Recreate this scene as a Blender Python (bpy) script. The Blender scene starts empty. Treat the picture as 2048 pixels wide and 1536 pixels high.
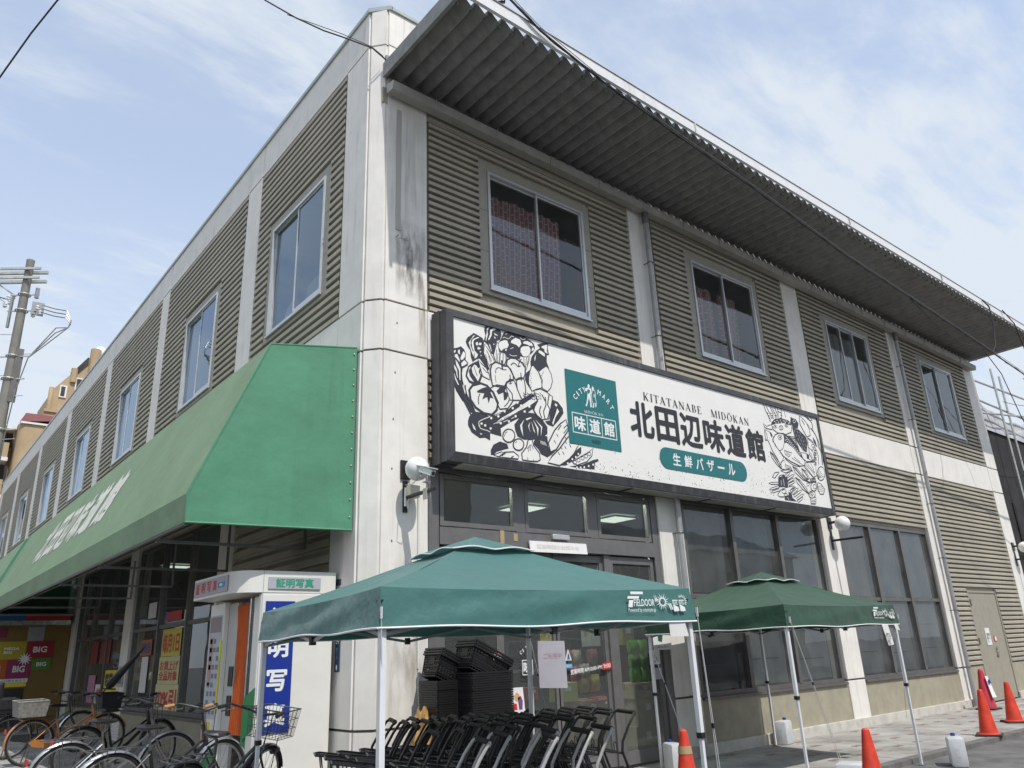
import bpy, bmesh, math, random
from math import sin, cos, pi, radians, sqrt
from mathutils import Vector, Matrix
from mathutils.geometry import tessellate_polygon
random.seed(7)
SC = bpy.context.scene
COL = SC.collection
V = Vector
# ------------------------------------------------------------------ camera
cam_d = bpy.data.cameras.new('camera')
cam = bpy.data.objects.new('camera', cam_d)
COL.objects.link(cam)
SC.camera = cam
cam_d.sensor_width = 36.0
cam_d.lens = 1528.57 / 2048 * 36.0
cam_d.clip_start = 0.05
cam_d.clip_end = 1500
_yaw, _pit, _rol = radians(50.305), radians(19.249), radians(-2.3925)
_f = V((cos(_yaw) * cos(_pit), sin(_yaw) * cos(_pit), sin(_pit)))
_r = V((sin(_yaw), -cos(_yaw), 0))
_u = _r.cross(_f)
_r2 = cos(_rol) * _r + sin(_rol) * _u
_u2 = -sin(_rol) * _r + cos(_rol) * _u
cam.matrix_world = Matrix(((_r2.x, _u2.x, -_f.x, -4.3653), (_r2.y, _u2.y, -_f.y, -8.0654),
                           (_r2.z, _u2.z, -_f.z, 1.6), (0, 0, 0, 1)))
# ------------------------------------------------------------------ sun and sky
SUN_DIR = V((-0.08, -1.0, 1.56)).normalized()          # towards the sun
sun_d = bpy.data.lights.new('sun', 'SUN')
sun_d.energy = 3.6
sun_d.angle = radians(0.53)
sun_d.color = (1.0, 0.955, 0.89)
sun = bpy.data.objects.new('sun', sun_d)
COL.objects.link(sun)
sun.location = (0, -20, 40)
sun.rotation_euler = (-SUN_DIR).to_track_quat('-Z', 'Y').to_euler()
W = bpy.data.worlds.new('World')
SC.world = W
W.use_nodes = True
_n = W.node_tree.nodes
_l = W.node_tree.links
_n.clear()
wo = _n.new('ShaderNodeOutputWorld')
bg = _n.new('ShaderNodeBackground')
bg.inputs['Strength'].default_value = 0.145
sky = _n.new('ShaderNodeTexSky')
sky.sky_type = 'NISHITA'
sky.sun_disc = False
sky.sun_elevation = math.asin(SUN_DIR.z)
sky.sun_rotation = math.atan2(SUN_DIR.x, SUN_DIR.y)
sky.air_density = 1.0
sky.dust_density = 1.2
sky.ozone_density = 1.2
# high thin cloud: streaky noise on a plane far above
tc = _n.new('ShaderNodeTexCoord')
sep = _n.new('ShaderNodeSeparateXYZ')
_l.new(tc.outputs['Generated'], sep.inputs[0])
def wmath(op, a, b=None, c=None):
    m = _n.new('ShaderNodeMath'); m.operation = op
    for i, v in enumerate((a, b, c)):
        if v is None: continue
        if hasattr(v, 'is_output'): _l.new(v, m.inputs[i])
        else: m.inputs[i].default_value = v
    return m.outputs[0]
den = wmath('ADD', wmath('MAXIMUM', sep.outputs[2], 0.0), 0.16)
cx = wmath('DIVIDE', sep.outputs[0], den)
cy = wmath('DIVIDE', sep.outputs[1], den)
comb = _n.new('ShaderNodeCombineXYZ')
_l.new(cx, comb.inputs[0]); _l.new(cy, comb.inputs[1])
def cloudnoise(scale, det, rough, rot, stretch, dist=0.0, off=0.0):
    mp = _n.new('ShaderNodeMapping')
    mp.inputs['Rotation'].default_value = (0, 0, rot)
    mp.inputs['Scale'].default_value = (scale, scale * stretch, 1)
    mp.inputs['Location'].default_value = (off, off * .7, 0)
    _l.new(comb.outputs[0], mp.inputs[0])
    t = _n.new('ShaderNodeTexNoise')
    t.inputs['Scale'].default_value = 1.0
    t.inputs['Detail'].default_value = det
    t.inputs['Roughness'].default_value = rough
    t.inputs['Distortion'].default_value = dist
    _l.new(mp.outputs[0], t.inputs['Vector'])
    return t.outputs['Fac']
big = cloudnoise(0.75, 3, 0.5, 0.5, 1.5, 0.4, 3.1)
streak = cloudnoise(2.2, 8, 0.62, -0.35, 2.6, 0.5, 1.7)
ripple = cloudnoise(7.0, 6, 0.6, 0.9, 1.9, 0.3, 5.2)
mixv = wmath('ADD', wmath('MULTIPLY', big, 0.55), wmath('ADD', wmath('MULTIPLY', streak, 0.36), wmath('MULTIPLY', ripple, 0.16)))
rampn = _n.new('ShaderNodeMapRange')
rampn.interpolation_type = 'SMOOTHSTEP'
rampn.inputs['From Min'].default_value = 0.43
rampn.inputs['From Max'].default_value = 0.60
rampn.inputs['To Min'].default_value = 0.52
rampn.inputs['To Max'].default_value = 0.97
_l.new(mixv, rampn.inputs['Value'])
# thicker, whiter towards the horizon
hor = _n.new('ShaderNodeMapRange')
hor.inputs['From Min'].default_value = 0.0
hor.inputs['From Max'].default_value = 0.55
hor.inputs['To Min'].default_value = 0.55
hor.inputs['To Max'].default_value = 0.0
_l.new(sep.outputs[2], hor.inputs['Value'])
fac = wmath('MINIMUM', wmath('ADD', rampn.outputs[0], hor.outputs[0]), 0.94)
cmix = _n.new('ShaderNodeMix'); cmix.data_type = 'RGBA'
_l.new(fac, cmix.inputs['Factor'])
tint = _n.new('ShaderNodeMix'); tint.data_type = 'RGBA'; tint.blend_type = 'MULTIPLY'; tint.inputs['Factor'].default_value = 1.0
_l.new(sky.outputs[0], tint.inputs['A'])
tint.inputs['B'].default_value = (1.12, 1.45, 1.75, 1)
_l.new(tint.outputs['Result'], cmix.inputs['A'])
cmix.inputs['B'].default_value = (5.35, 5.8, 6.3, 1)
_l.new(cmix.outputs['Result'], bg.inputs['Color'])
_l.new(bg.outputs[0], wo.inputs['Surface'])
SC.view_settings.view_transform = 'Standard'
SC.view_settings.look = 'None'
SC.view_settings.exposure = 0.0
SC.view_settings.gamma = 1.0
SC.view_settings.use_curve_mapping = False
SC.render.engine = 'CYCLES'
SC.cycles.max_bounces = 7
SC.cycles.transparent_max_bounces = 12
SC.cycles.caustics_reflective = False
SC.cycles.caustics_refractive = False

# ------------------------------------------------------------------ helpers
def lin(h):
    h = h.lstrip('#')
    o = []
    for i in (0, 2, 4):
        c = int(h[i:i + 2], 16) / 255
        o.append(c / 12.92 if c <= .04045 else ((c + .055) / 1.055) ** 2.4)
    return tuple(o)

class MB:
    """collects faces and links them as one mesh object"""
    def __init__(s): s.v = []; s.f = []; s.mi = []; s.cur = 0; s.parts = []
    def add(s, vs, fs):
        n = len(s.v); s.v += [tuple(p) for p in vs]; s.parts.append((n, len(s.f)))
        for f in fs: s.f.append(tuple(n + i for i in f)); s.mi.append(s.cur)
        return s
    def box(s, a, b, bev=0.0):
        x0, y0, z0 = [min(p, q) for p, q in zip(a, b)]
        x1, y1, z1 = [max(p, q) for p, q in zip(a, b)]
        if bev <= 0:
            return s.add([(x0, y0, z0), (x1, y0, z0), (x1, y1, z0), (x0, y1, z0), (x0, y0, z1), (x1, y0, z1), (x1, y1, z1), (x0, y1, z1)],
                         [(0, 3, 2, 1), (4, 5, 6, 7), (0, 1, 5, 4), (1, 2, 6, 5), (2, 3, 7, 6), (3, 0, 4, 7)])
        b_ = min(bev, (x1 - x0) / 2.01, (y1 - y0) / 2.01, (z1 - z0) / 2.01)
        bm = bmesh.new()
        bmesh.ops.create_cube(bm, size=1)
        bmesh.ops.scale(bm, vec=(x1 - x0, y1 - y0, z1 - z0), verts=bm.verts)
        bmesh.ops.bevel(bm, geom=bm.edges[:], offset=b_, segments=2, profile=.6, affect='EDGES')
        c = V(((x0 + x1) / 2, (y0 + y1) / 2, (z0 + z1) / 2))
        bm.verts.index_update()
        s.add([v.co + c for v in bm.verts], [[v.index for v in f.verts] for f in bm.faces])
        bm.free()
        return s
    def obox(s, a, b, w, h, up=(0, 0, 1)):
        """bar from a to b, w wide (sideways), h high"""
        a, b = V(a), V(b); d = (b - a).normalized(); up = V(up)
        if abs(d.dot(up)) > .98: up = V((1, 0, 0))
        r = d.cross(up).normalized(); u = r.cross(d)
        vs = []
        for p in (a, b):
            for i, j in ((-1, -1), (1, -1), (1, 1), (-1, 1)): vs.append(p + r * i * w / 2 + u * j * h / 2)
        return s.add(vs, [(0, 1, 2, 3), (7, 6, 5, 4), (0, 4, 5, 1), (1, 5, 6, 2), (2, 6, 7, 3), (3, 7, 4, 0)])
    def tube(s, pts, r, n=6, closed=False, cap=True):
        pts = [V(p) for p in pts]; m = len(pts)
        rs = r if isinstance(r, (list, tuple)) else [r] * m
        vs = []; u = None
        for i in range(m):
            if closed: d = pts[(i + 1) % m] - pts[i - 1]
            else: d = pts[min(i + 1, m - 1)] - pts[max(i - 1, 0)]
            d.normalize()
            if u is None:
                u = d.orthogonal().normalized()
            else:
                u = (u - d * u.dot(d))
                u = u.normalized() if u.length > 1e-6 else d.orthogonal().normalized()
            w = d.cross(u)
            for k in range(n):
                a = 2 * pi * k / n
                vs.append(pts[i] + (u * cos(a) + w * sin(a)) * rs[i])
        fs = []
        for i in range(m if closed else m - 1):
            j = (i + 1) % m
            for k in range(n):
                k2 = (k + 1) % n
                fs.append((i * n + k, i * n + k2, j * n + k2, j * n + k))
        if cap and not closed:
            fs.append(tuple(range(n - 1, -1, -1))); fs.append(tuple((m - 1) * n + k for k in range(n)))
        return s.add(vs, fs)
    def lathe(s, prof, n=16, c=(0, 0, 0)):
        vs = []; fs = []; c = V(c)
        for (r, z) in prof:
            for k in range(n):
                a = 2 * pi * k / n; vs.append(c + V((r * cos(a), r * sin(a), z)))
        for i in range(len(prof) - 1):
            for k in range(n):
                k2 = (k + 1) % n; fs.append((i * n + k, i * n + k2, (i + 1) * n + k2, (i + 1) * n + k))
        fs.append(tuple(range(n - 1, -1, -1))); fs.append(tuple((len(prof) - 1) * n + k for k in range(n)))
        return s.add(vs, fs)
    def torus(s, c, ax, R, r, n=28, m=6):
        ax = V(ax).normalized(); u = ax.orthogonal().normalized(); w = ax.cross(u); c = V(c)
        return s.tube([c + (u * cos(2 * pi * k / n) + w * sin(2 * pi * k / n)) * R for k in range(n)], r, m, closed=True)
    def sphere(s, c, r, n=16, m=10):
        c = V(c)
        rr = r if isinstance(r, (tuple, list)) else (r, r, r)
        vs = [c + V((0, 0, -rr[2]))]
        for i in range(1, m):
            t = pi * i / m - pi / 2
            for k in range(n):
                a = 2 * pi * k / n; vs.append(c + V((rr[0] * cos(t) * cos(a), rr[1] * cos(t) * sin(a), rr[2] * sin(t))))
        vs.append(c + V((0, 0, rr[2])))
        fs = [(0, 1 + (k + 1) % n, 1 + k) for k in range(n)]
        for i in range(m - 2):
            for k in range(n):
                k2 = (k + 1) % n; a = 1 + i * n; fs.append((a + k, a + k2, a + n + k2, a + n + k))
        a = 1 + (m - 2) * n
        fs += [(a + k, a + (k + 1) % n, len(vs) - 1) for k in range(n)]
        return s.add(vs, fs)
    def quad(s, a, b, c, d): return s.add([a, b, c, d], [(0, 1, 2, 3)])
    def grid(s, fn, nu, nv):
        vs = [fn(i / nu, j / nv) for j in range(nv + 1) for i in range(nu + 1)]
        fs = [(j * (nu + 1) + i, j * (nu + 1) + i + 1, (j + 1) * (nu + 1) + i + 1, (j + 1) * (nu + 1) + i) for j in range(nv) for i in range(nu)]
        return s.add(vs, fs)
    def poly(s, pts, fn=lambda p: p):
        """filled flat outline (2d points) mapped by fn to 3d"""
        p3 = [V((p[0], p[1], 0)) for p in pts]
        tri = tessellate_polygon([p3])
        return s.add([fn(p) for p in pts], tri)
    def ribbon(s, pts, w, fn=lambda p: p, closed=False, taper=False):
        """flat brush stroke of width w along 2d points"""
        n = len(pts); L = []; R = []
        for i in range(n):
            a = V(pts[i - 1] if (closed or i > 0) else pts[0]); b = V(pts[(i + 1) % n] if (closed or i < n - 1) else pts[-1])
            d = (b - a)
            d = d.normalized() if d.length > 1e-9 else V((1, 0))
            q = V((-d.y, d.x)); ww = w / 2
            if taper: ww *= .35 + .65 * sin(pi * (i + .5) / n)
            L.append(V(pts[i]) + q * ww); R.append(V(pts[i]) - q * ww)
        vs = [fn(p) for p in L] + [fn(p) for p in R]
        fs = [(i, (i + 1) % n, n + (i + 1) % n, n + i) for i in range(n if closed else n - 1)]
        return s.add(vs, fs)
    def prism(s, pts, a, b, ax):
        """2d outline extruded from a to b along axis ax (0,1,2)"""
        def P(p, t):
            q = [p[0], p[1]]; q.insert(ax, t); return tuple(q)
        n = len(pts)
        tri = tessellate_polygon([[V((p[0], p[1], 0)) for p in pts]])
        fs = [tuple(t) for t in tri] + [tuple(n + i for i in reversed(t)) for t in tri]
        fs += [(i, (i + 1) % n, n + (i + 1) % n, n + i) for i in range(n)]
        return s.add([P(p, a) for p in pts] + [P(p, b) for p in pts], fs)
    def each(s, name, mat, parent=None, smooth=False):
        """every piece added becomes an object of its own"""
        out = []
        ends = s.parts[1:] + [(len(s.v), len(s.f))]
        for (a, f), (b, g) in zip(s.parts, ends):
            m = MB(); m.add(s.v[a:b], [tuple(i - a for i in q) for q in s.f[f:g]]); out.append(m.build(name, mat, parent, smooth))
        return out
    def build(s, name, mat, parent=None, smooth=False, loc=None, recalc=True):
        me = bpy.data.meshes.new(name)
        o = V((0, 0, 0)); p = parent
        while p is not None: o += p.location; p = p.parent
        if loc is not None: o = V(loc)
        me.from_pydata([V(v) - o for v in s.v], [], s.f)
        mats = mat if isinstance(mat, (list, tuple)) else [mat]
        for m in mats: me.materials.append(m)
        if len(mats) > 1: me.polygons.foreach_set('material_index', s.mi)
        if recalc:
            bm = bmesh.new(); bm.from_mesh(me); bmesh.ops.recalc_face_normals(bm, faces=bm.faces); bm.to_mesh(me); bm.free()
        if smooth:
            me.polygons.foreach_set('use_smooth', [True] * len(me.polygons))
            try: me.set_sharp_from_angle(angle=radians(35))
            except Exception: pass
        me.update()
        ob = bpy.data.objects.new(name, me)
        COL.objects.link(ob)
        if parent is not None: ob.parent = parent
        elif loc is not None: ob.location = loc
        return ob

def tag(o, label=None, cat=None, group=None, kind=None):
    if label: o['label'] = label
    if cat: o['category'] = cat
    if group: o['group'] = group
    if kind: o['kind'] = kind
    return o

def thing(name, label, cat, loc=(0, 0, 0), group=None):
    o = bpy.data.objects.new(name, None)
    COL.objects.link(o); o.location = loc; o.empty_display_size = .1
    return tag(o, label, cat, group)

def copy_tree(o, parent=None):
    c = o.copy(); COL.objects.link(c); c.parent = parent
    for ch in list(o.children): copy_tree(ch, c)
    return c

def dup(o, loc, rot=None, label=None, group=None):
    c = copy_tree(o); c.location = loc
    if rot is not None: c.rotation_euler = rot if isinstance(rot, (tuple, list)) else (0, 0, rot)
    if label: c['label'] = label
    if group: c['group'] = group
    return c

# ------------------------------------------------------------------ materials
def M(name, col, rough=.6, metal=0.0, noise=0.0, nscale=6.0, streak=0.0, dirt=None, bump=0.0, bscale=60.0, spec=.5, sheen=0.0, emit=0.0, coat=0.0, trans=0.0, vary=0.0, bdist=.01):
    if isinstance(col, str): col = lin(col)
    m = bpy.data.materials.new(name); m.use_nodes = True
    nt = m.node_tree; b = nt.nodes['Principled BSDF']
    b.inputs['Base Color'].default_value = (*col, 1)
    b.inputs['Roughness'].default_value = rough
    b.inputs['Metallic'].default_value = metal
    b.inputs['Specular IOR Level'].default_value = spec
    if sheen: b.inputs['Sheen Weight'].default_value = sheen
    if coat: b.inputs['Coat Weight'].default_value = coat
    if emit:
        b.inputs['Emission Color'].default_value = (*col, 1); b.inputs['Emission Strength'].default_value = emit
    L = nt.links; N = nt.nodes
    tcn = N.new('ShaderNodeTexCoord')
    cur = None
    def mixc(fac, A, B):
        x = N.new('ShaderNodeMix'); x.data_type = 'RGBA'; L.new(fac, x.inputs['Factor'])
        if isinstance(A, tuple): x.inputs['A'].default_value = (*A, 1)
        else: L.new(A, x.inputs['A'])
        x.inputs['B'].default_value = (*B, 1)
        return x.outputs['Result']
    def noi(scale, det, vec=None, lo=.35, hi=.65, ro=.6):
        t = N.new('ShaderNodeTexNoise'); t.inputs['Scale'].default_value = scale; t.inputs['Detail'].default_value = det
        t.inputs['Roughness'].default_value = ro
        L.new(vec if vec is not None else tcn.outputs['Object'], t.inputs['Vector'])
        r = N.new('ShaderNodeMapRange'); r.inputs['From Min'].default_value = lo; r.inputs['From Max'].default_value = hi
        L.new(t.outputs['Fac'], r.inputs['Value']); return r.outputs[0]
    if noise:
        d = tuple(c * (1 - noise) for c in col); u = tuple(min(1, c * (1 + noise * .6)) for c in col)
        f = noi(nscale, 6)
        cur = mixc(f, d, u)
    if streak:
        mp = N.new('ShaderNodeMapping'); mp.inputs['Scale'].default_value = (9, 9, .55)
        L.new(tcn.outputs['Object'], mp.inputs[0])
        f1 = noi(1.0, 5, mp.outputs[0], .52, .8)
        f2 = noi(.8, 3, None, .4, .7)
        mm = N.new('ShaderNodeMath'); mm.operation = 'MULTIPLY'; L.new(f1, mm.inputs[0]); L.new(f2, mm.inputs[1])
        m3 = N.new('ShaderNodeMath'); m3.operation = 'MULTIPLY'; L.new(mm.outputs[0], m3.inputs[0]); m3.inputs[1].default_value = streak
        cur = mixc(m3.outputs[0], cur if cur is not None else col, dirt or (.09, .08, .065))
    if vary:   # each piece a shade of its own
        oi = N.new('ShaderNodeObjectInfo'); r = N.new('ShaderNodeMapRange'); r.inputs['To Min'].default_value = 1 - vary; r.inputs['To Max'].default_value = 1 + vary * .6; L.new(oi.outputs['Random'], r.inputs['Value'])
        hs = N.new('ShaderNodeHueSaturation'); L.new(r.outputs[0], hs.inputs['Value']); L.new(cur, hs.inputs['Color']); cur = hs.outputs[0]
    if cur is not None: L.new(cur, b.inputs['Base Color'])
    if bump:
        t = N.new('ShaderNodeTexNoise'); t.inputs['Scale'].default_value = bscale; t.inputs['Detail'].default_value = 4
        L.new(tcn.outputs['Object'], t.inputs['Vector'])
        bp = N.new('ShaderNodeBump'); bp.inputs['Strength'].default_value = bump; bp.inputs['Distance'].default_value = bdist
        L.new(t.outputs['Fac'], bp.inputs['Height']); L.new(bp.outputs[0], b.inputs['Normal'])
    if trans:
        tr = N.new('ShaderNodeBsdfTranslucent'); tr.inputs['Color'].default_value = (*[min(1, c * 1.5) for c in col], 1)
        mx = N.new('ShaderNodeMixShader'); mx.inputs[0].default_value = trans
        L.new(b.outputs[0], mx.inputs[1]); L.new(tr.outputs[0], mx.inputs[2])
        L.new(mx.outputs[0], N['Material Output'].inputs['Surface'])
    return m

def glass(name, tint=(.62, .66, .66), refl=.07, gain=1.4, rough=.0, wire=False, haze=.0, rcol=(.92, .96, 1)):
    m = bpy.data.materials.new(name); m.use_nodes = True
    N = m.node_tree.nodes; L = m.node_tree.links; N.clear()
    out = N.new('ShaderNodeOutputMaterial'); tr = N.new('ShaderNodeBsdfTransparent'); gl = N.new('ShaderNodeBsdfGlossy')
    tr.inputs[0].default_value = (*tint, 1); gl.inputs['Roughness'].default_value = rough; gl.inputs[0].default_value = (*rcol, 1)
    fr = N.new('ShaderNodeFresnel'); fr.inputs[0].default_value = 1.5
    a = N.new('ShaderNodeMath'); a.operation = 'MULTIPLY_ADD'; L.new(fr.outputs[0], a.inputs[0]); a.inputs[1].default_value = gain; a.inputs[2].default_value = refl
    a.use_clamp = True
    # old float panes: a slightly wavy surface
    tcn = N.new('ShaderNodeTexCoord'); t = N.new('ShaderNodeTexNoise'); t.inputs['Scale'].default_value = 1.3; L.new(tcn.outputs['Object'], t.inputs['Vector'])
    bp = N.new('ShaderNodeBump'); bp.inputs['Strength'].default_value = .05; bp.inputs['Distance'].default_value = .05
    L.new(t.outputs['Fac'], bp.inputs['Height']); L.new(bp.outputs[0], gl.inputs['Normal'])
    mx = N.new('ShaderNodeMixShader'); L.new(a.outputs[0], mx.inputs[0]); L.new(tr.outputs[0], mx.inputs[1]); L.new(gl.outputs[0], mx.inputs[2])
    last = mx.outputs[0]
    if haze:   # painted haze: a pale layer that lightens the pane, thicker in patches
        n2 = N.new('ShaderNodeTexNoise'); n2.inputs['Scale'].default_value = 2.2; n2.inputs['Detail'].default_value = 7; L.new(tcn.outputs['Object'], n2.inputs['Vector'])
        mr = N.new('ShaderNodeMapRange'); mr.inputs['From Min'].default_value = .3; mr.inputs['From Max'].default_value = .7; mr.inputs['To Min'].default_value = haze * .55; mr.inputs['To Max'].default_value = haze * 1.45; L.new(n2.outputs['Fac'], mr.inputs['Value'])
        dd = N.new('ShaderNodeBsdfDiffuse'); dd.inputs[0].default_value = (.40, .41, .40, 1)
        m3 = N.new('ShaderNodeMixShader'); L.new(mr.outputs[0], m3.inputs[0]); L.new(last, m3.inputs[1]); L.new(dd.outputs[0], m3.inputs[2]); last = m3.outputs[0]
    if wire:   # diagonal wire mesh cast into the pane
        sx = N.new('ShaderNodeSeparateXYZ'); L.new(tcn.outputs['Object'], sx.inputs[0])
        fs = []
        for sg in (1, -1):
            e = N.new('ShaderNodeMath'); e.operation = 'MULTIPLY_ADD'; L.new(sx.outputs[2], e.inputs[0]); e.inputs[1].default_value = sg * .62; L.new(sx.outputs[0], e.inputs[2])
            w = N.new('ShaderNodeMath'); w.operation = 'PINGPONG'; L.new(e.outputs[0], w.inputs[0]); w.inputs[1].default_value = .011
            c = N.new('ShaderNodeMath'); c.operation = 'LESS_THAN'; L.new(w.outputs[0], c.inputs[0]); c.inputs[1].default_value = .0011
            fs.append(c.outputs[0])
        mxx = N.new('ShaderNodeMath'); mxx.operation = 'MAXIMUM'; L.new(fs[0], mxx.inputs[0]); L.new(fs[1], mxx.inputs[1])
        df = N.new('ShaderNodeBsdfDiffuse'); df.inputs[0].default_value = (.22, .23, .23, 1)
        m2 = N.new('ShaderNodeMixShader'); L.new(mxx.outputs[0], m2.inputs[0]); L.new(last, m2.inputs[1]); L.new(df.outputs[0], m2.inputs[2]); last = m2.outputs[0]
    L.new(last, out.inputs['Surface'])
    return m

MT = {}
MT['white_wall'] = M('white_wall_panel', (.80, .768, .722), .62, noise=.07, nscale=2.5, streak=.6, dirt=(.24, .20, .155), bump=.06, bscale=90)
MT['white_trim'] = M('white_trim', (.74, .73, .70), .5, noise=.05)
MT['siding'] = M('siding_paint', (.40, .367, .298), .55, noise=.12, nscale=2.2, streak=.7, dirt=(.17, .145, .11), vary=.10)
MT['casing'] = M('casing_plate', (.335, .315, .265), .55, noise=.08, streak=.3, dirt=(.13, .11, .085))
MT['cap'] = M('parapet_cap_metal', (.42, .47, .45), .4, .3, noise=.08)
MT['groove'] = M('joint_sealant', (.12, .11, .10), .8)
MT['alu'] = M('aluminium', (.60, .61, .62), .38, .55, noise=.07)
MT['bronze'] = M('bronze_frame', (.16, .15, .145), .45, .35, noise=.15, streak=.3, dirt=(.22, .20, .17))
MT['greyframe'] = M('grey_entrance_frame', (.19, .185, .185), .45, .35, noise=.1, streak=.3)
MT['deck'] = M('galvanised_deck', (.26, .26, .25), .6, .1, noise=.22, nscale=5, streak=.5, dirt=(.09, .085, .075))
MT['fascia'] = M('white_fascia', (.74, .74, .76), .45, noise=.05, streak=.4, dirt=(.35, .27, .18))
MT['gutter'] = M('gutter_paint', (.40, .385, .35), .55, noise=.12, nscale=4, streak=.7, dirt=(.10, .09, .075))
MT['pipe'] = M('downpipe_grey', (.36, .36, .37), .42, .25, noise=.12)
MT['base_beige'] = M('plinth_render', (.36, .33, .25), .8, noise=.12, nscale=4, streak=.5, dirt=(.2, .17, .12), bump=.25, bscale=120)
MT['base_kerb'] = M('base_course', (.55, .53, .48), .8, noise=.15, nscale=5, streak=.5, bump=.2)
MT['glass'] = glass('window_glass', (.80, .82, .82), .03, 1.1, haze=.05)
MT['glass_side'] = glass('side_window_glass', (.70, .74, .76), .085, 1.25, haze=.03, rcol=(.66, .82, 1.0))
MT['glass_dark'] = glass('storefront_glass', (.74, .78, .79), .03, .9, haze=.13)
MT['glass_wire'] = glass('wired_glass', (.76, .80, .79), .03, .9, wire=True, haze=.04)
MT['room'] = M('room_wall', (.30, .285, .26), .9, noise=.15, nscale=1)
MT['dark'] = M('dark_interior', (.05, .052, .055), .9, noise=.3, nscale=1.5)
MT['black'] = M('black_paint', (.018, .018, .02), .38, noise=.2)
MT['blackpl'] = M('black_plastic', (.02, .02, .022), .42, noise=.2)
MT['rubber'] = M('rubber', (.018, .018, .018), .75)
MT['chrome'] = M('chrome', (.50, .50, .50), .22, 1.0, noise=.25, nscale=12)
MT['dull'] = M('dull_metal', (.13, .13, .135), .4, .6, noise=.3)
MT['steel'] = M('grey_steel', (.36, .36, .37), .35, .75, noise=.12)
MT['white_pl'] = M('white_plastic', (.80, .80, .79), .35, noise=.03)
MT['paper'] = M('paper', (.76, .75, .74), .8, noise=.04)
MT['lilac'] = M('lilac_paper', (.44, .425, .48), .8, noise=.05)
MT['ink'] = M('black_ink', (.025, .026, .03), .55)
MT['red'] = M('red_print', (.60, .035, .03), .5)
MT['yellow'] = M('yellow_print', (.72, .60, .05), .6)
MT['pale_yellow'] = M('pale_yellow_paper', (.70, .66, .36), .7, noise=.04)
MT['teal'] = M('teal_print', (.012, .155, .165), .45, noise=.05)
MT['signwhite'] = M('sign_white', (.80, .79, .76), .45, noise=.03, nscale=2, streak=.12, dirt=(.4, .36, .28))
MT['signframe'] = M('sign_frame', (.045, .046, .052), .5, noise=.3, nscale=8, streak=.75, dirt=(.30, .29, .27))
MT['globe'] = M('opal_globe', (.80, .79, .77), .22, coat=.3)
MT['awn'] = M('green_awning_canvas', (.082, .26, .155), .62, noise=.12, nscale=1.3, streak=.55, dirt=(.04, .14, .085), bump=.35, bscale=2.2, bdist=.06)
MT['awn_old'] = M('sun_bleached_awning_canvas', (.185, .285, .165), .7, noise=.09, nscale=1.2, streak=.55, dirt=(.25, .26, .19), bump=.35, bscale=2.2, bdist=.06)
MT['awnprint'] = M('awning_print', (.66, .66, .60), .7, noise=.12, nscale=3)
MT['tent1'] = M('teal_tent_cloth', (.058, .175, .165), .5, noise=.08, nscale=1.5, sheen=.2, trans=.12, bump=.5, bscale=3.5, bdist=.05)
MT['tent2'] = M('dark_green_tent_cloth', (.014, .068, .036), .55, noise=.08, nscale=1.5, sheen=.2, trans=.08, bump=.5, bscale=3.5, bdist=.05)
MT['trim'] = M('white_piping', (.78, .78, .80), .6)
MT['print'] = M('white_print', (.76, .78, .78), .6)
MT['leg'] = M('white_tent_leg', (.74, .75, .77), .35, noise=.05, streak=.2)
MT['rope'] = M('guy_rope', (.55, .55, .55), .8)
MT['cone'] = M('cone_orange_red', (.66, .05, .022), .5, noise=.22, nscale=7, streak=.8, dirt=(.20, .035, .025))
MT['cone_base'] = M('cone_base_rubber', (.035, .033, .032), .7, noise=.2)
MT['tank'] = M('translucent_white_tank', (.72, .74, .76), .4, noise=.12, nscale=7, streak=.4, dirt=(.45, .42, .36), trans=.25)
MT['concrete'] = M('pole_concrete', (.30, .285, .26), .85, noise=.15, nscale=3, bump=.15)
MT['cable'] = M('black_cable', (.022, .022, .024), .6)
MT['galv'] = M('galvanised', (.55, .55, .53), .45, .5, noise=.15)
MT['tile'] = M('tan_tile', (.43, .315, .19), .7, noise=.12, nscale=.8)
MT['maroon'] = M('maroon_roof', (.17, .045, .045), .6, noise=.12)
MT['card'] = M('cardboard', (.42, .30, .17), .8, noise=.12, nscale=6)
MT['orangecloth'] = M('orange_curtain', (.66, .14, .03), .7, noise=.12, nscale=8, trans=.2)
MT['green'] = M('green_paint', (.02, .24, .075), .4)
MT['blue'] = M('blue_panel', (.012, .035, .27), .4, noise=.05)
MT['grey_lab'] = M('grey_label', (.42, .42, .46), .5)
MT['boothwhite'] = M('booth_white', (.74, .73, .69), .32, noise=.03, streak=.12, dirt=(.5, .46, .38))
MT['bandwhite'] = MT['white_wall']

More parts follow.
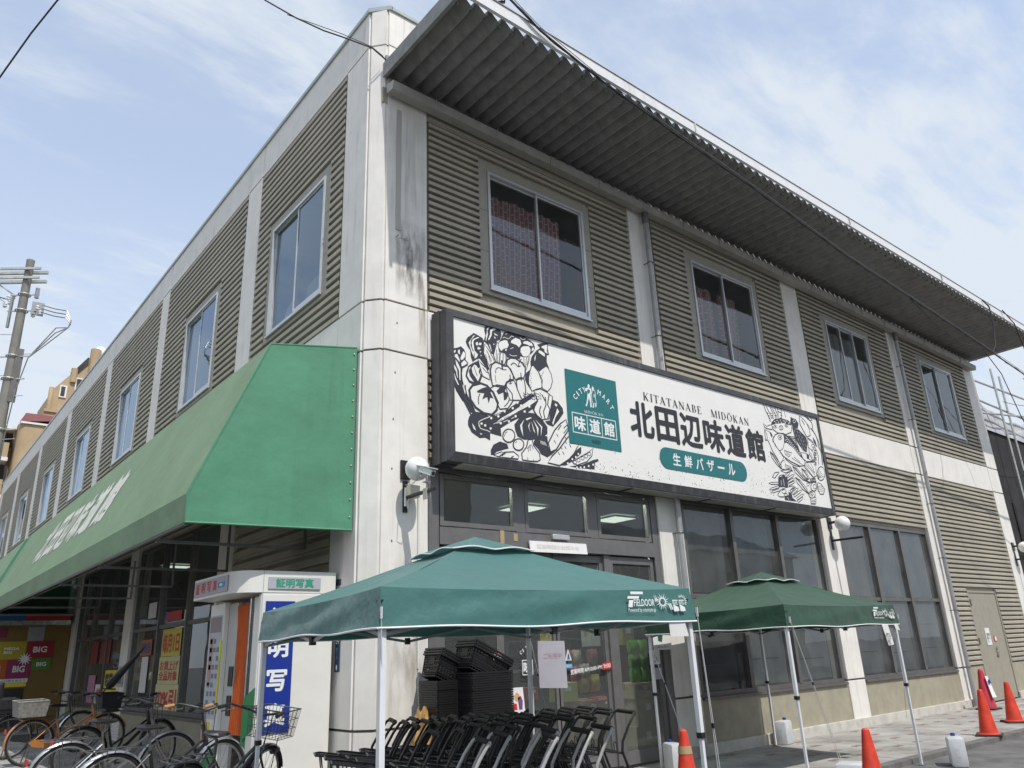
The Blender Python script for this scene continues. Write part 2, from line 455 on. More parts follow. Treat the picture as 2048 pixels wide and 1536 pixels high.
def text(name, body, o, ux, uy, w, h, mat, parent, bold=0.0, hold=False):
    """letters laid flat on the plane o + ux*x + uy*y, fitted to w x h metres; bold = stroke thickening in em"""
    cu = bpy.data.curves.new('lettering', 'FONT'); cu.body = body; cu.size = 1; cu.resolution_u = 3
    ob = bpy.data.objects.new('lettering', cu); COL.objects.link(ob)
    bpy.context.view_layer.update()
    me = bpy.data.meshes.new_from_object(ob.evaluated_get(bpy.context.evaluated_depsgraph_get()))
    bpy.data.objects.remove(ob); bpy.data.curves.remove(cu)
    xs = [v.co.x for v in me.vertices]; ys = [v.co.y for v in me.vertices]
    x0, x1, y0, y1 = min(xs) - bold, max(xs) + bold, min(ys) - bold, max(ys) + bold
    o = V(o); ux = V(ux); uy = V(uy); nn = ux.cross(uy).normalized()
    mb = MB(); fs = [tuple(p.vertices) for p in me.polygons]
    offs = [(0, 0)] if bold <= 0 else [(0, 0), (bold, 0), (-bold, 0), (0, bold), (0, -bold), (bold * .7, bold * .7), (-bold * .7, bold * .7), (bold * .7, -bold * .7), (-bold * .7, -bold * .7)]
    for k, (dx, dy) in enumerate(offs):
        mb.add([o + ux * ((v.co.x + dx - x0) / (x1 - x0) * w) + uy * ((v.co.y + dy - y0) / (y1 - y0) * h) + nn * (k * .00003) for v in me.vertices], fs)
    bpy.data.meshes.remove(me)
    if hold: return mb
    return mb.build(name, mat, parent, recalc=False)
# ================================================================== ground
pave = bpy.data.materials.new('paving'); pave.use_nodes = True
def _pave():
    nt = pave.node_tree; N = nt.nodes; L = nt.links; b = N['Principled BSDF']; b.inputs['Roughness'].default_value = .85
    tcn = N.new('ShaderNodeTexCoord')
    n1 = N.new('ShaderNodeTexNoise'); n1.inputs['Scale'].default_value = 1.1; n1.inputs['Detail'].default_value = 10; n1.inputs['Roughness'].default_value = .68; L.new(tcn.outputs['Object'], n1.inputs['Vector'])
    n2 = N.new('ShaderNodeTexNoise'); n2.inputs['Scale'].default_value = 90; n2.inputs['Detail'].default_value = 2; L.new(tcn.outputs['Object'], n2.inputs['Vector'])
    r = N.new('ShaderNodeValToRGB'); r.color_ramp.elements[0].position = .34; r.color_ramp.elements[0].color = (.25, .235, .215, 1); r.color_ramp.elements[1].position = .62; r.color_ramp.elements[1].color = (.54, .525, .495, 1)
    L.new(n1.outputs['Fac'], r.inputs[0])
    mx = N.new('ShaderNodeMix'); mx.data_type = 'RGBA'; mx.blend_type = 'MULTIPLY'; mx.inputs['Factor'].default_value = .4
    L.new(r.outputs[0], mx.inputs['A']); L.new(n2.outputs['Fac'], mx.inputs['B']); L.new(mx.outputs['Result'], b.inputs['Base Color'])
    bp = N.new('ShaderNodeBump'); bp.inputs['Strength'].default_value = .3; bp.inputs['Distance'].default_value = .004; L.new(n2.outputs['Fac'], bp.inputs['Height']); L.new(bp.outputs[0], b.inputs['Normal'])
_pave()
MT['asphalt'] = M('asphalt', (.15, .147, .145), .9, noise=.3, nscale=3, bump=.5, bscale=160)
MT['brickred'] = M('worn_red_paver', (.30, .20, .17), .85, noise=.25, nscale=8)
def slab(name, pts, z0, z1, mat): return tag(MB().prism(pts, z0, z1, 2).build(name, mat), kind='structure')
slab('road', [(-400, -400), (400, -400), (400, 400), (-400, 400)], -.40, -.06, MT['asphalt'])
slab('sidewalk', [(-3.0, -2.36), (60, -2.36), (60, .12), (-1.3, .12), (-1.3, -1.75), (-3.0, -1.75)], -.2, 0.0, pave)
slab('kerb', [(-3.0, -2.52), (60, -2.52), (60, -2.365), (-3.0, -2.365)], -.2, .006, M('worn_kerb', (.16, .155, .15), .85, noise=.25, nscale=4))
slab('side_pavement', [(-3.3, -1.75), (-1.3, -1.75), (-1.3, .3), (.03, .3), (.03, 60), (-3.3, 60)], -.2, .2, pave)
# worn red marker pavers let into the pale sidewalk
SWp = bpy.data.objects['sidewalk']
_m = MB().box((0, 0, 0), (.20, .10, .006)).build('paver', MT['brickred'], SWp)
_first = True
for r_, (yy) in enumerate((-.28, -.78, -1.28, -1.78)):
    for k in range(26):
        x = 6.0 + k * .62 + (r_ % 2) * .31
        if random.random() < .18: continue
        o = _m if _first else _m.copy()
        if not _first: COL.objects.link(o)
        _first = False
        o.location = (x, yy + random.uniform(-.01, .01), -.002); o.rotation_euler = (0, 0, random.uniform(-.02, .02))
# ================================================================== the supermarket building
Z_PL, Z_JB, Z_JT, Z_PB, Z_CAP = .834, 5.345, 6.05, 10.26, 10.985
B = thing('supermarket_building', 'two storey white and taupe supermarket building with a corrugated metal eave over its sunlit front', 'building', (0, 0, 0))
CR = [(.21, .87), (5.27, 5.87), (10.27, 10.90), (15.15, 15.70), (19.95, 20.68)]            # columns of the front, x
CL = [(.24, .90), (4.32, 5.0), (10.08, 10.69), (15.69, 16.34), (21.48, 22.21), (27.26, 27.96), (32.96, 33.70), (38.55, 39.30)]  # columns of the side, y
ZS = [(-.05, Z_PL - .015), (Z_PL + .015, Z_JB - .015), (Z_JB + .015, Z_JT - .015), (Z_JT + .015, Z_PB - .015), (Z_PB + .015, Z_CAP - .06)]
# corner column with its chamfered front edge
foot = [(.21, 0), (.87, 0), (.87, .3), (.3, .9), (0, .90), (0, .24), (.035, .24), (.020, .19), (.17, .02), (.21, .035)]
mb = MB()
for a, b in ZS: mb.prism(foot, a, b, 2)
col0 = mb.build('column', MT['white_wall'], B)
mb = MB()
inner = [(.23, .03), (.85, .03), (.85, .28), (.28, .88), (.03, .88), (.05, .2), (.18, .05)]
mb.prism(inner, -.04, Z_CAP - .08, 2)
mb.build('joint_sealant', MT['groove'], col0)
for (a, b) in CR[1:]:
    mb = MB()
    for z0, z1 in ZS: mb.box((a, 0, z0), (b, .3, z1), .008)
    c = mb.build('column', MT['white_wall'], B)
    MB().box((a + .015, .025, 0), (b - .015, .28, Z_CAP - .1)).build('joint_sealant', MT['groove'], c)
for (a, b) in CL[1:]:
    mb = MB()
    for z0, z1 in ZS: mb.box((0, a, z0), (.3, b, z1), .008)
    c = mb.build('column', MT['white_wall'], B)
    MB().box((.025, a + .015, 0), (.28, b - .015, Z_CAP - .1)).build('joint_sealant', MT['groove'], c)
# white band panels between the storeys and the parapet panels
for i in range(4):
    a, b = CR[i][1] + .012, CR[i + 1][0] - .012
    MB().box((a, .004, Z_JB + .004), (b, .1, Z_JT - .004), .006).build('band_panel', MT['white_wall'], B)
    MB().box((a, .004, Z_PB - .75), (b, .1, Z_CAP - .06), .006).build('parapet_panel', MT['white_wall'], B)
for i in range(7):
    a, b = CL[i][1] + .012, CL[i + 1][0] - .012
    MB().box((.004, a, Z_JB + .004), (.1, b, Z_JT - .004), .006).build('band_panel', MT['white_wall'], B)
    MB().box((.004, a, Z_PB + .004), (.1, b, Z_CAP - .06), .006).build('parapet_panel', MT['white_wall'], B)
# parapet cap
mb = MB()
prof = [(-.03, 0), (-.03, .075), (.25, .085), (.25, 0)]
pth = [(39.33, None)]
mb.box((-.028, .25, Z_CAP - .06), (.25, 39.33, Z_CAP + .012), .008)
mb.box((.22, -.028, Z_CAP - .06), (20.71, .25, Z_CAP + .012), .008)
mb.prism([(-.028, .25), (-.028, .225), (.215, -.028), (.25, -.028), (.25, .25)], Z_CAP - .0605, Z_CAP + .0125, 2)
mb.build('parapet_cap', MT['cap'], B)
# flat roof, hidden walls, floors and ceilings
mb = MB(); mb.box((.1, .1, Z_PB + .1), (20.6, 39.2, Z_PB + .3)); mb.build('flat_roof', MT['deck'], B)
mb = MB(); mb.box((20.35, .31, 0), (20.66, 39.25, Z_CAP - .07)); mb.box((.32, 38.95, 0), (20.34, 39.24, Z_CAP - .07)); mb.build('rear_wall', MT['base_kerb'], B)
mb = MB(); mb.box((.12, .12, 5.36), (20.34, 38.9, 5.75)); mb.build('upper_floor', MT['room'], B)
mb = MB(); mb.box((.14, .14, 9.45), (20.33, 38.9, 9.6)); mb.build('upper_ceiling', MT['room'], B)
mb = MB(); mb.box((4.0, 3.6, 5.76), (20.3, 3.75, 9.44)); mb.box((3.85, 3.6, 5.76), (4.0, 38.9, 9.44)); mb.build('corridor_wall', MT['room'], B)
mb = MB(); mb.box((.16, .16, -.02), (20.3, 38.9, .045)); mb.build('shop_floor', MT['room'], B)
mb = MB(); mb.box((.16, .30, 3.98), (20.3, 38.9, 4.1)); mb.build('shop_ceiling', M('shop_ceiling', (.30, .30, .29), .9), B)
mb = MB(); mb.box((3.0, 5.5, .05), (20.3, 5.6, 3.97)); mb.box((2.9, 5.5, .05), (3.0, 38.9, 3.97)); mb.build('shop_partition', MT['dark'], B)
# lit ceiling panels inside the shop, the last three added unseen as fill
lampm = M('lit_ceiling_panel', (.85, .95, .80), .5, emit=1.3)
lampfill = M('added_fill_panel', (.85, .95, .80), .5, emit=45.0)  # for the hidden panels added to brighten the goods at the entrance
for k, (x, y) in enumerate([(6.6, 2.2), (4.2, 2.1), (1.5, 8.0), (1.5, 12.5), (2.0, .5), (3.3, .5), (4.6, .5)]):
    t = thing('ceiling_light', ['square lit ceiling panel inside the shop behind the right transom pane', 'square lit ceiling panel inside the shop behind the middle transom pane',
                               'lit ceiling panel inside the shop near the yellow posters', 'lit ceiling panel deep inside the shop along its side windows', 'unseen fill light panel added just inside the left entrance door', 'unseen fill light panel added just inside the middle of the entrance', 'unseen fill light panel added just inside the right sidelight'][k], 'ceiling light', (x, y, 3.93), 'lit panels in the shop ceiling')
    hh = .3 if k < 4 else .16
    MB().box((x - .3, y - hh, 3.93), (x + .3, y + hh, 3.95)).build('diffuser', lampm if k < 4 else lampfill, t)
    mb = MB()
    for q, q2 in ((-.33, -hh - .03), (.3, hh)): mb.box((x + q, y - hh - .03, 3.925), (x + q + .03, y + hh + .03, 3.955)); mb.box((x - .29, y + q2, 3.925), (x + .29, y + q2 + .03, 3.955))
    mb.build('frame', MT['white_pl'], t)

# ---- corrugated siding: each rib is a piece of its own near the camera
rib = MB()
YB, YF = .0, -.06
rp = [(0, 0.012), (YF, .008), (YF, .062), (0, .102)]
rib.add([(0, p[0], p[1]) for p in rp] + [(1, p[0], p[1]) for p in rp], [(0, 1, 5, 4), (1, 2, 6, 5), (2, 3, 7, 6), (0, 3, 2, 1), (4, 5, 6, 7)])
rib_me = rib.build('slat', MT['siding'], None)
RIBM = rib_me.data
bpy.data.objects.remove(rib_me)
NSLAT = [0]
def ribs(panel, side, a, b, z0, z1, pitch, hole=None, single=True, sink=.058):
    """rows of ribs from a to b; hole = (h0, h1, hz0, hz1)"""
    rest = MB()
    n = int((z1 - z0) / pitch); p = (z1 - z0) / n
    for k in range(n):
        z = z0 + k * p + .008
        segs = [(a, b)]
        if hole and z + .09 > hole[2] and z < hole[3]: segs = [(a, hole[0]), (hole[1], b)]
        for (s, e) in segs:
            if e - s < .03: continue
            if single and NSLAT[0] < 300:
                o = bpy.data.objects.new('slat', RIBM); COL.objects.link(o); o.parent = panel
                sc = p / .112
                if side == 'R': o.location = (s, sink, z); o.scale = (e - s, 1, sc)
                else: o.location = (sink, e, z); o.rotation_euler = (0, 0, -pi / 2); o.scale = (e - s, 1, sc)
                NSLAT[0] += 1
            else:
                sc = p / .112
                q = [(sink + y, z + w * sc) for y, w in rp]
                P = (lambda t, y, w: (t, y, w)) if side == 'R' else (lambda t, y, w: (y, t, w))
                rest.add([P(s, *c) for c in q] + [P(e, *c) for c in q], [(0, 1, 5, 4), (1, 2, 6, 5), (2, 3, 7, 6), (0, 3, 2, 1), (4, 5, 6, 7)])
    if rest.v:
        o = rest.build('slat_rows', MT['siding'], panel); o['kind'] = 'stuff'
def backing(side, a, b, z0, z1, hole=None, y=.06, d=.05, mat='siding', name='siding_panel'):
    mb = MB()
    rects = [(a, b, z0, z1)] if not hole else [(a, hole[0], z0, z1), (hole[1], b, z0, z1), (hole[0], hole[1], z0, hole[2]), (hole[0], hole[1], hole[3], z1)]
    for (s, e, w, t) in rects:
        if side == 'R': mb.box((s, y, w), (e, y + d, t))
        else: mb.box((y, s, w), (y + d, e, t))
    return mb.build(name, MT[mat], B)
WR = [(2.0, 4.07, 6.70, 8.755), (7.02, 9.08, 6.72, 8.745), (11.98, 13.94, 6.70, 8.70), (16.87, 18.84, 6.71, 8.71)]
WL = [(1.53, 3.56, 6.70, 8.73), (6.38, 8.31, 6.66, 8.70), (12.08, 14.02, 6.68, 8.72), (17.75, 19.70, 6.68, 8.72), (23.60, 25.55, 6.68, 8.72), (29.3, 31.25, 6.68, 8.72), (35.0, 36.95, 6.68, 8.72)]
def hole_of(w): return (w[0] - .17, w[1] + .17, w[2] - .10, w[3] + .17)
order = [('R', 0), ('L', 0), ('R', 1), ('L', 1), ('R', 2), ('R', 3), ('L', 2), ('L', 3), ('L', 4), ('L', 5), ('L', 6)]
# lower panels of the front first take part too: bay 3 above the shop window, bay 4 round the service door
def upper(side, i, single):
    Cc, Ww = (CR, WR) if side == 'R' else (CL, WL)
    a, b = Cc[i][1], Cc[i + 1][0]; w = Ww[i]
    top = 9.44 if side == 'R' else Z_PB
    h = (w[0] + .01, w[1] - .01, w[2] + .01, w[3] - .01)
    p = backing(side, a, b, Z_JT - .01, top, h)
    ribs(p, side, a + .045, b - .015, Z_JT + .005, top, .112 if side == 'R' else .131, hole_of(w), single)
upper('R', 0, True); upper('L', 0, True); upper('R', 1, True)
p = backing('R', 10.9, 15.15, 3.93, 5.36); ribs(p, 'R', 10.93, 15.14, 3.98, 5.34, .112)
DOOR = (16.66, 18.32, .06, 2.52)
p = backing('R', 15.7, 19.95, Z_PL, 5.36, (DOOR[0], DOOR[1], Z_PL, DOOR[3])); ribs(p, 'R', 15.73, 19.94, Z_PL + .02, 5.34, .112, (DOOR[0] - .08, DOOR[1] + .08, 0, DOOR[3] + .06))
upper('L', 1, True); upper('R', 2, True); upper('R', 3, True)
for i in range(2, 7): upper('L', i, False)
for (a, b) in ((.87, 5.27), (5.87, 10.27)):
    p = backing('R', a, b, 3.93, 5.36); ribs(p, 'R', a + .045, b - .015, 3.98, 5.34, .112, None, False)
for i in range(7):
    a, b = CL[i][1], CL[i + 1][0]
    if i == 0:
        p = backing('L', a, b, .0, 5.36); ribs(p, 'L', a + .03, b - .015, .9, 5.34, .20, None, False)
    else:
        p = backing('L', a, b, 3.95, 5.36); ribs(p, 'L', a + .03, b - .015, 4.0, 5.34, .131, None, False)

# ---- upper windows: sliding pairs in aluminium with flat casing plates
def window(side, w, lights=2, bright=True):
    x0, x1, z0, z1 = w
    def bx(mb, a, b, y0, y1, c, d, bev=0):
        if side == 'R': mb.box((a, y0, c), (b, y1, d), bev)
        else: mb.box((y0, a, c), (y1, b, d), bev)
    fr = MB(); t = .045
    for (a, b, c, d) in ((x0, x0 + t, z0, z1), (x1 - t, x1, z0, z1), (x0 + t, x1 - t, z1 - t, z1), (x0 + t, x1 - t, z0, z0 + t)): bx(fr, a, b, -.012, .10, c, d)
    W_ = fr.build('window', MT['alu'], B)
    cs = MB(); e = .165
    zt = z1 + .16
    for (a, b, c, d) in ((x0 - e, x0 - .003, z0 - .095, z0 + .62), (x0 - e, x0 - .003, z0 + .626, z0 + 1.33), (x0 - e, x0 - .003, z0 + 1.336, zt), (x1 + .003, x1 + e, z0 - .095, z0 + .62), (x1 + .003, x1 + e, z0 + .626, z0 + 1.33),
                         (x1 + .003, x1 + e, z0 + 1.336, zt), (x0 - .002, x1 + .002, z1 + .003, zt), (x0 - .002, x1 + .002, z0 - .095, z0 - .012)):
        bx(cs, a, b, .008, .058, c, d, .003)
    cs.build('casing', MT['casing'], W_)
    sl = MB(); bx(sl, x0 - .02, x1 + .02, -.035, .0, z0 - .025, z0 - .003); sl.build('sill', MT['alu'], W_)
    n = lights; g = (x1 - x0 - 2 * t) / n
    for k in range(n):
        a = x0 + t + k * g - (.02 if k else 0); b = x0 + t + (k + 1) * g + (.02 if k < n - 1 else 0)
        near = (k % 2 == n - 1 - (n - 1)) if n == 3 else (k == 1)
        if side == 'L': near = (k == 0)
        y = .012 if near else .045
        sh = MB(); q = .032
        for (s, f, c, d) in ((a, a + q, z0 + t, z1 - t), (b - q, b, z0 + t, z1 - t), (a + q, b - q, z1 - t - q, z1 - t), (a + q, b - q, z0 + t, z0 + t + .075)): bx(sh, s, f, y, y + .028, c, d)
        sh.build('sash', MT['alu'], W_)
        pn = MB()
        c, d = z0 + t + .075, z1 - t - q
        if side == 'R': pn.quad((a + q, y + .014, c), (b - q, y + .014, c), (b - q, y + .014, d), (a + q, y + .014, d))
        else: pn.quad((y + .014, a + q, c), (y + .014, a + q, d), (y + .014, b - q, d), (y + .014, b - q, c))
        pn.build('pane', MT['glass'] if side == 'R' else MT['glass_side'], W_, recalc=False)
    return W_
for i, w in enumerate(WR): window('R', w, 3 if i == 2 else 2)
for w in WL: window('L', w)

# ---- shop windows on the ground floor
def store(side, a, b, z0, z1, mull, ztr, frame='bronze', gl='glass_dark', y=.05):
    def bx(mb, s, f, y0, y1, c, d):
        if side == 'R': mb.box((s, y0, c), (f, y1, d))
        else: mb.box((y0, s, c), (y1, f, d))
    fr = MB(); t = .07
    for (s, f, c, d) in ((a, a + t, z0, z1), (b - t, b, z0, z1), (a + t, b - t, z1 - t, z1), (a + t, b - t, z0, z0 + t)): bx(fr, s, f, y, y + .10, c, d)
    S = fr.build('shop_window', MT[frame], B)
    edges = [a + t] + [m for m in mull] + [b - t]
    for m in mull:
        mm = MB(); bx(mm, m - .045, m + .045, y - .015, y + .09, z0 + t, z1 - t); mm.build('mullion', MT[frame], S)
    tr = MB(); bx(tr, a + t, b - t, y + .004, y + .085, ztr - .035, ztr + .035); tr.build('transom', MT[frame], S)
    for k in range(len(edges) - 1):
        s = edges[k] + (.045 if k else 0); f = edges[k + 1] - (.045 if k < len(edges) - 2 else 0)
        for (c, d) in ((z0 + t, ztr - .035), (ztr + .035, z1 - t)):
            pn = MB(); yy = y + .045
            if side == 'R': pn.quad((s, yy, c), (f, yy, c), (f, yy, d), (s, yy, d))
            else: pn.quad((yy, s, c), (yy, s, d), (yy, f, d), (yy, f, c))
            pn.build('pane', MT[gl], S, recalc=False)
    sl = MB(); bx(sl, a - .01, b + .01, -.02, y + .02, z0 - .035, z0 - .002); sl.build('sill', MT[frame], S)
    return S
store('R', 5.93, 10.23, .80, 3.92, (7.30, 8.74), 2.33)
store('R', 10.95, 15.12, .80, 3.92, (12.30, 13.68), 2.33)
for i in range(1, 7):
    a, b = CL[i][1] + .03, CL[i + 1][0] - .03
    L_ = b - a
    store('L', a, b, .78, 3.95, (a + L_ * .30, a + L_ * .64), 2.3, gl='glass_dark')
# blinds hung behind the shop windows of the front, boards behind the side ones
bls = [M('brown_grey_blind', (.34, .33, .31), .85, noise=.2, nscale=2, streak=.3), M('blue_grey_blind', (.22, .30, .35), .85, noise=.25, nscale=2, streak=.3), M('slate_blue_blind', (.17, .26, .32), .85, noise=.25, nscale=2, streak=.3), M('pale_grey_blind', (.40, .43, .43), .85, noise=.15, nscale=1.5, streak=.3)]
rw = random.Random(4)
for k, (a, b) in enumerate(((6.0, 7.24), (7.36, 8.68), (8.80, 10.16), (11.02, 12.24), (12.36, 13.62), (13.74, 15.05))):
    for (z0, z1, m) in ((2.40, 3.84, bls[(0, 1, 2, 0, 1, 1)[k]]), (.90, 2.26, bls[3])):
        d_ = rw.uniform(.0, .03)
        if k == 0 and z0 < 1: z0 = 1.62           # a gap left open at the bottom of the first light
        mb = MB(); mb.grid(lambda u, v: (a + .03 + (b - a - .14 - d_) * u, .17 + .006 * sin(u * 19 + k) + .004 * sin(v * 13 + u * 7), z0 + (z1 - z0) * v), 16, 8)
        mb.build('window_blind', m, B, True)
    mb = MB()
    for q in (1.25, 1.75): mb.box((a + .1, .150, q + .05 * (k % 2)), (b - .35, .158, q + .015 + .05 * (k % 2)))
    mb.each('blind_bar', MT['bronze'], B)
# plinth below the shop windows, base course and kerb-like foot
for (a, b) in ((5.87, 10.27), (10.90, 15.15), (15.70, DOOR[0]), (DOOR[1], 19.95)):
    MB().box((a + .003, .02, .16), (b - .003, .11, .765 if a < 15.5 else Z_PL - .004)).build('plinth', MT['base_beige'], B)
    MB().box((a - .0, -.035, -.02), (b + .0, .1, .158), .01).build('base_course', MT['base_kerb'], B)
for i in range(1, 7):
    MB().box((.02, CL[i][1] + .003, .1), (.11, CL[i + 1][0] - .003, .74)).build('plinth', MT['base_beige'], B)
for (a, b) in CR[1:]:
    MB().box((a - .0, -.036, -.02), (b + .0, -.002, .157), .008).build('base_course', MT['base_kerb'], B)

# ---- the entrance: transom lights, wide header, sliding doors with wired glass
E = MB(); ya, yb = .03, .13
for (x0, x1, z0, z1) in ((.90, 1.06, 0, 3.93), (5.12, 5.27, 0, 3.93), (1.06, 5.12, 3.83, 3.93)): E.box((x0, ya, z0), (x1, yb, z1))
ENT = E.build('entrance', MT['greyframe'], B)
MB().box((1.062, ya - .02, 2.90), (5.118, yb, 3.12), .004).build('header', MT['greyframe'], ENT)
for (a, b) in ((1.08, 2.34), (2.50, 3.76), (3.92, 5.10)):
    mb = MB()
    for (x0, x1, z0, z1) in ((a, a + .06, 3.14, 3.81), (b - .06, b, 3.14, 3.81), (a + .06, b - .06, 3.75, 3.81), (a + .06, b - .06, 3.14, 3.20)): mb.box((x0, ya + .005, z0), (x1, yb - .03, z1))
    mb.build('transom_sash', MT['greyframe'], ENT)
    MB().quad((a + .06, .08, 3.2), (b - .06, .08, 3.2), (b - .06, .08, 3.75), (a + .06, .08, 3.75)).build('pane', MT['glass_wire'], ENT, recalc=False)
for x in (2.42, 3.84):
    MB().box((x - .078, ya + .01, 3.13), (x + .078, yb, 3.82)).build('mullion', MT['greyframe'], ENT)
for (a, b, y) in ((1.08, 2.02, .06), (2.02, 3.02, .09), (3.0, 4.0, .09), (4.12, 5.10, .06)):
    mb = MB()
    for (x0, x1, z0, z1) in ((a, a + .07, .05, 2.88), (b - .07, b, .05, 2.88), (a + .07, b - .07, 2.78, 2.88), (a + .07, b - .07, .05, .22)): mb.box((x0, y, z0), (x1, y + .04, z1))
    d = mb.build('sliding_door', MT['greyframe'], ENT)
    MB().quad((a + .07, y + .02, .22), (b - .07, y + .02, .22), (b - .07, y + .02, 2.78), (a + .07, y + .02, 2.78)).build('pane', MT['glass_wire'], d, recalc=False)
MB().box((4.0, .05, .04), (4.118, .12, 2.9)).build('post', MT['greyframe'], ENT)
mb = MB(); mb.box((2.93, -.04, 3.06), (3.25, .008, 3.13), .008); mb.build('door_sensor', MT['alu'], ENT)
mb = MB()
for (x, z, w, h) in ((2.02, 2.96, .07, .17), (2.25, 3.0, .07, .10)): mb.box((x, .004, z), (x + w, .009, z + h))
mb.each('tape_patch', MT['card'], ENT)

# ---- service door in the far bay
D = MB()
for (x0, x1, z0, z1) in ((DOOR[0] - .06, DOOR[0], .02, DOOR[3] + .05), (DOOR[1], DOOR[1] + .06, .02, DOOR[3] + .05), (DOOR[0], DOOR[1], DOOR[3], DOOR[3] + .05)): D.box((x0, .005, z0), (x1, .12, z1))
doorm = M('service_door_paint', (.33, .30, .24), .5, noise=.08, streak=.3)
SD = D.build('service_door', doorm, B)
MB().box((DOOR[0] + .004, .02, .03), (17.68, .06, DOOR[3] - .004), .004).build('door_leaf', doorm, SD)
MB().box((17.69, .022, .03), (DOOR[1] - .004, .06, DOOR[3] - .004), .004).build('door_leaf', doorm, SD)
mb = MB()
for z in (.4, 1.3, 2.2): mb.box((DOOR[0] - .03, -.012, z), (DOOR[0] + .03, .018, z + .16))
mb.each('hinge', MT['bronze'], SD)
mb = MB(); mb.box((17.60, -.005, 1.0), (17.66, .02, 1.22)); mb.tube([(17.63, -.0, 1.12), (17.63, -.05, 1.12), (17.52, -.05, 1.11)], .012); mb.build('door_handle', MT['chrome'], SD)
MB().box((17.15, .012, 1.28), (17.42, .0185, 1.68)).build('paper_notice', MT['paper'], SD)
text('lettering', '荷物\n搬入\n口', (17.18, .008, 1.34), (1, 0, 0), (0, 0, 1), .2, .22, MT['ink'], SD)
mb = MB(); mb.box((17.62, .008, 1.36), (17.76, .0195, 1.48)); mb.build('red_square_sticker', MT['red'], SD)
MB().box((17.64, .0045, 1.37), (17.74, .0078, 1.47)).build('white_patch', MT['paper'], SD)

# ---- the eave: folded steel deck on the parapet wall, white fascia, end flashing
PIT = .226; N = 90
CX0, CX1 = .16, .16 + N * PIT
def zw(x): return 9.64 - .0095 * x
def ze(x): return 9.59 - .0062 * x
mb = MB()
pr_ = [(0, 0), (.10, 0), (.22, .115), (.40, .115), (1.0, 0)]
xs = []
for k in range(N):
    for (f, h) in pr_[:-1]: xs.append((CX0 + (k + f) * PIT, h))
xs.append((CX1, 0))
n = len(xs)
vs = [(x, .0, zw(x) + h) for x, h in xs] + [(x, -1.84, ze(x) + h) for x, h in xs]
mb.add(vs, [(i, i + 1, n + i + 1, n + i) for i in range(n - 1)])
mb.add([(x, .0, zw(x) + h + .004) for x, h in xs] + [(x, -1.84, ze(x) + h + .004) for x, h in xs], [(i, i + 1, n + i + 1, n + i) for i in range(n - 1)])
EV = mb.build('eave_deck', MT['deck'], B, recalc=False)
mb = MB()
mb.add([(CX0 - .05, -1.93, ze(CX0) + .045), (CX1 + .1, -1.93, ze(CX1) + .045), (CX1 + .1, -1.93, ze(CX1) + .225), (CX0 - .05, -1.93, ze(CX0) + .225),
        (CX0 - .05, -1.88, ze(CX0) + .045), (CX1 + .1, -1.88, ze(CX1) + .045), (CX1 + .1, -1.88, ze(CX1) + .225), (CX0 - .05, -1.88, ze(CX0) + .225)],
       [(0, 1, 2, 3), (0, 4, 5, 1), (3, 2, 6, 7), (0, 3, 7, 4), (1, 5, 6, 2), (4, 7, 6, 5)])
FA = mb.build('fascia', MT['fascia'], B)
mb = MB()
mb.add([(CX0 - .05, -1.945, ze(CX0) + .228), (CX1 + .1, -1.945, ze(CX1) + .228), (CX1 + .1, -1.90, ze(CX1) + .30), (CX0 - .05, -1.90, ze(CX0) + .30), (CX0 - .05, -1.80, ze(CX0) + .31), (CX1 + .1, -1.80, ze(CX1) + .31), (CX0 - .05, -1.80, ze(CX0) + .228), (CX1 + .1, -1.80, ze(CX1) + .228)],
       [(0, 1, 2, 3), (3, 2, 5, 4), (0, 6, 7, 1), (0, 3, 4, 6), (1, 7, 5, 2)])
mb.build('fascia_cap', MT['gutter'], FA)
for x in (4.9, 9.9, 14.2, 17.0):
    MB().obox((x, -1.937, ze(x) + .05), (x, -1.937, ze(x) + .23), .05, .012).build('fascia_joint', MT['white_trim'] if x < 8 else MT['galv'], FA)
mb = MB()   # screw ends under each fold
for k in range(N):
    x = CX0 + (k + .15) * PIT
    mb.box((x - .018, -1.80, ze(x) - .03), (x + .018, -1.765, ze(x)))
o = mb.build('deck_bolts', MT['bronze'], EV); o['kind'] = 'stuff'
mb = MB()   # end flashing, left and right
for x, s in ((CX0 - .045, 1), (CX1 + .03, 1)):
    mb.add([(x, .0, zw(x) - .03), (x, -1.94, ze(x) - .02), (x, -1.94, ze(x) + .24), (x, .0, zw(x) + .22), (x + .05, .0, zw(x) - .03), (x + .05, -1.94, ze(x) - .02), (x + .05, -1.94, ze(x) + .24), (x + .05, .0, zw(x) + .22)],
           [(0, 1, 2, 3), (4, 7, 6, 5), (0, 4, 5, 1), (3, 2, 6, 7), (1, 5, 6, 2), (0, 3, 7, 4)])
mb.each('end_flashing', MT['deck'], EV)
mb = MB(); mb.box((CX0, -.012, zw(0) + .0), (CX1, .05, zw(0) + .4)); mb.build('eave_upstand', MT['deck'], B)
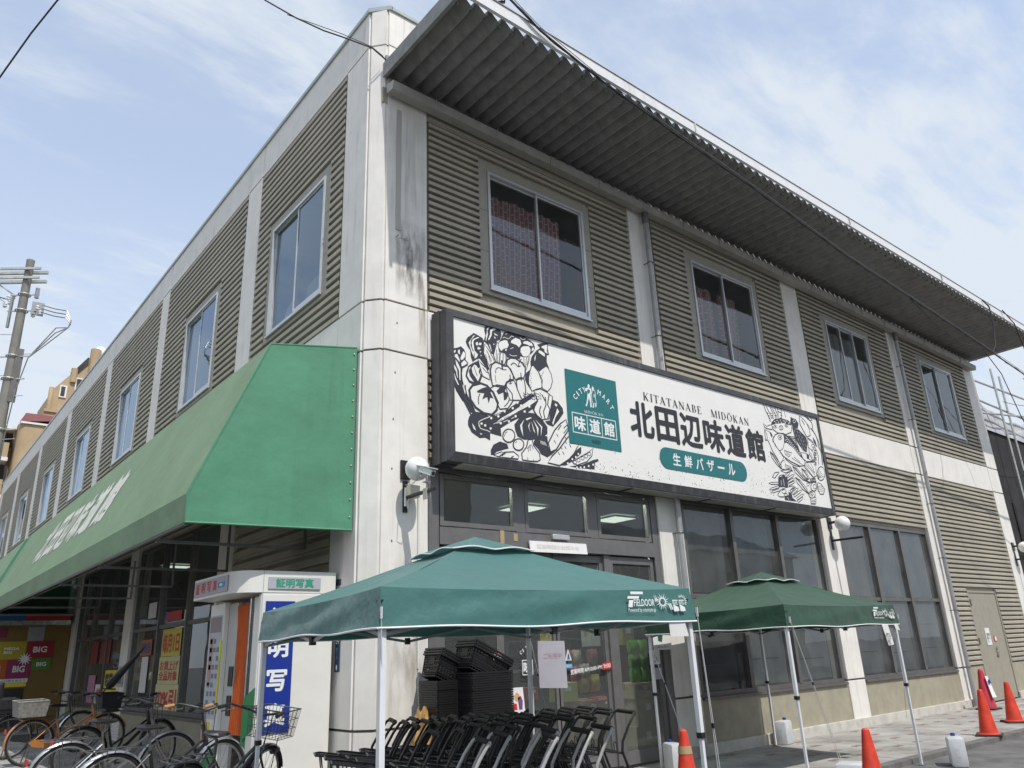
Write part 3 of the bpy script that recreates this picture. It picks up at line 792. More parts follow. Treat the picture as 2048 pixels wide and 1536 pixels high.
# gutter box under the eave with straps
gz = lambda x: 9.30 - .0117 * x
mb = MB()
a, b = .165, 20.42
mb.add([(a, -.03, gz(a) + .02), (a, -.20, gz(a)), (a, -.22, gz(a) + .14), (a, -.03, gz(a) + .17), (b, -.03, gz(b) + .02), (b, -.20, gz(b)), (b, -.22, gz(b) + .14), (b, -.03, gz(b) + .17)],
       [(0, 1, 2, 3), (4, 7, 6, 5), (0, 4, 5, 1), (1, 5, 6, 2), (2, 6, 7, 3), (0, 3, 7, 4)])
GU = mb.build('gutter', MT['gutter'], B)
mb = MB()
k = .9
while k < 20.2:
    mb.obox((k, -.204, gz(k) - .002), (k, -.226, gz(k) + .145), .03, .008); k += 1.15
mb.each('gutter_strap', MT['galv'], GU)
MB().box((.13, .012, 9.20), (20.5, .056, 9.46)).build('wall_plate', MT['siding'], B)
# downpipes
for (x, zb) in ((5.635, .02), (15.42, .02)):
    mb = MB(); mb.tube([(x, -.11, gz(x) + .03), (x, -.11, zb)], .048, 12)
    P_ = mb.build('downpipe', MT['pipe'], B, True)
    mb = MB(); mb.lathe([(.048, 0), (.066, .05), (.066, .22), (.05, .23)], 12, (x, -.11, gz(x) - .22)); mb.build('pipe_head', MT['bronze'], P_, True)
    for z in (8.2, 6.75, 4.6, 3.3, 2.1, .85):
        mb = MB(); mb.torus((x, -.11, z), (0, 0, 1), .052, .010, 14, 6); mb.tube([(x - .03, -.07, z), (x - .05, .0, z)], .009); mb.build('pipe_bracket', MT['bronze'], P_)
# small fittings on the corner column
mb = MB(); mb.obox((.395, -.006, 9.15), (.395, -.006, 7.15), .075, .014, (0, 1, 0)); mb.build('mounting_strip', M('strip_paint', (.45, .42, .38), .6, streak=.8), B)
mb = MB(); mb.tube([(.37, -.0, 7.04), (.37, -.09, 7.04), (.37, -.1, 6.98), (.50, -.1, 6.97), (.50, -.09, 7.03), (.50, 0, 7.03)], .010); mb.build('iron_hook', MT['galv'], B)
# soot and rust that has run down round the old hook and the corner
def stain(name, x0, x1, z0, z1, col, sx, sz, dens, y=-.0022):
    m = bpy.data.materials.new(name); m.use_nodes = True; N = m.node_tree.nodes; L = m.node_tree.links; N.clear()
    o_ = N.new('ShaderNodeOutputMaterial'); t_ = N.new('ShaderNodeBsdfTransparent'); d_ = N.new('ShaderNodeBsdfDiffuse'); d_.inputs[0].default_value = (*col, 1); mx = N.new('ShaderNodeMixShader')
    tc_ = N.new('ShaderNodeTexCoord'); mp = N.new('ShaderNodeMapping'); mp.inputs['Scale'].default_value = (sx, sx, sz); L.new(tc_.outputs['Object'], mp.inputs[0])
    n_ = N.new('ShaderNodeTexNoise'); n_.inputs['Scale'].default_value = 1; n_.inputs['Detail'].default_value = 8; n_.inputs['Roughness'].default_value = .65; L.new(mp.outputs[0], n_.inputs['Vector'])
    sp_ = N.new('ShaderNodeSeparateXYZ'); L.new(tc_.outputs['Generated'], sp_.inputs[0])
    def mm(op, a, b):
        q = N.new('ShaderNodeMath'); q.operation = op
        for i, v in enumerate((a, b)):
            if hasattr(v, 'is_output'): L.new(v, q.inputs[i])
            else: q.inputs[i].default_value = v
        return q.outputs[0]
    ex = mm('MULTIPLY', mm('MULTIPLY', sp_.outputs[0], mm('SUBTRACT', 1.0, sp_.outputs[0])), 4.0)
    ez = mm('MULTIPLY', mm('MULTIPLY', sp_.outputs[2], mm('SUBTRACT', 1.0, sp_.outputs[2])), 4.0)
    r_ = N.new('ShaderNodeMapRange'); r_.inputs['From Min'].default_value = .40; r_.inputs['From Max'].default_value = .72; L.new(n_.outputs['Fac'], r_.inputs['Value'])
    f_ = mm('MULTIPLY', mm('MULTIPLY', r_.outputs[0], dens), mm('MULTIPLY', mm('POWER', ex, .7), mm('POWER', ez, .7)))
    L.new(f_, mx.inputs[0]); L.new(t_.outputs[0], mx.inputs[1]); L.new(d_.outputs[0], mx.inputs[2]); L.new(mx.outputs[0], o_.inputs[0])
    MB().add([(x0, y, z0), (x1, y, z0), (x1, y, z1), (x0, y, z1)], [(0, 1, 2, 3)]).build('dirt_stain', m, col0, recalc=False)
stain('soot_smear', .36, .865, 6.15, 7.35, (.05, .045, .04), 7, 1.6, 1.0)
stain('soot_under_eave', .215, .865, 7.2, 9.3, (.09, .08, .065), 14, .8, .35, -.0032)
stain('rust_run', .72, .86, 5.5, 6.6, (.26, .19, .11), 20, 1.2, .8, -.0042)
stain('grime_low', .23, .86, .85, 2.9, (.28, .24, .18), 5, 1.2, .6)
mb = MB(); mb.tube([(.73, -.015, 3.6), (.725, -.015, 1.45)], .014); mb.tube([(.725, -.015, 1.45), (.70, -.05, 1.2), (.72, -.06, .9)], .006); mb.build('conduit', MT['white_trim'], B)
rust = M('rust_spot', (.20, .10, .045), .9, noise=.4)
mb = MB()
for (x, z) in ((.40, 5.75), (.38, 5.05), (.36, 4.42), (.35, 3.78), (.36, 2.9)): mb.sphere((x, .0, z), (.010, .006, .018), 8, 6)
mb.each('bolt_stub', rust, B)
# outlines of the printed drawings on the big sign, in metres on its face (x, z)
ART_D1=[('f',[(1.05,5.412),(1.122,5.44),(1.168,5.469),(1.218,5.44),(1.25,5.384),(1.243,5.29),(1.285,5.253),(1.275,5.213),(1.192,5.155),(1.181,5.086),(1.188,4.989),(1.224,4.881),(1.24,4.77),(1.276,4.712),(1.182,4.696),(1.082,4.823),(1.046,4.897),(1.044,5.043)]),
('f',[(1.39,5.714),(1.459,5.697),(1.539,5.672),(1.562,5.625),(1.547,5.483),(1.588,5.346),(1.644,5.238),(1.613,5.215),(1.546,5.286),(1.479,5.357),(1.429,5.338),(1.359,5.281),(1.331,5.351),(1.324,5.443),(1.277,5.492),(1.249,5.554),(1.28,5.62)]),
('f',[(1.617,5.882),(1.71,5.9),(1.813,5.887),(1.859,5.863),(1.877,5.795),(1.848,5.717),(1.784,5.685),(1.748,5.571),(1.719,5.469),(1.683,5.478),(1.627,5.588),(1.577,5.62),(1.552,5.623),(1.591,5.728),(1.571,5.793),(1.58,5.857)]),
('f',[(1.894,5.808),(1.927,5.856),(1.992,5.881),(2.11,5.882),(2.284,5.882),(2.338,5.862),(2.403,5.836),(2.468,5.805),(2.492,5.737),(2.448,5.663),(2.395,5.615),(2.331,5.565),(2.265,5.551),(2.176,5.496),(2.057,5.48),(1.962,5.477),(1.902,5.544),(1.839,5.53),(1.806,5.593),(1.809,5.664),(1.859,5.728)]),
('f',[(2.39,5.443),(2.388,5.505),(2.421,5.594),(2.518,5.706),(2.589,5.758),(2.535,5.802),(2.664,5.859),(2.735,5.884),(2.752,5.879),(2.74,5.792),(2.761,5.685),(2.714,5.675),(2.706,5.563),(2.745,5.47),(2.659,5.462),(2.564,5.397),(2.475,5.388)]),
('f',[(2.3,5.318),(2.375,5.377),(2.37,5.305),(2.343,5.211),(2.347,5.106),(2.387,5.052),(2.306,5.143),(2.267,5.214)]),
('f',[(1.289,5.216),(1.368,5.274),(1.448,5.316),(1.494,5.233),(1.482,5.146),(1.52,5.12),(1.467,4.993),(1.36,4.964),(1.293,4.976),(1.237,5.056),(1.249,5.124)]),
('f',[(1.131,4.913),(1.196,4.925),(1.241,4.81),(1.39,4.591),(1.33,4.559),(1.205,4.759)]),
('f',[(1.283,4.508),(1.363,4.587),(1.522,4.596),(1.628,4.551),(1.438,4.466),(1.449,4.391),(1.567,4.353),(1.8,4.421),(1.809,4.31),(1.62,4.328),(1.616,4.228),(1.537,4.255),(1.444,4.237),(1.316,4.295),(1.26,4.384),(1.262,4.45)]),
('f',[(1.438,4.466),(1.628,4.563),(1.881,4.683),(2.206,4.901),(2.36,5.012),(2.449,5.004),(2.262,4.864),(1.993,4.678),(1.82,4.571),(1.679,4.459),(1.462,4.382)]),
('f',[(1.449,4.391),(1.679,4.47),(1.991,4.644),(2.35,4.843),(2.522,4.968),(2.551,4.949),(2.407,4.805),(2.192,4.653),(1.957,4.524),(1.73,4.377),(1.594,4.346),(1.462,4.365)]),
('f',[(2.77,5.0),(2.879,4.982),(2.967,4.898),(2.977,4.827),(2.872,4.701),(2.754,4.587),(2.649,4.606),(2.606,4.647),(2.7,4.674),(2.732,4.896)]),
('f',[(2.051,4.435),(2.041,4.514),(2.132,4.62),(2.269,4.723),(2.402,4.733),(2.548,4.674),(2.646,4.57),(2.638,4.463),(2.56,4.417),(2.392,4.347),(2.202,4.32),(2.089,4.35)]),
('f',[(1.622,4.033),(1.618,4.097),(1.668,4.18),(1.778,4.239),(1.901,4.223),(1.925,4.159),(1.856,4.139),(1.718,4.088),(1.662,4.038)]),
('f',[(2.376,4.321),(2.423,4.374),(2.546,4.438),(2.636,4.427),(2.641,4.288),(2.68,4.212),(2.806,4.263),(2.708,4.18),(2.614,4.122),(2.497,4.154),(2.457,4.217),(2.373,4.275)]),
('f',[(2.849,4.035),(3.028,4.138),(3.203,4.315),(3.288,4.368),(3.278,4.264),(3.124,4.15),(2.958,4.048)]),
('f',[(3.02,4.043),(3.279,4.097),(3.517,4.197),(3.62,4.225),(3.625,4.192),(3.546,4.159),(3.527,4.054),(3.193,4.04)]),
('f',[(9.145,5.51),(9.364,5.527),(9.599,5.406),(9.617,5.285),(9.525,5.074),(9.399,5.103),(9.251,5.235),(9.177,5.347)]),
('f',[(9.15,5.756),(9.21,5.735),(9.318,5.737),(9.402,5.656),(9.34,5.539),(9.145,5.51),(9.09,5.593)]),
('f',[(9.86,5.443),(9.946,5.361),(9.964,5.239),(9.915,5.263),(9.858,5.349)]),
('f',[(8.913,5.339),(9.205,5.351),(9.223,5.232),(9.278,5.058),(9.232,5.082),(9.077,5.272)]),
('f',[(8.365,4.454),(8.428,4.503),(8.56,4.532),(8.694,4.475),(8.647,4.305),(8.312,4.259)]),
('f',[(8.477,4.099),(8.548,4.134),(8.72,4.121),(8.874,4.043),(8.471,4.036)])]
ART_W1=[('f',[(1.053,5.381),(1.083,5.396),(1.079,5.362),(1.052,5.345)]),
('f',[(1.126,5.407),(1.148,5.417),(1.153,5.346),(1.134,5.351),(1.116,5.372)]),
('f',[(1.207,5.404),(1.24,5.382),(1.234,5.33),(1.195,5.28),(1.166,5.27),(1.159,5.306),(1.177,5.343)]),
('f',[(1.068,5.328),(1.106,5.344),(1.124,5.307),(1.147,5.27),(1.142,5.235),(1.1,5.276),(1.067,5.294)]),
('f',[(1.223,5.278),(1.247,5.266),(1.266,5.24),(1.222,5.206),(1.178,5.181),(1.167,5.22),(1.194,5.255)]),
('f',[(1.076,5.263),(1.113,5.221),(1.154,5.147),(1.152,4.982),(1.137,4.987),(1.13,5.117),(1.089,5.183)]),
('f',[(1.051,5.192),(1.097,5.127),(1.112,5.007),(1.1,5.013),(1.082,5.091),(1.05,5.142)]),
('f',[(1.049,5.085),(1.076,5.008),(1.13,4.905),(1.116,4.902),(1.066,4.982)]),
('f',[(1.192,4.941),(1.232,4.834),(1.222,4.8),(1.187,4.907)]),
('f',[(1.379,5.67),(1.414,5.686),(1.338,5.6),(1.326,5.52),(1.363,5.443),(1.392,5.432),(1.38,5.362),(1.352,5.406),(1.325,5.477),(1.298,5.547)]),
('f',[(1.459,5.671),(1.484,5.668),(1.397,5.613),(1.377,5.578),(1.393,5.458),(1.451,5.411),(1.43,5.364),(1.39,5.338),(1.397,5.416),(1.359,5.485),(1.347,5.559),(1.368,5.615)]),
('f',[(1.416,5.574),(1.456,5.597),(1.46,5.55),(1.425,5.538)]),
('f',[(1.476,5.588),(1.516,5.597),(1.51,5.561),(1.47,5.552)]),
('f',[(1.454,5.527),(1.503,5.512),(1.468,5.483),(1.443,5.49)]),
('f',[(1.482,5.469),(1.507,5.466),(1.491,5.441)]),
('f',[(1.49,5.415),(1.515,5.412),(1.502,5.392)]),
('f',[(1.621,5.841),(1.668,5.87),(1.624,5.806),(1.632,5.746),(1.599,5.651),(1.588,5.635),(1.601,5.73),(1.613,5.768)]),
('f',[(1.676,5.828),(1.74,5.87),(1.791,5.864),(1.707,5.817),(1.694,5.743),(1.645,5.661),(1.635,5.677),(1.668,5.755)]),
('f',[(1.737,5.798),(1.788,5.783),(1.814,5.771),(1.756,5.767)]),
('f',[(1.735,5.744),(1.775,5.727),(1.749,5.712)]),
('f',[(1.715,5.629),(1.746,5.632),(1.729,5.611)]),
('f',[(1.643,5.617),(1.668,5.597),(1.694,5.498),(1.675,5.52)]),
('f',[(1.566,5.591),(1.654,5.498),(1.721,5.391),(1.729,5.35),(1.657,5.309),(1.629,5.243),(1.588,5.363),(1.547,5.457)]),
('f',[(1.789,5.677),(1.816,5.577),(1.833,5.511),(1.817,5.359),(1.76,5.356),(1.718,5.46)]),
('f',[(1.836,5.683),(1.921,5.73),(1.974,5.733),(1.998,5.671),(1.969,5.62),(1.905,5.597),(1.861,5.552),(1.821,5.587),(1.808,5.637)]),
('f',[(2.05,5.755),(2.128,5.813),(2.214,5.802),(2.233,5.742),(2.185,5.677),(2.144,5.704),(2.037,5.716)]),
('f',[(2.279,5.789),(2.346,5.814),(2.434,5.797),(2.454,5.756),(2.387,5.75),(2.31,5.76),(2.266,5.754)]),
('f',[(2.264,5.713),(2.375,5.738),(2.405,5.69),(2.378,5.612),(2.32,5.563),(2.255,5.558),(2.209,5.611),(2.218,5.676)]),
('f',[(1.936,5.6),(1.963,5.601),(1.951,5.572),(1.925,5.575)]),
('f',[(2.429,5.723),(2.47,5.741),(2.467,5.704),(2.42,5.666)]),
('s',[(1.896,5.755),(1.924,5.775),(1.992,5.764),(2.042,5.807),(2.053,5.823),(2.096,5.819)],0.0081,False),
('s',[(2.216,5.838),(2.258,5.812),(2.315,5.843)],0.0081,False),
('s',[(1.947,5.825),(1.98,5.842)],0.0081,False),
('s',[(2.022,5.619),(2.082,5.654)],0.0081,False),
('s',[(2.002,5.53),(2.059,5.52),(2.14,5.542)],0.0081,False),
('f',[(1.839,5.517),(1.902,5.535),(1.943,5.517),(1.951,5.457),(1.915,5.362),(1.822,5.36)]),
('f',[(2.2,5.546),(2.265,5.551),(2.387,5.577),(2.348,5.479),(2.297,5.353),(2.257,5.407),(2.175,5.478)]),
('f',[(2.625,5.794),(2.732,5.846),(2.719,5.741),(2.733,5.698),(2.677,5.713),(2.669,5.758),(2.613,5.773)]),
('f',[(2.563,5.716),(2.609,5.717),(2.675,5.69),(2.671,5.638),(2.605,5.661),(2.55,5.685)]),
('f',[(2.503,5.648),(2.482,5.552),(2.47,5.523),(2.467,5.576)]),
('f',[(2.529,5.372),(2.612,5.443),(2.684,5.494),(2.727,5.467),(2.779,5.386),(2.793,5.28),(2.751,5.173),(2.69,5.108),(2.591,5.134),(2.577,5.256)]),
('f',[(2.4,5.431),(2.435,5.457),(2.476,5.416),(2.54,5.365),(2.6,5.261),(2.575,5.14),(2.478,5.104),(2.388,5.057),(2.334,5.157),(2.34,5.255),(2.368,5.349)]),
('f',[(1.941,5.368),(1.96,5.442),(2.026,5.482),(2.111,5.491),(2.184,5.463),(2.238,5.456),(2.283,5.394),(2.277,5.287),(2.241,5.218),(2.094,5.172),(2.055,5.225),(1.996,5.318)]),
('f',[(1.66,5.122),(1.654,5.231),(1.682,5.314),(1.75,5.363),(1.832,5.354),(1.893,5.336),(1.956,5.345),(2.012,5.312),(2.055,5.225),(2.056,5.156),(1.934,5.107),(1.878,5.011),(1.685,5.009)]),
('f',[(2.108,5.14),(2.138,5.202),(2.214,5.23),(2.255,5.194),(2.274,5.049),(2.239,4.913),(2.185,4.904),(2.119,5.038)]),
('f',[(1.928,5.08),(1.988,5.156),(2.052,5.164),(2.091,5.111),(2.128,5.014),(2.206,4.89),(1.973,4.85),(1.919,5.01)]),
('f',[(1.298,5.193),(1.328,5.216),(1.287,5.141),(1.305,5.069),(1.37,4.999),(1.303,5.011),(1.262,5.069)]),
('f',[(1.387,5.253),(1.426,5.236),(1.444,5.206),(1.475,5.229),(1.453,5.157),(1.481,5.112),(1.439,5.021),(1.411,5.057),(1.354,5.121),(1.337,5.192)]),
('f',[(1.448,5.334),(1.506,5.286),(1.584,5.243),(1.631,5.159),(1.638,5.084),(1.52,5.112),(1.484,5.214)]),
('f',[(1.326,4.421),(1.358,4.388),(1.388,4.327),(1.344,4.353)]),
('f',[(1.446,4.306),(1.492,4.3),(1.459,4.285)]),
('f',[(1.644,4.963),(1.757,5.031),(1.926,5.039),(2.021,4.951),(2.03,4.847),(1.939,4.727),(1.798,4.692),(1.746,4.775),(1.695,4.881)]),
('f',[(1.292,4.876),(1.347,4.948),(1.482,5.002),(1.59,4.988),(1.696,4.904),(1.767,4.778),(1.742,4.671),(1.657,4.59),(1.522,4.59),(1.391,4.647),(1.309,4.744)]),
('s',[(1.62,4.344),(1.567,4.359),(1.462,4.37),(1.431,4.432),(1.465,4.481),(1.628,4.56)],0.0099,False),
('s',[(1.679,4.464),(1.847,4.552),(2.109,4.709)],0.0066,False),
('f',[(1.663,4.544),(1.657,4.53),(1.643,4.522),(1.63,4.526),(1.624,4.537),(1.631,4.551),(1.645,4.559),(1.658,4.555)]),
('f',[(1.896,4.676),(1.89,4.662),(1.875,4.655),(1.861,4.658),(1.856,4.67),(1.862,4.684),(1.877,4.691),(1.891,4.688)]),
('f',[(1.786,4.588),(1.779,4.574),(1.765,4.566),(1.751,4.569),(1.746,4.581),(1.752,4.595),(1.766,4.603),(1.78,4.6)]),
('f',[(2.132,4.841),(2.125,4.827),(2.11,4.819),(2.096,4.822),(2.09,4.834),(2.097,4.848),(2.112,4.856),(2.127,4.854)]),
('f',[(2.045,4.747),(2.039,4.733),(2.024,4.725),(2.009,4.728),(2.004,4.74),(2.011,4.754),(2.026,4.762),(2.04,4.759)]),
('f',[(1.979,4.642),(1.972,4.628),(1.958,4.62),(1.944,4.623),(1.938,4.635),(1.945,4.649),(1.96,4.657),(1.974,4.654)]),
('f',[(1.861,4.571),(1.854,4.557),(1.84,4.55),(1.826,4.553),(1.821,4.565),(1.827,4.579),(1.842,4.586),(1.856,4.583)]),
('f',[(2.196,4.807),(2.189,4.793),(2.173,4.785),(2.159,4.788),(2.153,4.8),(2.16,4.815),(2.176,4.823),(2.19,4.82)]),
('f',[(2.126,4.731),(2.119,4.717),(2.104,4.709),(2.09,4.712),(2.085,4.725),(2.091,4.739),(2.106,4.747),(2.121,4.744)]),
('f',[(2.09,4.639),(2.083,4.624),(2.068,4.617),(2.054,4.62),(2.048,4.632),(2.055,4.646),(2.07,4.654),(2.084,4.651)]),
('f',[(2.257,4.733),(2.25,4.719),(2.235,4.711),(2.22,4.714),(2.214,4.726),(2.221,4.741),(2.237,4.749),(2.251,4.745)]),
('f',[(2.347,4.821),(2.34,4.807),(2.325,4.798),(2.31,4.802),(2.304,4.814),(2.312,4.829),(2.327,4.837),(2.342,4.834)]),
('f',[(1.823,4.497),(1.817,4.484),(1.802,4.476),(1.788,4.479),(1.783,4.491),(1.789,4.505),(1.804,4.513),(1.818,4.509)]),
('f',[(1.967,4.545),(1.961,4.531),(1.946,4.523),(1.932,4.526),(1.927,4.538),(1.933,4.552),(1.948,4.56),(1.962,4.557)]),
('f',[(1.499,4.442),(1.493,4.429),(1.479,4.422),(1.466,4.425),(1.461,4.436),(1.467,4.45),(1.48,4.457),(1.494,4.454)]),
('f',[(1.558,4.427),(1.552,4.413),(1.538,4.406),(1.525,4.409),(1.52,4.421),(1.526,4.434),(1.54,4.442),(1.553,4.439)]),
('f',[(1.648,4.398),(1.642,4.385),(1.628,4.378),(1.615,4.381),(1.609,4.392),(1.616,4.406),(1.63,4.413),(1.643,4.41)]),
('s',[(1.711,4.587),(1.809,4.637)],0.0066,False),
('s',[(1.938,4.715),(1.997,4.76)],0.0066,False),
('s',[(1.734,4.48),(1.79,4.507)],0.0066,False),
('s',[(1.845,4.516),(1.931,4.56)],0.0072,False),
('s',[(1.988,4.586),(2.047,4.618)],0.0072,False),
('s',[(1.863,4.589),(1.934,4.623)],0.0072,False),
('s',[(2.14,4.749),(2.23,4.811)],0.0072,False),
('f',[(2.424,5.071),(2.548,5.118),(2.669,5.092),(2.781,5.038),(2.739,4.897),(2.686,4.695),(2.547,4.662),(2.431,4.726),(2.391,4.791),(2.489,4.927)]),
('f',[(2.855,4.88),(2.891,4.837),(2.813,4.739),(2.756,4.611),(2.743,4.645),(2.816,4.788)]),
('f',[(2.822,4.954),(2.867,4.931),(2.841,4.902),(2.811,4.921)]),
('f',[(2.218,4.61),(2.141,4.517),(2.152,4.45),(2.19,4.364),(2.181,4.466),(2.177,4.523)]),
('f',[(2.327,4.598),(2.286,4.528),(2.324,4.435),(2.303,4.519)]),
('f',[(2.35,4.607),(2.413,4.442),(2.382,4.473),(2.361,4.551)]),
('f',[(2.381,4.636),(2.477,4.522),(2.454,4.402),(2.444,4.517)]),
('f',[(2.426,4.643),(2.547,4.555),(2.514,4.41),(2.523,4.54)]),
('f',[(2.248,4.627),(2.339,4.664),(2.36,4.656),(2.262,4.605)]),
('f',[(2.04,4.354),(2.027,4.312),(1.996,4.276),(1.953,4.252),(1.907,4.246),(1.866,4.258),(1.838,4.286),(1.83,4.324),(1.842,4.366),(1.872,4.402),(1.915,4.427),(1.962,4.434),(2.004,4.422),(2.032,4.393)]),
('f',[(2.192,4.251),(2.18,4.214),(2.153,4.182),(2.114,4.161),(2.072,4.156),(2.036,4.167),(2.011,4.191),(2.004,4.225),(2.015,4.262),(2.042,4.294),(2.081,4.315),(2.123,4.321),(2.16,4.31),(2.185,4.285)]),
('f',[(1.742,4.026),(1.854,4.1),(2.007,4.125),(2.089,4.08),(2.079,4.034),(1.878,4.026)]),
('f',[(1.662,4.038),(1.799,4.099),(1.867,4.085),(1.742,4.026)]),
('f',[(2.274,4.33),(2.348,4.34),(2.365,4.262),(2.468,4.162),(2.476,4.071),(2.416,4.041),(2.285,4.031),(2.157,4.033),(2.147,4.121),(2.239,4.223)]),
('s',[(2.495,4.349),(2.514,4.3)],0.0077,False),
('s',[(2.516,4.348),(2.538,4.297)],0.0084,False),
('s',[(2.537,4.346),(2.562,4.295)],0.0084,False),
('s',[(2.558,4.344),(2.585,4.292)],0.0084,False),
('s',[(2.578,4.342),(2.609,4.289)],0.0077,False),
('f',[(2.644,4.335),(2.782,4.543),(2.9,4.657),(3.017,4.735),(3.051,4.583),(2.911,4.419),(2.79,4.261),(2.68,4.212)]),
('f',[(2.616,4.048),(2.706,4.157),(2.854,4.281),(3.043,4.485),(3.058,4.391),(3.234,4.391),(3.133,4.246),(3.029,4.15),(2.834,4.033)]),
('f',[(3.073,4.114),(3.291,4.23),(3.446,4.31),(3.527,4.375),(3.49,4.255),(3.382,4.157),(3.181,4.08)]),
('s',[(2.925,4.114),(3.065,4.202)],0.0072,False),
('f',[(8.14,5.456),(8.228,5.418),(8.406,5.481),(8.452,5.422),(8.391,5.38),(8.219,5.379),(8.161,5.393)]),
('f',[(8.404,5.474),(8.52,5.581),(8.743,5.654),(9.003,5.656),(9.141,5.586),(9.067,5.422),(8.837,5.344),(8.582,5.344),(8.444,5.391)]),
('f',[(8.149,5.347),(8.348,5.31),(8.403,5.237),(8.397,5.119),(8.554,4.965),(8.651,4.86),(8.51,4.713),(8.418,4.832),(8.305,4.962),(8.208,5.152),(8.129,5.126)]),
('s',[(9.191,5.486),(9.21,5.44)],0.008,False),
('s',[(9.289,5.483),(9.308,5.437)],0.008,False),
('s',[(9.388,5.481),(9.406,5.434)],0.008,False),
('s',[(9.235,5.408),(9.254,5.362)],0.008,False),
('s',[(9.333,5.405),(9.352,5.359)],0.008,False),
('s',[(9.432,5.403),(9.451,5.356)],0.008,False),
('s',[(9.279,5.331),(9.297,5.284)],0.008,False),
('s',[(9.377,5.327),(9.396,5.281)],0.008,False),
('s',[(9.476,5.324),(9.495,5.278)],0.008,False),
('s',[(9.323,5.253),(9.341,5.207)],0.008,False),
('s',[(9.421,5.249),(9.44,5.203)],0.008,False),
('s',[(9.52,5.246),(9.539,5.199)],0.008,False),
('s',[(9.269,5.179),(9.287,5.133)],0.008,False),
('s',[(9.367,5.175),(9.385,5.129)],0.008,False),
('s',[(9.465,5.171),(9.484,5.125)],0.008,False),
('s',[(9.313,5.101),(9.331,5.055)],0.0075,False),
('s',[(9.411,5.097),(9.429,5.051)],0.0075,False),
('s',[(9.3,5.684),(9.282,5.661),(9.251,5.646),(9.22,5.645),(9.204,5.659),(9.21,5.681),(9.236,5.701),(9.269,5.71),(9.295,5.703)],0.0096,True),
('s',[(9.141,5.586),(9.15,5.526)],0.0112,False),
('f',[(9.479,5.825),(9.627,5.769),(9.785,5.652),(9.768,5.461),(9.628,5.41),(9.529,5.536),(9.454,5.649)]),
('f',[(9.652,5.398),(9.805,5.357),(9.881,5.243),(9.74,5.147),(9.616,5.193),(9.631,5.287)]),
('f',[(9.301,5.045),(9.492,5.055),(9.566,4.942),(9.756,4.935),(9.467,4.885),(9.347,4.931)]),
('f',[(9.63,5.195),(9.758,5.119),(9.776,4.999),(9.704,4.944),(9.624,5.041)]),
('f',[(8.361,5.173),(8.493,5.294),(8.633,5.344),(8.79,5.359),(8.981,5.304),(9.163,5.208),(9.269,5.026),(9.388,4.891),(9.388,4.801),(9.191,4.763),(8.894,4.816),(8.66,4.89),(8.558,4.98),(8.432,5.065)]),
('s',[(9.013,5.323),(9.17,5.323)],0.0105,False),
('s',[(9.052,5.296),(9.184,5.279)],0.0112,False),
('s',[(9.091,5.268),(9.198,5.236)],0.0112,False),
('s',[(9.131,5.24),(9.212,5.192)],0.0112,False),
('s',[(9.17,5.212),(9.225,5.149)],0.0105,False),
('f',[(8.707,5.014),(8.971,4.996),(8.84,4.898),(8.725,4.943)]),
('f',[(9.388,4.846),(9.782,4.931),(9.748,4.631),(9.593,4.592),(9.438,4.702),(9.339,4.773)]),
('f',[(10.081,4.713),(10.046,4.648),(9.987,4.593),(9.918,4.559),(9.851,4.552),(9.8,4.574),(9.775,4.619),(9.78,4.68),(9.815,4.744),(9.873,4.799),(9.942,4.834),(10.01,4.842),(10.061,4.821),(10.087,4.775)]),
('f',[(9.741,4.495),(9.859,4.477),(9.968,4.383),(9.892,4.279),(9.763,4.267),(9.7,4.342)]),
('f',[(8.224,4.93),(8.311,4.89),(8.471,4.751),(8.511,4.627),(8.382,4.698),(8.245,4.825)]),
('f',[(8.921,4.732),(9.066,4.697),(9.327,4.512),(9.46,4.467),(9.215,4.493),(8.988,4.608)]),
('f',[(8.962,4.517),(9.105,4.474),(9.299,4.333),(9.358,4.222),(9.156,4.298),(8.984,4.418)]),
('f',[(9.232,4.723),(9.378,4.68),(9.47,4.542),(9.359,4.53),(9.25,4.607)]),
('f',[(9.331,4.439),(9.441,4.45),(9.351,4.375)]),
('f',[(8.523,4.758),(8.665,4.818),(8.666,4.731),(8.863,4.71),(8.688,4.632),(8.537,4.63)]),
('s',[(8.438,4.405),(8.435,4.306)],0.012,False),
('s',[(8.523,4.442),(8.522,4.307)],0.0112,False),
('s',[(8.42,4.474),(8.501,4.497)],0.012,False),
('f',[(8.165,4.433),(8.263,4.528),(8.419,4.559),(8.356,4.51),(8.236,4.426)]),
('f',[(8.478,4.594),(8.741,4.638),(8.895,4.641),(8.62,4.567)]),
('f',[(8.012,4.305),(8.103,4.296),(8.329,4.319),(8.339,4.357),(8.113,4.333)]),
('f',[(7.993,4.186),(8.097,4.195),(8.333,4.257),(8.324,4.291),(8.088,4.229)]),
('f',[(8.039,4.135),(8.133,4.144),(8.344,4.202),(8.332,4.236),(8.122,4.177)]),
('f',[(8.807,4.602),(8.726,4.581),(8.581,4.505),(8.617,4.481),(8.762,4.557)]),
('f',[(8.955,4.582),(8.851,4.556),(8.647,4.463),(8.677,4.436),(8.881,4.528)]),
('f',[(8.944,4.501),(8.854,4.486),(8.675,4.417),(8.698,4.387),(8.878,4.456)]),
('f',[(8.94,4.443),(8.85,4.428),(8.671,4.36),(8.694,4.33),(8.874,4.398)]),
('f',[(8.881,4.329),(8.804,4.306),(8.676,4.229),(8.718,4.207),(8.847,4.285)]),
('f',[(9.007,4.319),(8.909,4.289),(8.73,4.192),(8.768,4.169),(8.948,4.265)]),
('f',[(9.13,4.295),(9.013,4.262),(8.785,4.156),(8.818,4.129),(9.047,4.235)]),
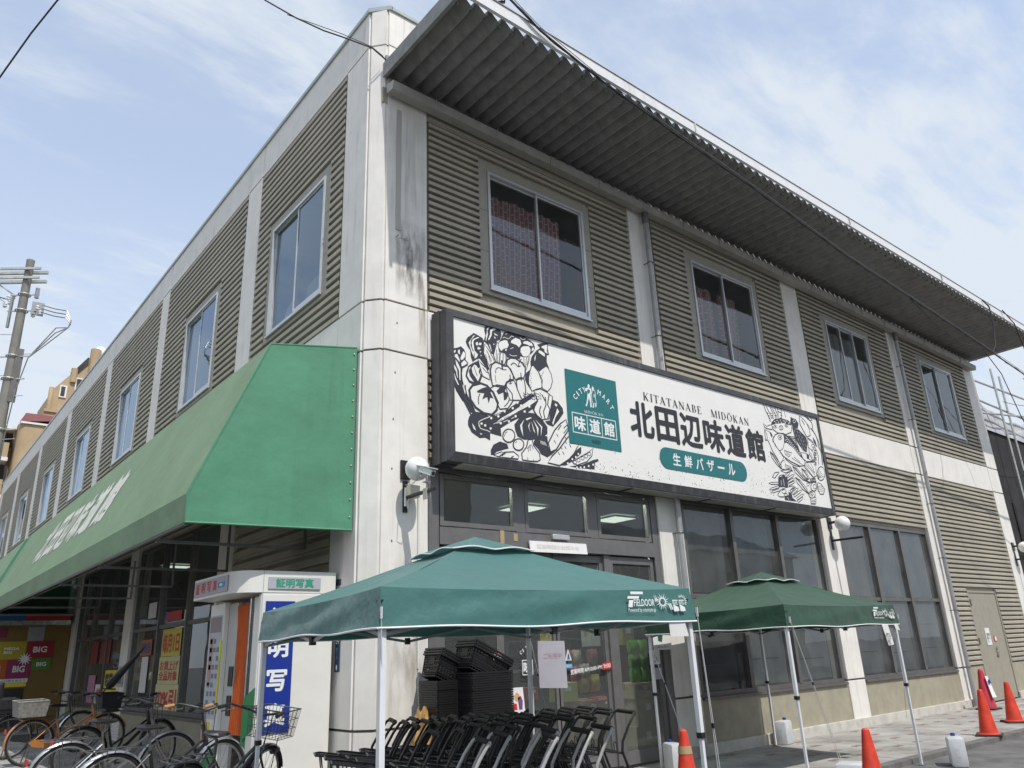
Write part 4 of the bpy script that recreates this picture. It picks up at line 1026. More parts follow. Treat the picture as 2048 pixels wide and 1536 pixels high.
('f',[(9.172,4.219),(9.07,4.195),(8.873,4.107),(8.905,4.08),(9.102,4.168)]),
('f',[(9.11,4.142),(9.029,4.126),(8.884,4.058),(8.917,4.032),(9.063,4.099)]),
('s',[(8.564,4.1),(8.6,4.054)],0.012,False),
('f',[(8.249,4.113),(8.374,4.215),(8.538,4.273),(8.807,4.336),(8.903,4.316),(8.705,4.247),(8.706,4.162),(8.489,4.1),(8.314,4.084)]),
('f',[(9.691,4.408),(9.667,4.369),(9.624,4.335),(9.572,4.313),(9.52,4.308),(9.478,4.321),(9.456,4.348),(9.456,4.385),(9.48,4.425),(9.522,4.459),(9.574,4.481),(9.626,4.486),(9.668,4.474),(9.691,4.446)]),
('f',[(9.57,4.242),(9.549,4.209),(9.508,4.181),(9.457,4.163),(9.406,4.158),(9.364,4.168),(9.34,4.19),(9.338,4.22),(9.359,4.253),(9.399,4.281),(9.45,4.299),(9.502,4.304),(9.544,4.294),(9.568,4.272)]),
('f',[(9.375,4.151),(9.587,4.184),(9.53,4.048),(9.354,4.04)])]
ART_D2=[('s',[(1.566,5.591),(1.654,5.498),(1.721,5.391),(1.729,5.35),(1.657,5.309),(1.629,5.243),(1.588,5.363),(1.547,5.457)],0.0128,True),
('s',[(1.598,5.503),(1.651,5.419),(1.679,5.356)],0.0099,False),
('s',[(1.631,5.432),(1.663,5.336)],0.0088,False),
('s',[(1.581,5.439),(1.608,5.342),(1.646,5.281)],0.0099,False),
('s',[(1.789,5.677),(1.816,5.577),(1.833,5.511),(1.817,5.359),(1.76,5.356),(1.718,5.46)],0.0135,True),
('s',[(1.778,5.552),(1.764,5.444),(1.776,5.368)],0.009,False),
('s',[(1.802,5.504),(1.783,5.422),(1.796,5.364)],0.009,False),
('s',[(1.839,5.517),(1.902,5.535),(1.943,5.517),(1.951,5.457),(1.915,5.362),(1.822,5.36)],0.0117,True),
('s',[(1.891,5.524),(1.88,5.381)],0.0108,False),
('s',[(1.923,5.531),(1.934,5.427),(1.905,5.369)],0.009,False),
('s',[(2.2,5.546),(2.265,5.551),(2.387,5.577),(2.348,5.479),(2.297,5.353),(2.257,5.407),(2.175,5.478)],0.0108,True),
('s',[(2.265,5.551),(2.268,5.418)],0.0108,False),
('s',[(2.32,5.554),(2.289,5.395)],0.0108,False),
('s',[(2.365,5.572),(2.318,5.437)],0.0108,False),
('s',[(2.529,5.372),(2.612,5.443),(2.684,5.494),(2.727,5.467),(2.779,5.386),(2.793,5.28),(2.751,5.173),(2.69,5.108),(2.591,5.134),(2.577,5.256)],0.0135,True),
('s',[(2.4,5.431),(2.435,5.457),(2.476,5.416),(2.54,5.365),(2.6,5.261),(2.575,5.14),(2.478,5.104),(2.388,5.057),(2.334,5.157),(2.34,5.255),(2.368,5.349)],0.0135,True),
('s',[(2.394,5.327),(2.385,5.308)],0.0081,False),
('s',[(2.378,5.291),(2.369,5.271)],0.0081,False),
('s',[(2.389,5.259),(2.38,5.24)],0.0081,False),
('s',[(2.374,5.222),(2.365,5.203)],0.0081,False),
('s',[(2.385,5.191),(2.376,5.172)],0.0081,False),
('s',[(2.37,5.155),(2.361,5.135)],0.0081,False),
('s',[(2.381,5.123),(2.372,5.104)],0.0081,False),
('s',[(2.632,5.402),(2.617,5.381)],0.0081,False),
('s',[(2.614,5.371),(2.599,5.35)],0.0081,False),
('s',[(2.596,5.341),(2.581,5.32)],0.0081,False),
('s',[(2.579,5.31),(2.564,5.289)],0.0081,False),
('s',[(1.941,5.368),(1.96,5.442),(2.026,5.482),(2.111,5.491),(2.184,5.463),(2.238,5.456),(2.283,5.394),(2.277,5.287),(2.241,5.218),(2.094,5.172),(2.055,5.225),(1.996,5.318)],0.0234,True),
('s',[(1.66,5.122),(1.654,5.231),(1.682,5.314),(1.75,5.363),(1.832,5.354),(1.893,5.336),(1.956,5.345),(2.012,5.312),(2.055,5.225),(2.056,5.156),(1.934,5.107),(1.878,5.011),(1.685,5.009)],0.0243,True),
('s',[(1.743,5.198),(1.756,5.261),(1.809,5.293),(1.87,5.275),(1.938,5.289)],0.0135,False),
('s',[(1.732,5.17),(1.746,5.062)],0.008,False),
('s',[(1.86,5.412),(1.865,5.283)],0.027,False),
('s',[(2.02,5.371),(2.065,5.415),(2.117,5.404),(2.148,5.375),(2.197,5.399)],0.0162,False),
('s',[(2.219,5.51),(2.173,5.442),(2.159,5.386)],0.0162,False),
('s',[(2.108,5.14),(2.138,5.202),(2.214,5.23),(2.255,5.194),(2.274,5.049),(2.239,4.913),(2.185,4.904),(2.119,5.038)],0.018,True),
('s',[(2.196,5.293),(2.2,5.171)],0.0162,False),
('s',[(1.928,5.08),(1.988,5.156),(2.052,5.164),(2.091,5.111),(2.128,5.014),(2.206,4.89),(1.973,4.85),(1.919,5.01)],0.018,True),
('s',[(1.997,5.227),(2.001,5.089)],0.0162,False),
('s',[(1.965,5.104),(2.001,5.087),(2.034,5.117)],0.009,False),
('s',[(1.377,5.226),(1.404,5.147),(1.431,5.094)],0.009,False),
('s',[(1.448,5.334),(1.506,5.286),(1.584,5.243),(1.631,5.159),(1.638,5.084),(1.52,5.112),(1.484,5.214)],0.0135,True),
('s',[(1.524,5.239),(1.582,5.183),(1.632,5.176)],0.0108,False),
('s',[(1.06,4.9),(1.21,4.694),(1.31,4.534)],0.0198,False),
('s',[(1.124,4.912),(1.198,4.758),(1.323,4.569)],0.022,False),
('s',[(1.228,4.931),(1.245,4.811),(1.364,4.62)],0.0154,False),
('s',[(1.644,4.963),(1.757,5.031),(1.926,5.039),(2.021,4.951),(2.03,4.847),(1.939,4.727),(1.798,4.692),(1.746,4.775),(1.695,4.881)],0.0187,True),
('s',[(1.292,4.876),(1.347,4.948),(1.482,5.002),(1.59,4.988),(1.696,4.904),(1.767,4.778),(1.742,4.671),(1.657,4.59),(1.522,4.59),(1.391,4.647),(1.309,4.744)],0.0336,True),
('f',[(1.418,4.882),(1.507,4.938),(1.603,4.979),(1.704,4.928),(1.641,4.905),(1.693,4.823),(1.638,4.825),(1.608,4.74),(1.584,4.826),(1.502,4.778),(1.538,4.87),(1.424,4.86)]),
('s',[(1.464,4.85),(1.438,4.789),(1.439,4.7)],0.0143,False),
('f',[(1.746,4.942),(1.841,5.035),(1.941,5.065),(1.894,4.963),(1.963,4.94),(1.917,4.85),(1.873,4.826),(1.865,4.94),(1.779,4.896)]),
('s',[(1.975,4.884),(1.943,4.809),(1.876,4.74)],0.0144,False),
('s',[(2.424,5.071),(2.548,5.118),(2.669,5.092),(2.781,5.038),(2.739,4.897),(2.686,4.695),(2.547,4.662),(2.431,4.726),(2.391,4.791),(2.489,4.927)],0.0156,True),
('s',[(2.457,4.885),(2.405,4.781),(2.474,4.698)],0.018,False),
('s',[(2.546,4.864),(2.509,4.774),(2.548,4.686)],0.018,False),
('s',[(2.632,5.012),(2.639,4.892),(2.586,4.787),(2.609,4.683)],0.018,False),
('s',[(2.713,5.063),(2.67,4.897),(2.712,4.844),(2.655,4.691)],0.018,False),
('s',[(2.573,5.038),(2.628,4.951)],0.018,False),
('s',[(2.219,5.004),(2.247,4.979)],0.0108,False),
('s',[(2.217,4.966),(2.245,4.943)],0.0108,False),
('s',[(2.215,4.927),(2.243,4.908)],0.0108,False),
('s',[(2.257,4.994),(2.286,4.986)],0.0108,False),
('s',[(2.255,4.956),(2.284,4.95)],0.0108,False),
('s',[(2.252,4.917),(2.282,4.914)],0.0108,False),
('s',[(2.297,5.018),(2.325,4.993)],0.0108,False),
('s',[(2.294,4.98),(2.323,4.957)],0.0108,False),
('s',[(2.292,4.941),(2.32,4.921)],0.0108,False),
('s',[(2.335,5.008),(2.364,5.0)],0.0108,False),
('s',[(2.332,4.97),(2.362,4.964)],0.0108,False),
('s',[(2.33,4.931),(2.359,4.928)],0.0108,False),
('s',[(2.375,5.032),(2.403,5.007)],0.0108,False),
('s',[(2.372,4.994),(2.401,4.971)],0.0117,False),
('s',[(2.37,4.955),(2.398,4.935)],0.0108,False),
('s',[(2.413,5.022),(2.443,5.014)],0.0108,False),
('s',[(2.411,4.984),(2.44,4.978)],0.0117,False),
('s',[(2.408,4.945),(2.438,4.942)],0.0108,False),
('s',[(2.454,5.047),(2.482,5.022)],0.0117,False),
('s',[(2.451,5.008),(2.48,4.985)],0.0117,False),
('s',[(2.449,4.969),(2.477,4.948)],0.0117,False),
('s',[(2.492,5.037),(2.522,5.029)],0.0117,False),
('s',[(2.49,4.998),(2.52,4.992)],0.0117,False),
('s',[(2.487,4.959),(2.517,4.955)],0.0117,False),
('s',[(2.533,5.061),(2.562,5.036)],0.0108,False),
('s',[(2.531,5.022),(2.559,4.999)],0.0108,False),
('s',[(2.528,4.983),(2.557,4.962)],0.0117,False),
('s',[(2.04,4.354),(2.027,4.312),(1.996,4.276),(1.953,4.252),(1.907,4.246),(1.866,4.258),(1.838,4.286),(1.83,4.324),(1.842,4.366),(1.872,4.402),(1.915,4.427),(1.962,4.434),(2.004,4.422),(2.032,4.393)],0.0187,True),
('s',[(2.192,4.251),(2.18,4.214),(2.153,4.182),(2.114,4.161),(2.072,4.156),(2.036,4.167),(2.011,4.191),(2.004,4.225),(2.015,4.262),(2.042,4.294),(2.081,4.315),(2.123,4.321),(2.16,4.31),(2.185,4.285)],0.0192,True),
('s',[(1.857,4.317),(1.873,4.364),(1.909,4.392)],0.0099,False),
('s',[(2.042,4.253),(2.071,4.28)],0.0099,False),
('s',[(1.742,4.026),(1.854,4.1),(2.007,4.125),(2.089,4.08),(2.079,4.034),(1.878,4.026)],0.0176,True),
('s',[(1.662,4.038),(1.799,4.099),(1.867,4.085),(1.742,4.026)],0.0132,True),
('s',[(1.961,4.042),(2.004,4.064)],0.0154,False),
('s',[(1.797,4.055),(1.824,4.047)],0.0154,False),
('s',[(2.274,4.33),(2.348,4.34),(2.365,4.262),(2.468,4.162),(2.476,4.071),(2.416,4.041),(2.285,4.031),(2.157,4.033),(2.147,4.121),(2.239,4.223)],0.0176,True),
('s',[(2.299,4.265),(2.264,4.158)],0.0088,False),
('s',[(2.314,4.267),(2.308,4.175)],0.0088,False),
('s',[(2.329,4.269),(2.361,4.205)],0.0088,False),
('s',[(2.283,4.24),(2.244,4.19)],0.0088,False),
('s',[(2.245,4.077),(2.256,4.033)],0.0088,False),
('s',[(2.359,4.068),(2.35,4.039)],0.0088,False),
('s',[(2.644,4.335),(2.782,4.543),(2.9,4.657),(3.017,4.735),(3.051,4.583),(2.911,4.419),(2.79,4.261),(2.68,4.212)],0.0204,True),
('s',[(2.616,4.048),(2.706,4.157),(2.854,4.281),(3.043,4.485),(3.058,4.391),(3.234,4.391),(3.133,4.246),(3.029,4.15),(2.834,4.033)],0.0204,True),
('s',[(2.812,4.491),(2.823,4.472),(2.839,4.45)],0.0132,False),
('s',[(2.758,4.389),(2.768,4.369),(2.785,4.348)],0.0132,False),
('s',[(2.875,4.317),(2.886,4.297),(2.903,4.275)],0.0132,False),
('s',[(2.822,4.227),(2.832,4.208),(2.849,4.186)],0.0121,False),
('s',[(2.954,4.333),(2.965,4.313),(2.982,4.292)],0.0132,False),
('s',[(3.052,4.37),(3.063,4.35),(3.08,4.328)],0.0132,False),
('s',[(2.908,4.244),(2.919,4.225),(2.935,4.203)],0.0132,False),
('s',[(2.981,4.468),(2.992,4.448),(3.009,4.426)],0.0132,False),
('s',[(2.969,4.412),(2.98,4.392),(2.997,4.371)],0.0132,False),
('s',[(2.844,4.552),(2.913,4.635)],0.0144,False),
('s',[(2.957,4.593),(3.025,4.651)],0.0144,False),
('s',[(2.951,4.52),(3.037,4.605)],0.0144,False),
('s',[(3.073,4.114),(3.291,4.23),(3.446,4.31),(3.527,4.375),(3.49,4.255),(3.382,4.157),(3.181,4.08)],0.0144,True),
('s',[(3.169,4.12),(3.161,4.103),(3.144,4.092),(3.124,4.09),(3.109,4.097),(3.105,4.112),(3.112,4.128),(3.129,4.14),(3.149,4.142),(3.164,4.134)],0.0096,True),
('s',[(3.244,4.158),(3.237,4.142),(3.219,4.131),(3.199,4.128),(3.184,4.136),(3.179,4.151),(3.187,4.167),(3.204,4.178),(3.224,4.181),(3.24,4.173)],0.0096,True),
('s',[(3.329,4.199),(3.321,4.182),(3.304,4.171),(3.283,4.168),(3.268,4.176),(3.263,4.191),(3.271,4.207),(3.288,4.219),(3.309,4.221),(3.324,4.214)],0.0104,True),
('s',[(3.403,4.238),(3.395,4.221),(3.377,4.209),(3.357,4.207),(3.341,4.215),(3.337,4.23),(3.345,4.246),(3.362,4.258),(3.382,4.261),(3.398,4.253)],0.0096,True),
('s',[(3.473,4.279),(3.465,4.263),(3.447,4.251),(3.426,4.248),(3.411,4.256),(3.406,4.271),(3.414,4.287),(3.432,4.299),(3.452,4.302),(3.468,4.294)],0.0096,True),
('s',[(8.24,5.866),(8.304,5.711),(8.406,5.578)],0.016,False),
('s',[(8.308,5.87),(8.406,5.721),(8.463,5.602)],0.0128,False),
('s',[(8.445,5.87),(8.522,5.732),(8.506,5.624)],0.0144,False),
('s',[(8.507,5.866),(8.606,5.715),(8.585,5.636)],0.0128,False),
('s',[(8.607,5.86),(8.668,5.756),(8.638,5.645)],0.0144,False),
('s',[(8.723,5.864),(8.696,5.669)],0.0128,False),
('s',[(8.84,5.868),(8.812,5.672)],0.0144,False),
('s',[(8.931,5.868),(8.966,5.712)],0.0085,False),
('s',[(8.315,5.706),(8.368,5.699)],0.0128,False),
('s',[(8.34,5.657),(8.393,5.651)],0.012,False),
('s',[(8.35,5.599),(8.403,5.593)],0.012,False),
('s',[(8.363,5.557),(8.416,5.55)],0.0128,False),
('s',[(8.43,5.717),(8.484,5.711)],0.0128,False),
('s',[(8.457,5.676),(8.511,5.67)],0.012,False),
('s',[(8.471,5.633),(8.524,5.627)],0.012,False),
('s',[(8.551,5.744),(8.605,5.738)],0.0128,False),
('s',[(8.575,5.695),(8.63,5.689)],0.0128,False),
('s',[(8.706,5.8),(8.76,5.793)],0.0128,False),
('s',[(8.766,5.787),(8.821,5.78)],0.0128,False),
('s',[(8.789,5.73),(8.844,5.723)],0.0128,False),
('s',[(8.749,5.677),(8.804,5.671)],0.012,False),
('s',[(8.14,5.456),(8.228,5.418),(8.406,5.481),(8.452,5.422),(8.391,5.38),(8.219,5.379),(8.161,5.393)],0.016,True),
('s',[(8.404,5.474),(8.52,5.581),(8.743,5.654),(9.003,5.656),(9.141,5.586),(9.067,5.422),(8.837,5.344),(8.582,5.344),(8.444,5.391)],0.0176,True),
('f',[(8.416,5.52),(8.554,5.617),(8.772,5.666),(9.03,5.661),(9.171,5.598),(9.083,5.569),(8.851,5.58),(8.606,5.527),(8.443,5.48)]),
('s',[(8.581,5.463),(8.565,5.443),(8.534,5.428),(8.498,5.422),(8.472,5.429),(8.466,5.446),(8.482,5.466),(8.514,5.482),(8.549,5.487),(8.575,5.48)],0.012,True),
('s',[(8.998,5.549),(8.982,5.528),(8.948,5.512),(8.912,5.507),(8.885,5.514),(8.879,5.531),(8.895,5.551),(8.928,5.567),(8.965,5.573),(8.992,5.566)],0.0128,True),
('f',[(8.558,5.46),(8.547,5.448),(8.527,5.44),(8.51,5.442),(8.505,5.452),(8.516,5.464),(8.536,5.471),(8.553,5.47)]),
('f',[(8.958,5.543),(8.946,5.53),(8.926,5.523),(8.908,5.524),(8.903,5.534),(8.914,5.547),(8.935,5.554),(8.953,5.553)]),
('s',[(8.804,5.474),(8.782,5.444),(8.74,5.422),(8.694,5.415),(8.661,5.426),(8.654,5.452),(8.676,5.481),(8.718,5.504),(8.764,5.511),(8.797,5.5)],0.0144,True),
('s',[(8.697,5.488),(8.691,5.42)],0.006,False),
('s',[(8.724,5.492),(8.713,5.423)],0.006,False),
('s',[(8.751,5.496),(8.734,5.426)],0.006,False),
('s',[(8.778,5.5),(8.755,5.429)],0.006,False),
('s',[(8.149,5.347),(8.348,5.31),(8.403,5.237),(8.397,5.119),(8.554,4.965),(8.651,4.86),(8.51,4.713),(8.418,4.832),(8.305,4.962),(8.208,5.152),(8.129,5.126)],0.015,True),
('s',[(8.158,5.334),(8.207,5.195),(8.129,5.126)],0.015,False),
('f',[(8.303,5.326),(8.377,5.278),(8.357,5.201),(8.321,5.255)]),
('s',[(9.479,5.825),(9.627,5.769),(9.785,5.652),(9.768,5.461),(9.628,5.41),(9.529,5.536),(9.454,5.649)],0.0187,True),
('s',[(9.54,5.756),(9.621,5.659)],0.0238,False),
('s',[(9.713,5.688),(9.789,5.574)],0.016,False),
('s',[(9.833,5.628),(9.969,5.521),(10.025,5.388),(10.023,5.247),(10.08,5.16),(10.05,4.893)],0.0221,False),
('s',[(9.887,5.62),(10.045,5.406),(10.082,5.254),(10.114,5.134),(10.095,4.945)],0.0119,False),
('s',[(9.763,5.854),(9.914,5.751),(9.916,5.624)],0.016,False),
('s',[(9.681,5.857),(9.855,5.789),(9.949,5.82),(9.891,5.859)],0.0136,False),
('s',[(9.876,5.227),(9.941,5.081),(9.904,4.876)],0.0128,False),
('s',[(9.652,5.398),(9.805,5.357),(9.881,5.243),(9.74,5.147),(9.616,5.193),(9.631,5.287)],0.016,True),
('s',[(9.647,5.382),(9.843,5.3)],0.0192,False),
('s',[(9.857,5.256),(9.833,5.23),(9.789,5.216),(9.751,5.22),(9.741,5.24),(9.765,5.265),(9.809,5.28),(9.847,5.276)],0.0119,True),
('s',[(9.301,5.045),(9.492,5.055),(9.566,4.942),(9.756,4.935),(9.467,4.885),(9.347,4.931)],0.0135,True),
('f',[(9.506,5.056),(9.596,5.037),(9.566,4.942),(9.487,4.948)]),
('s',[(9.63,5.195),(9.758,5.119),(9.776,4.999),(9.704,4.944),(9.624,5.041)],0.0144,True),
('s',[(9.667,5.092),(9.704,4.99)],0.0128,False),
('s',[(9.817,5.173),(9.911,5.162)],0.0144,False),
('s',[(9.812,5.157),(9.845,5.13)],0.0112,False),
('s',[(9.818,5.124),(9.895,5.11)],0.0144,False),
('s',[(9.796,5.105),(9.887,5.086)],0.0112,False),
('s',[(9.785,5.07),(9.878,5.059)],0.0144,False),
('s',[(9.78,5.054),(9.813,5.028)],0.0112,False),
('s',[(9.786,5.021),(9.862,5.008)],0.0144,False),
('s',[(9.764,5.003),(9.855,4.984)],0.0112,False),
('s',[(9.753,4.968),(9.846,4.957)],0.0144,False),
('s',[(9.748,4.952),(9.781,4.926)],0.0112,False),
('s',[(9.754,4.92),(9.83,4.906)],0.0144,False),
('s',[(9.732,4.902),(9.822,4.882)],0.0112,False),
('s',[(9.721,4.867),(9.814,4.855)],0.0144,False),
('s',[(9.716,4.851),(9.749,4.825)],0.0112,False),
('s',[(8.361,5.173),(8.493,5.294),(8.633,5.344),(8.79,5.359),(8.981,5.304),(9.163,5.208),(9.269,5.026),(9.388,4.891),(9.388,4.801),(9.191,4.763),(8.894,4.816),(8.66,4.89),(8.558,4.98),(8.432,5.065)],0.0195,True),
('f',[(8.799,5.346),(9.008,5.308),(9.209,5.184),(9.301,5.0),(9.388,4.891),(9.227,4.976),(9.054,5.104),(8.842,5.18),(8.749,5.167)]),
('s',[(8.704,5.269),(8.688,5.243),(8.657,5.222),(8.621,5.21),(8.589,5.212),(8.569,5.227),(8.567,5.25),(8.582,5.276),(8.612,5.298),(8.648,5.309),(8.681,5.307),(8.701,5.293)],0.0135,True),
('f',[(8.674,5.265),(8.661,5.248),(8.636,5.238),(8.616,5.241),(8.611,5.256),(8.625,5.274),(8.649,5.284),(8.67,5.28)]),
('s',[(8.761,5.348),(8.785,5.232),(8.678,5.047),(8.547,4.986)],0.0144,False),
('s',[(8.36,5.151),(8.449,5.082)],0.021,False),
('s',[(8.707,5.014),(8.971,4.996),(8.84,4.898),(8.725,4.943)],0.016,True),
('s',[(8.74,4.996),(8.8,4.937)],0.0075,False),
('s',[(8.78,4.995),(8.83,4.935)],0.0075,False),
('s',[(8.821,4.995),(8.86,4.933)],0.008,False),
('s',[(8.862,4.994),(8.89,4.931)],0.0075,False),
('s',[(8.942,4.896),(9.109,4.842),(9.282,4.803)],0.012,False),
('s',[(9.028,4.921),(9.213,4.84)],0.012,False),
('s',[(8.699,4.852),(8.93,4.762),(9.186,4.748)],0.0128,False),
('s',[(9.388,4.846),(9.782,4.931),(9.748,4.631),(9.593,4.592),(9.438,4.702),(9.339,4.773)],0.016,True),
('s',[(9.421,4.82),(9.69,4.64)],0.0128,False),
('s',[(9.481,4.842),(9.677,4.684)],0.0128,False),
('s',[(9.601,4.879),(9.7,4.671)],0.0128,False),
('s',[(9.383,4.785),(9.598,4.607)],0.012,False),
('s',[(9.463,4.87),(9.746,4.903)],0.0128,False),
('s',[(10.081,4.713),(10.046,4.648),(9.987,4.593),(9.918,4.559),(9.851,4.552),(9.8,4.574),(9.775,4.619),(9.78,4.68),(9.815,4.744),(9.873,4.799),(9.942,4.834),(10.01,4.842),(10.061,4.821),(10.087,4.775)],0.0176,True),
('s',[(9.765,4.573),(9.881,4.805)],0.008,False),
('s',[(9.765,4.573),(9.91,4.775)],0.008,False),
('s',[(9.765,4.573),(9.94,4.744)],0.008,False),
('s',[(9.765,4.573),(9.969,4.714)],0.008,False),
('s',[(9.765,4.573),(9.999,4.684)],0.008,False),
('s',[(9.765,4.573),(10.028,4.654)],0.008,False),
('s',[(9.741,4.495),(9.859,4.477),(9.968,4.383),(9.892,4.279),(9.763,4.267),(9.7,4.342)],0.018,True),
('s',[(9.72,4.404),(9.847,4.439),(9.949,4.411)],0.008,False),
('s',[(9.711,4.376),(9.835,4.401),(9.939,4.38)],0.0075,False),
('s',[(9.702,4.348),(9.823,4.364),(9.929,4.349)],0.0075,False),
('s',[(9.693,4.321),(9.811,4.328),(9.918,4.318)],0.0075,False),
('s',[(8.224,4.93),(8.311,4.89),(8.471,4.751),(8.511,4.627),(8.382,4.698),(8.245,4.825)],0.015,True),
('s',[(8.224,4.93),(8.298,4.86),(8.427,4.725),(8.511,4.627)],0.03,False),
('s',[(8.309,4.893),(8.298,4.879),(8.277,4.872),(8.258,4.874),(8.254,4.886),(8.265,4.9),(8.286,4.907),(8.304,4.905)],0.0075,True),
('s',[(8.921,4.732),(9.066,4.697),(9.327,4.512),(9.46,4.467),(9.215,4.493),(8.988,4.608)],0.015,True),
('s',[(8.921,4.732),(9.049,4.655),(9.271,4.502),(9.46,4.467)],0.03,False),
('s',[(9.064,4.7),(9.052,4.686),(9.03,4.678),(9.01,4.681),(9.005,4.693),(9.018,4.707),(9.04,4.715),(9.06,4.712)],0.0075,True),
('s',[(8.962,4.517),(9.105,4.474),(9.299,4.333),(9.358,4.222),(9.156,4.298),(8.984,4.418)],0.015,True),
('s',[(8.962,4.517),(9.066,4.448),(9.227,4.315),(9.358,4.222)],0.03,False),
('s',[(9.103,4.477),(9.091,4.463),(9.068,4.456),(9.049,4.459),(9.044,4.471),(9.056,4.484),(9.079,4.492),(9.098,4.489)],0.0075,True),
('s',[(9.232,4.723),(9.378,4.68),(9.47,4.542),(9.359,4.53),(9.25,4.607)],0.015,True),
('s',[(9.232,4.723),(9.336,4.646),(9.414,4.536),(9.359,4.53)],0.03,False),
('s',[(9.376,4.683),(9.363,4.669),(9.34,4.661),(9.32,4.664),(9.316,4.676),(9.328,4.69),(9.351,4.698),(9.371,4.695)],0.0075,True),
('s',[(9.331,4.439),(9.441,4.45),(9.351,4.375)],0.0135,True),
('s',[(8.523,4.758),(8.665,4.818),(8.666,4.731),(8.863,4.71),(8.688,4.632),(8.537,4.63)],0.015,True),
('s',[(8.662,4.716),(8.688,4.632)],0.015,False),
('s',[(8.71,4.71),(8.738,4.629)],0.015,False),
('s',[(8.759,4.704),(8.788,4.626)],0.015,False),
('s',[(8.809,4.698),(8.838,4.623)],0.015,False),
('s',[(8.858,4.692),(8.889,4.62)],0.015,False),
('s',[(8.165,4.433),(8.263,4.528),(8.419,4.559),(8.356,4.51),(8.236,4.426)],0.0165,True),
('s',[(8.478,4.594),(8.741,4.638),(8.895,4.641),(8.62,4.567)],0.0126,True),
('s',[(8.012,4.305),(8.103,4.296),(8.329,4.319),(8.339,4.357),(8.113,4.333)],0.0126,True),
('s',[(7.993,4.186),(8.097,4.195),(8.333,4.257),(8.324,4.291),(8.088,4.229)],0.0126,True),
('s',[(8.039,4.135),(8.133,4.144),(8.344,4.202),(8.332,4.236),(8.122,4.177)],0.0126,True),
('s',[(8.807,4.602),(8.726,4.581),(8.581,4.505),(8.617,4.481),(8.762,4.557)],0.0135,True),
('s',[(8.955,4.582),(8.851,4.556),(8.647,4.463),(8.677,4.436),(8.881,4.528)],0.0135,True),
('s',[(8.944,4.501),(8.854,4.486),(8.675,4.417),(8.698,4.387),(8.878,4.456)],0.0135,True),
('s',[(8.94,4.443),(8.85,4.428),(8.671,4.36),(8.694,4.33),(8.874,4.398)],0.0135,True),
('s',[(8.881,4.329),(8.804,4.306),(8.676,4.229),(8.718,4.207),(8.847,4.285)],0.0135,True),
('s',[(9.007,4.319),(8.909,4.289),(8.73,4.192),(8.768,4.169),(8.948,4.265)],0.0135,True),
('s',[(9.13,4.295),(9.013,4.262),(8.785,4.156),(8.818,4.129),(9.047,4.235)],0.0135,True),
('s',[(9.172,4.219),(9.07,4.195),(8.873,4.107),(8.905,4.08),(9.102,4.168)],0.0126,True),
('s',[(9.11,4.142),(9.029,4.126),(8.884,4.058),(8.917,4.032),(9.063,4.099)],0.0135,True),
('s',[(8.249,4.113),(8.374,4.215),(8.538,4.273),(8.807,4.336),(8.903,4.316),(8.705,4.247),(8.706,4.162),(8.489,4.1),(8.314,4.084)],0.0168,True),
('s',[(8.556,4.205),(8.535,4.181),(8.493,4.164),(8.446,4.16),(8.412,4.17),(8.404,4.19),(8.424,4.214),(8.466,4.231),(8.513,4.235),(8.547,4.225)],0.015,True),
('s',[(8.581,4.144),(8.559,4.124),(8.518,4.113),(8.48,4.117),(8.469,4.133),(8.49,4.153),(8.532,4.164),(8.57,4.16)],0.015,True),
('f',[(8.62,4.211),(8.715,4.191),(8.745,4.123),(8.621,4.126)]),
('s',[(9.691,4.408),(9.667,4.369),(9.624,4.335),(9.572,4.313),(9.52,4.308),(9.478,4.321),(9.456,4.348),(9.456,4.385),(9.48,4.425),(9.522,4.459),(9.574,4.481),(9.626,4.486),(9.668,4.474),(9.691,4.446)],0.018,True),
('s',[(9.663,4.405),(9.639,4.375),(9.597,4.355),(9.558,4.357),(9.538,4.378),(9.548,4.409),(9.583,4.436),(9.626,4.446),(9.658,4.434)],0.015,True),
('s',[(9.57,4.242),(9.549,4.209),(9.508,4.181),(9.457,4.163),(9.406,4.158),(9.364,4.168),(9.34,4.19),(9.338,4.22),(9.359,4.253),(9.399,4.281),(9.45,4.299),(9.502,4.304),(9.544,4.294),(9.568,4.272)],0.0192,True),
('s',[(9.503,4.243),(9.481,4.216),(9.441,4.2),(9.401,4.2),(9.381,4.219),(9.39,4.245),(9.422,4.268),(9.465,4.277),(9.497,4.267)],0.015,True),
('f',[(9.467,4.239),(9.456,4.228),(9.438,4.222),(9.421,4.225),(9.417,4.235),(9.428,4.246),(9.447,4.252),(9.463,4.249)]),
('s',[(9.375,4.151),(9.587,4.184),(9.53,4.048),(9.354,4.04)],0.0135,True),
('s',[(9.368,4.129),(9.471,4.116),(9.578,4.154)],0.012,False),
('s',[(9.358,4.096),(9.462,4.086),(9.566,4.118)],0.012,False),
('s',[(9.348,4.063),(9.452,4.056),(9.555,4.082)],0.012,False),
('f',[(9.486,4.551),(9.676,4.593),(9.698,4.491),(9.471,4.46)])]
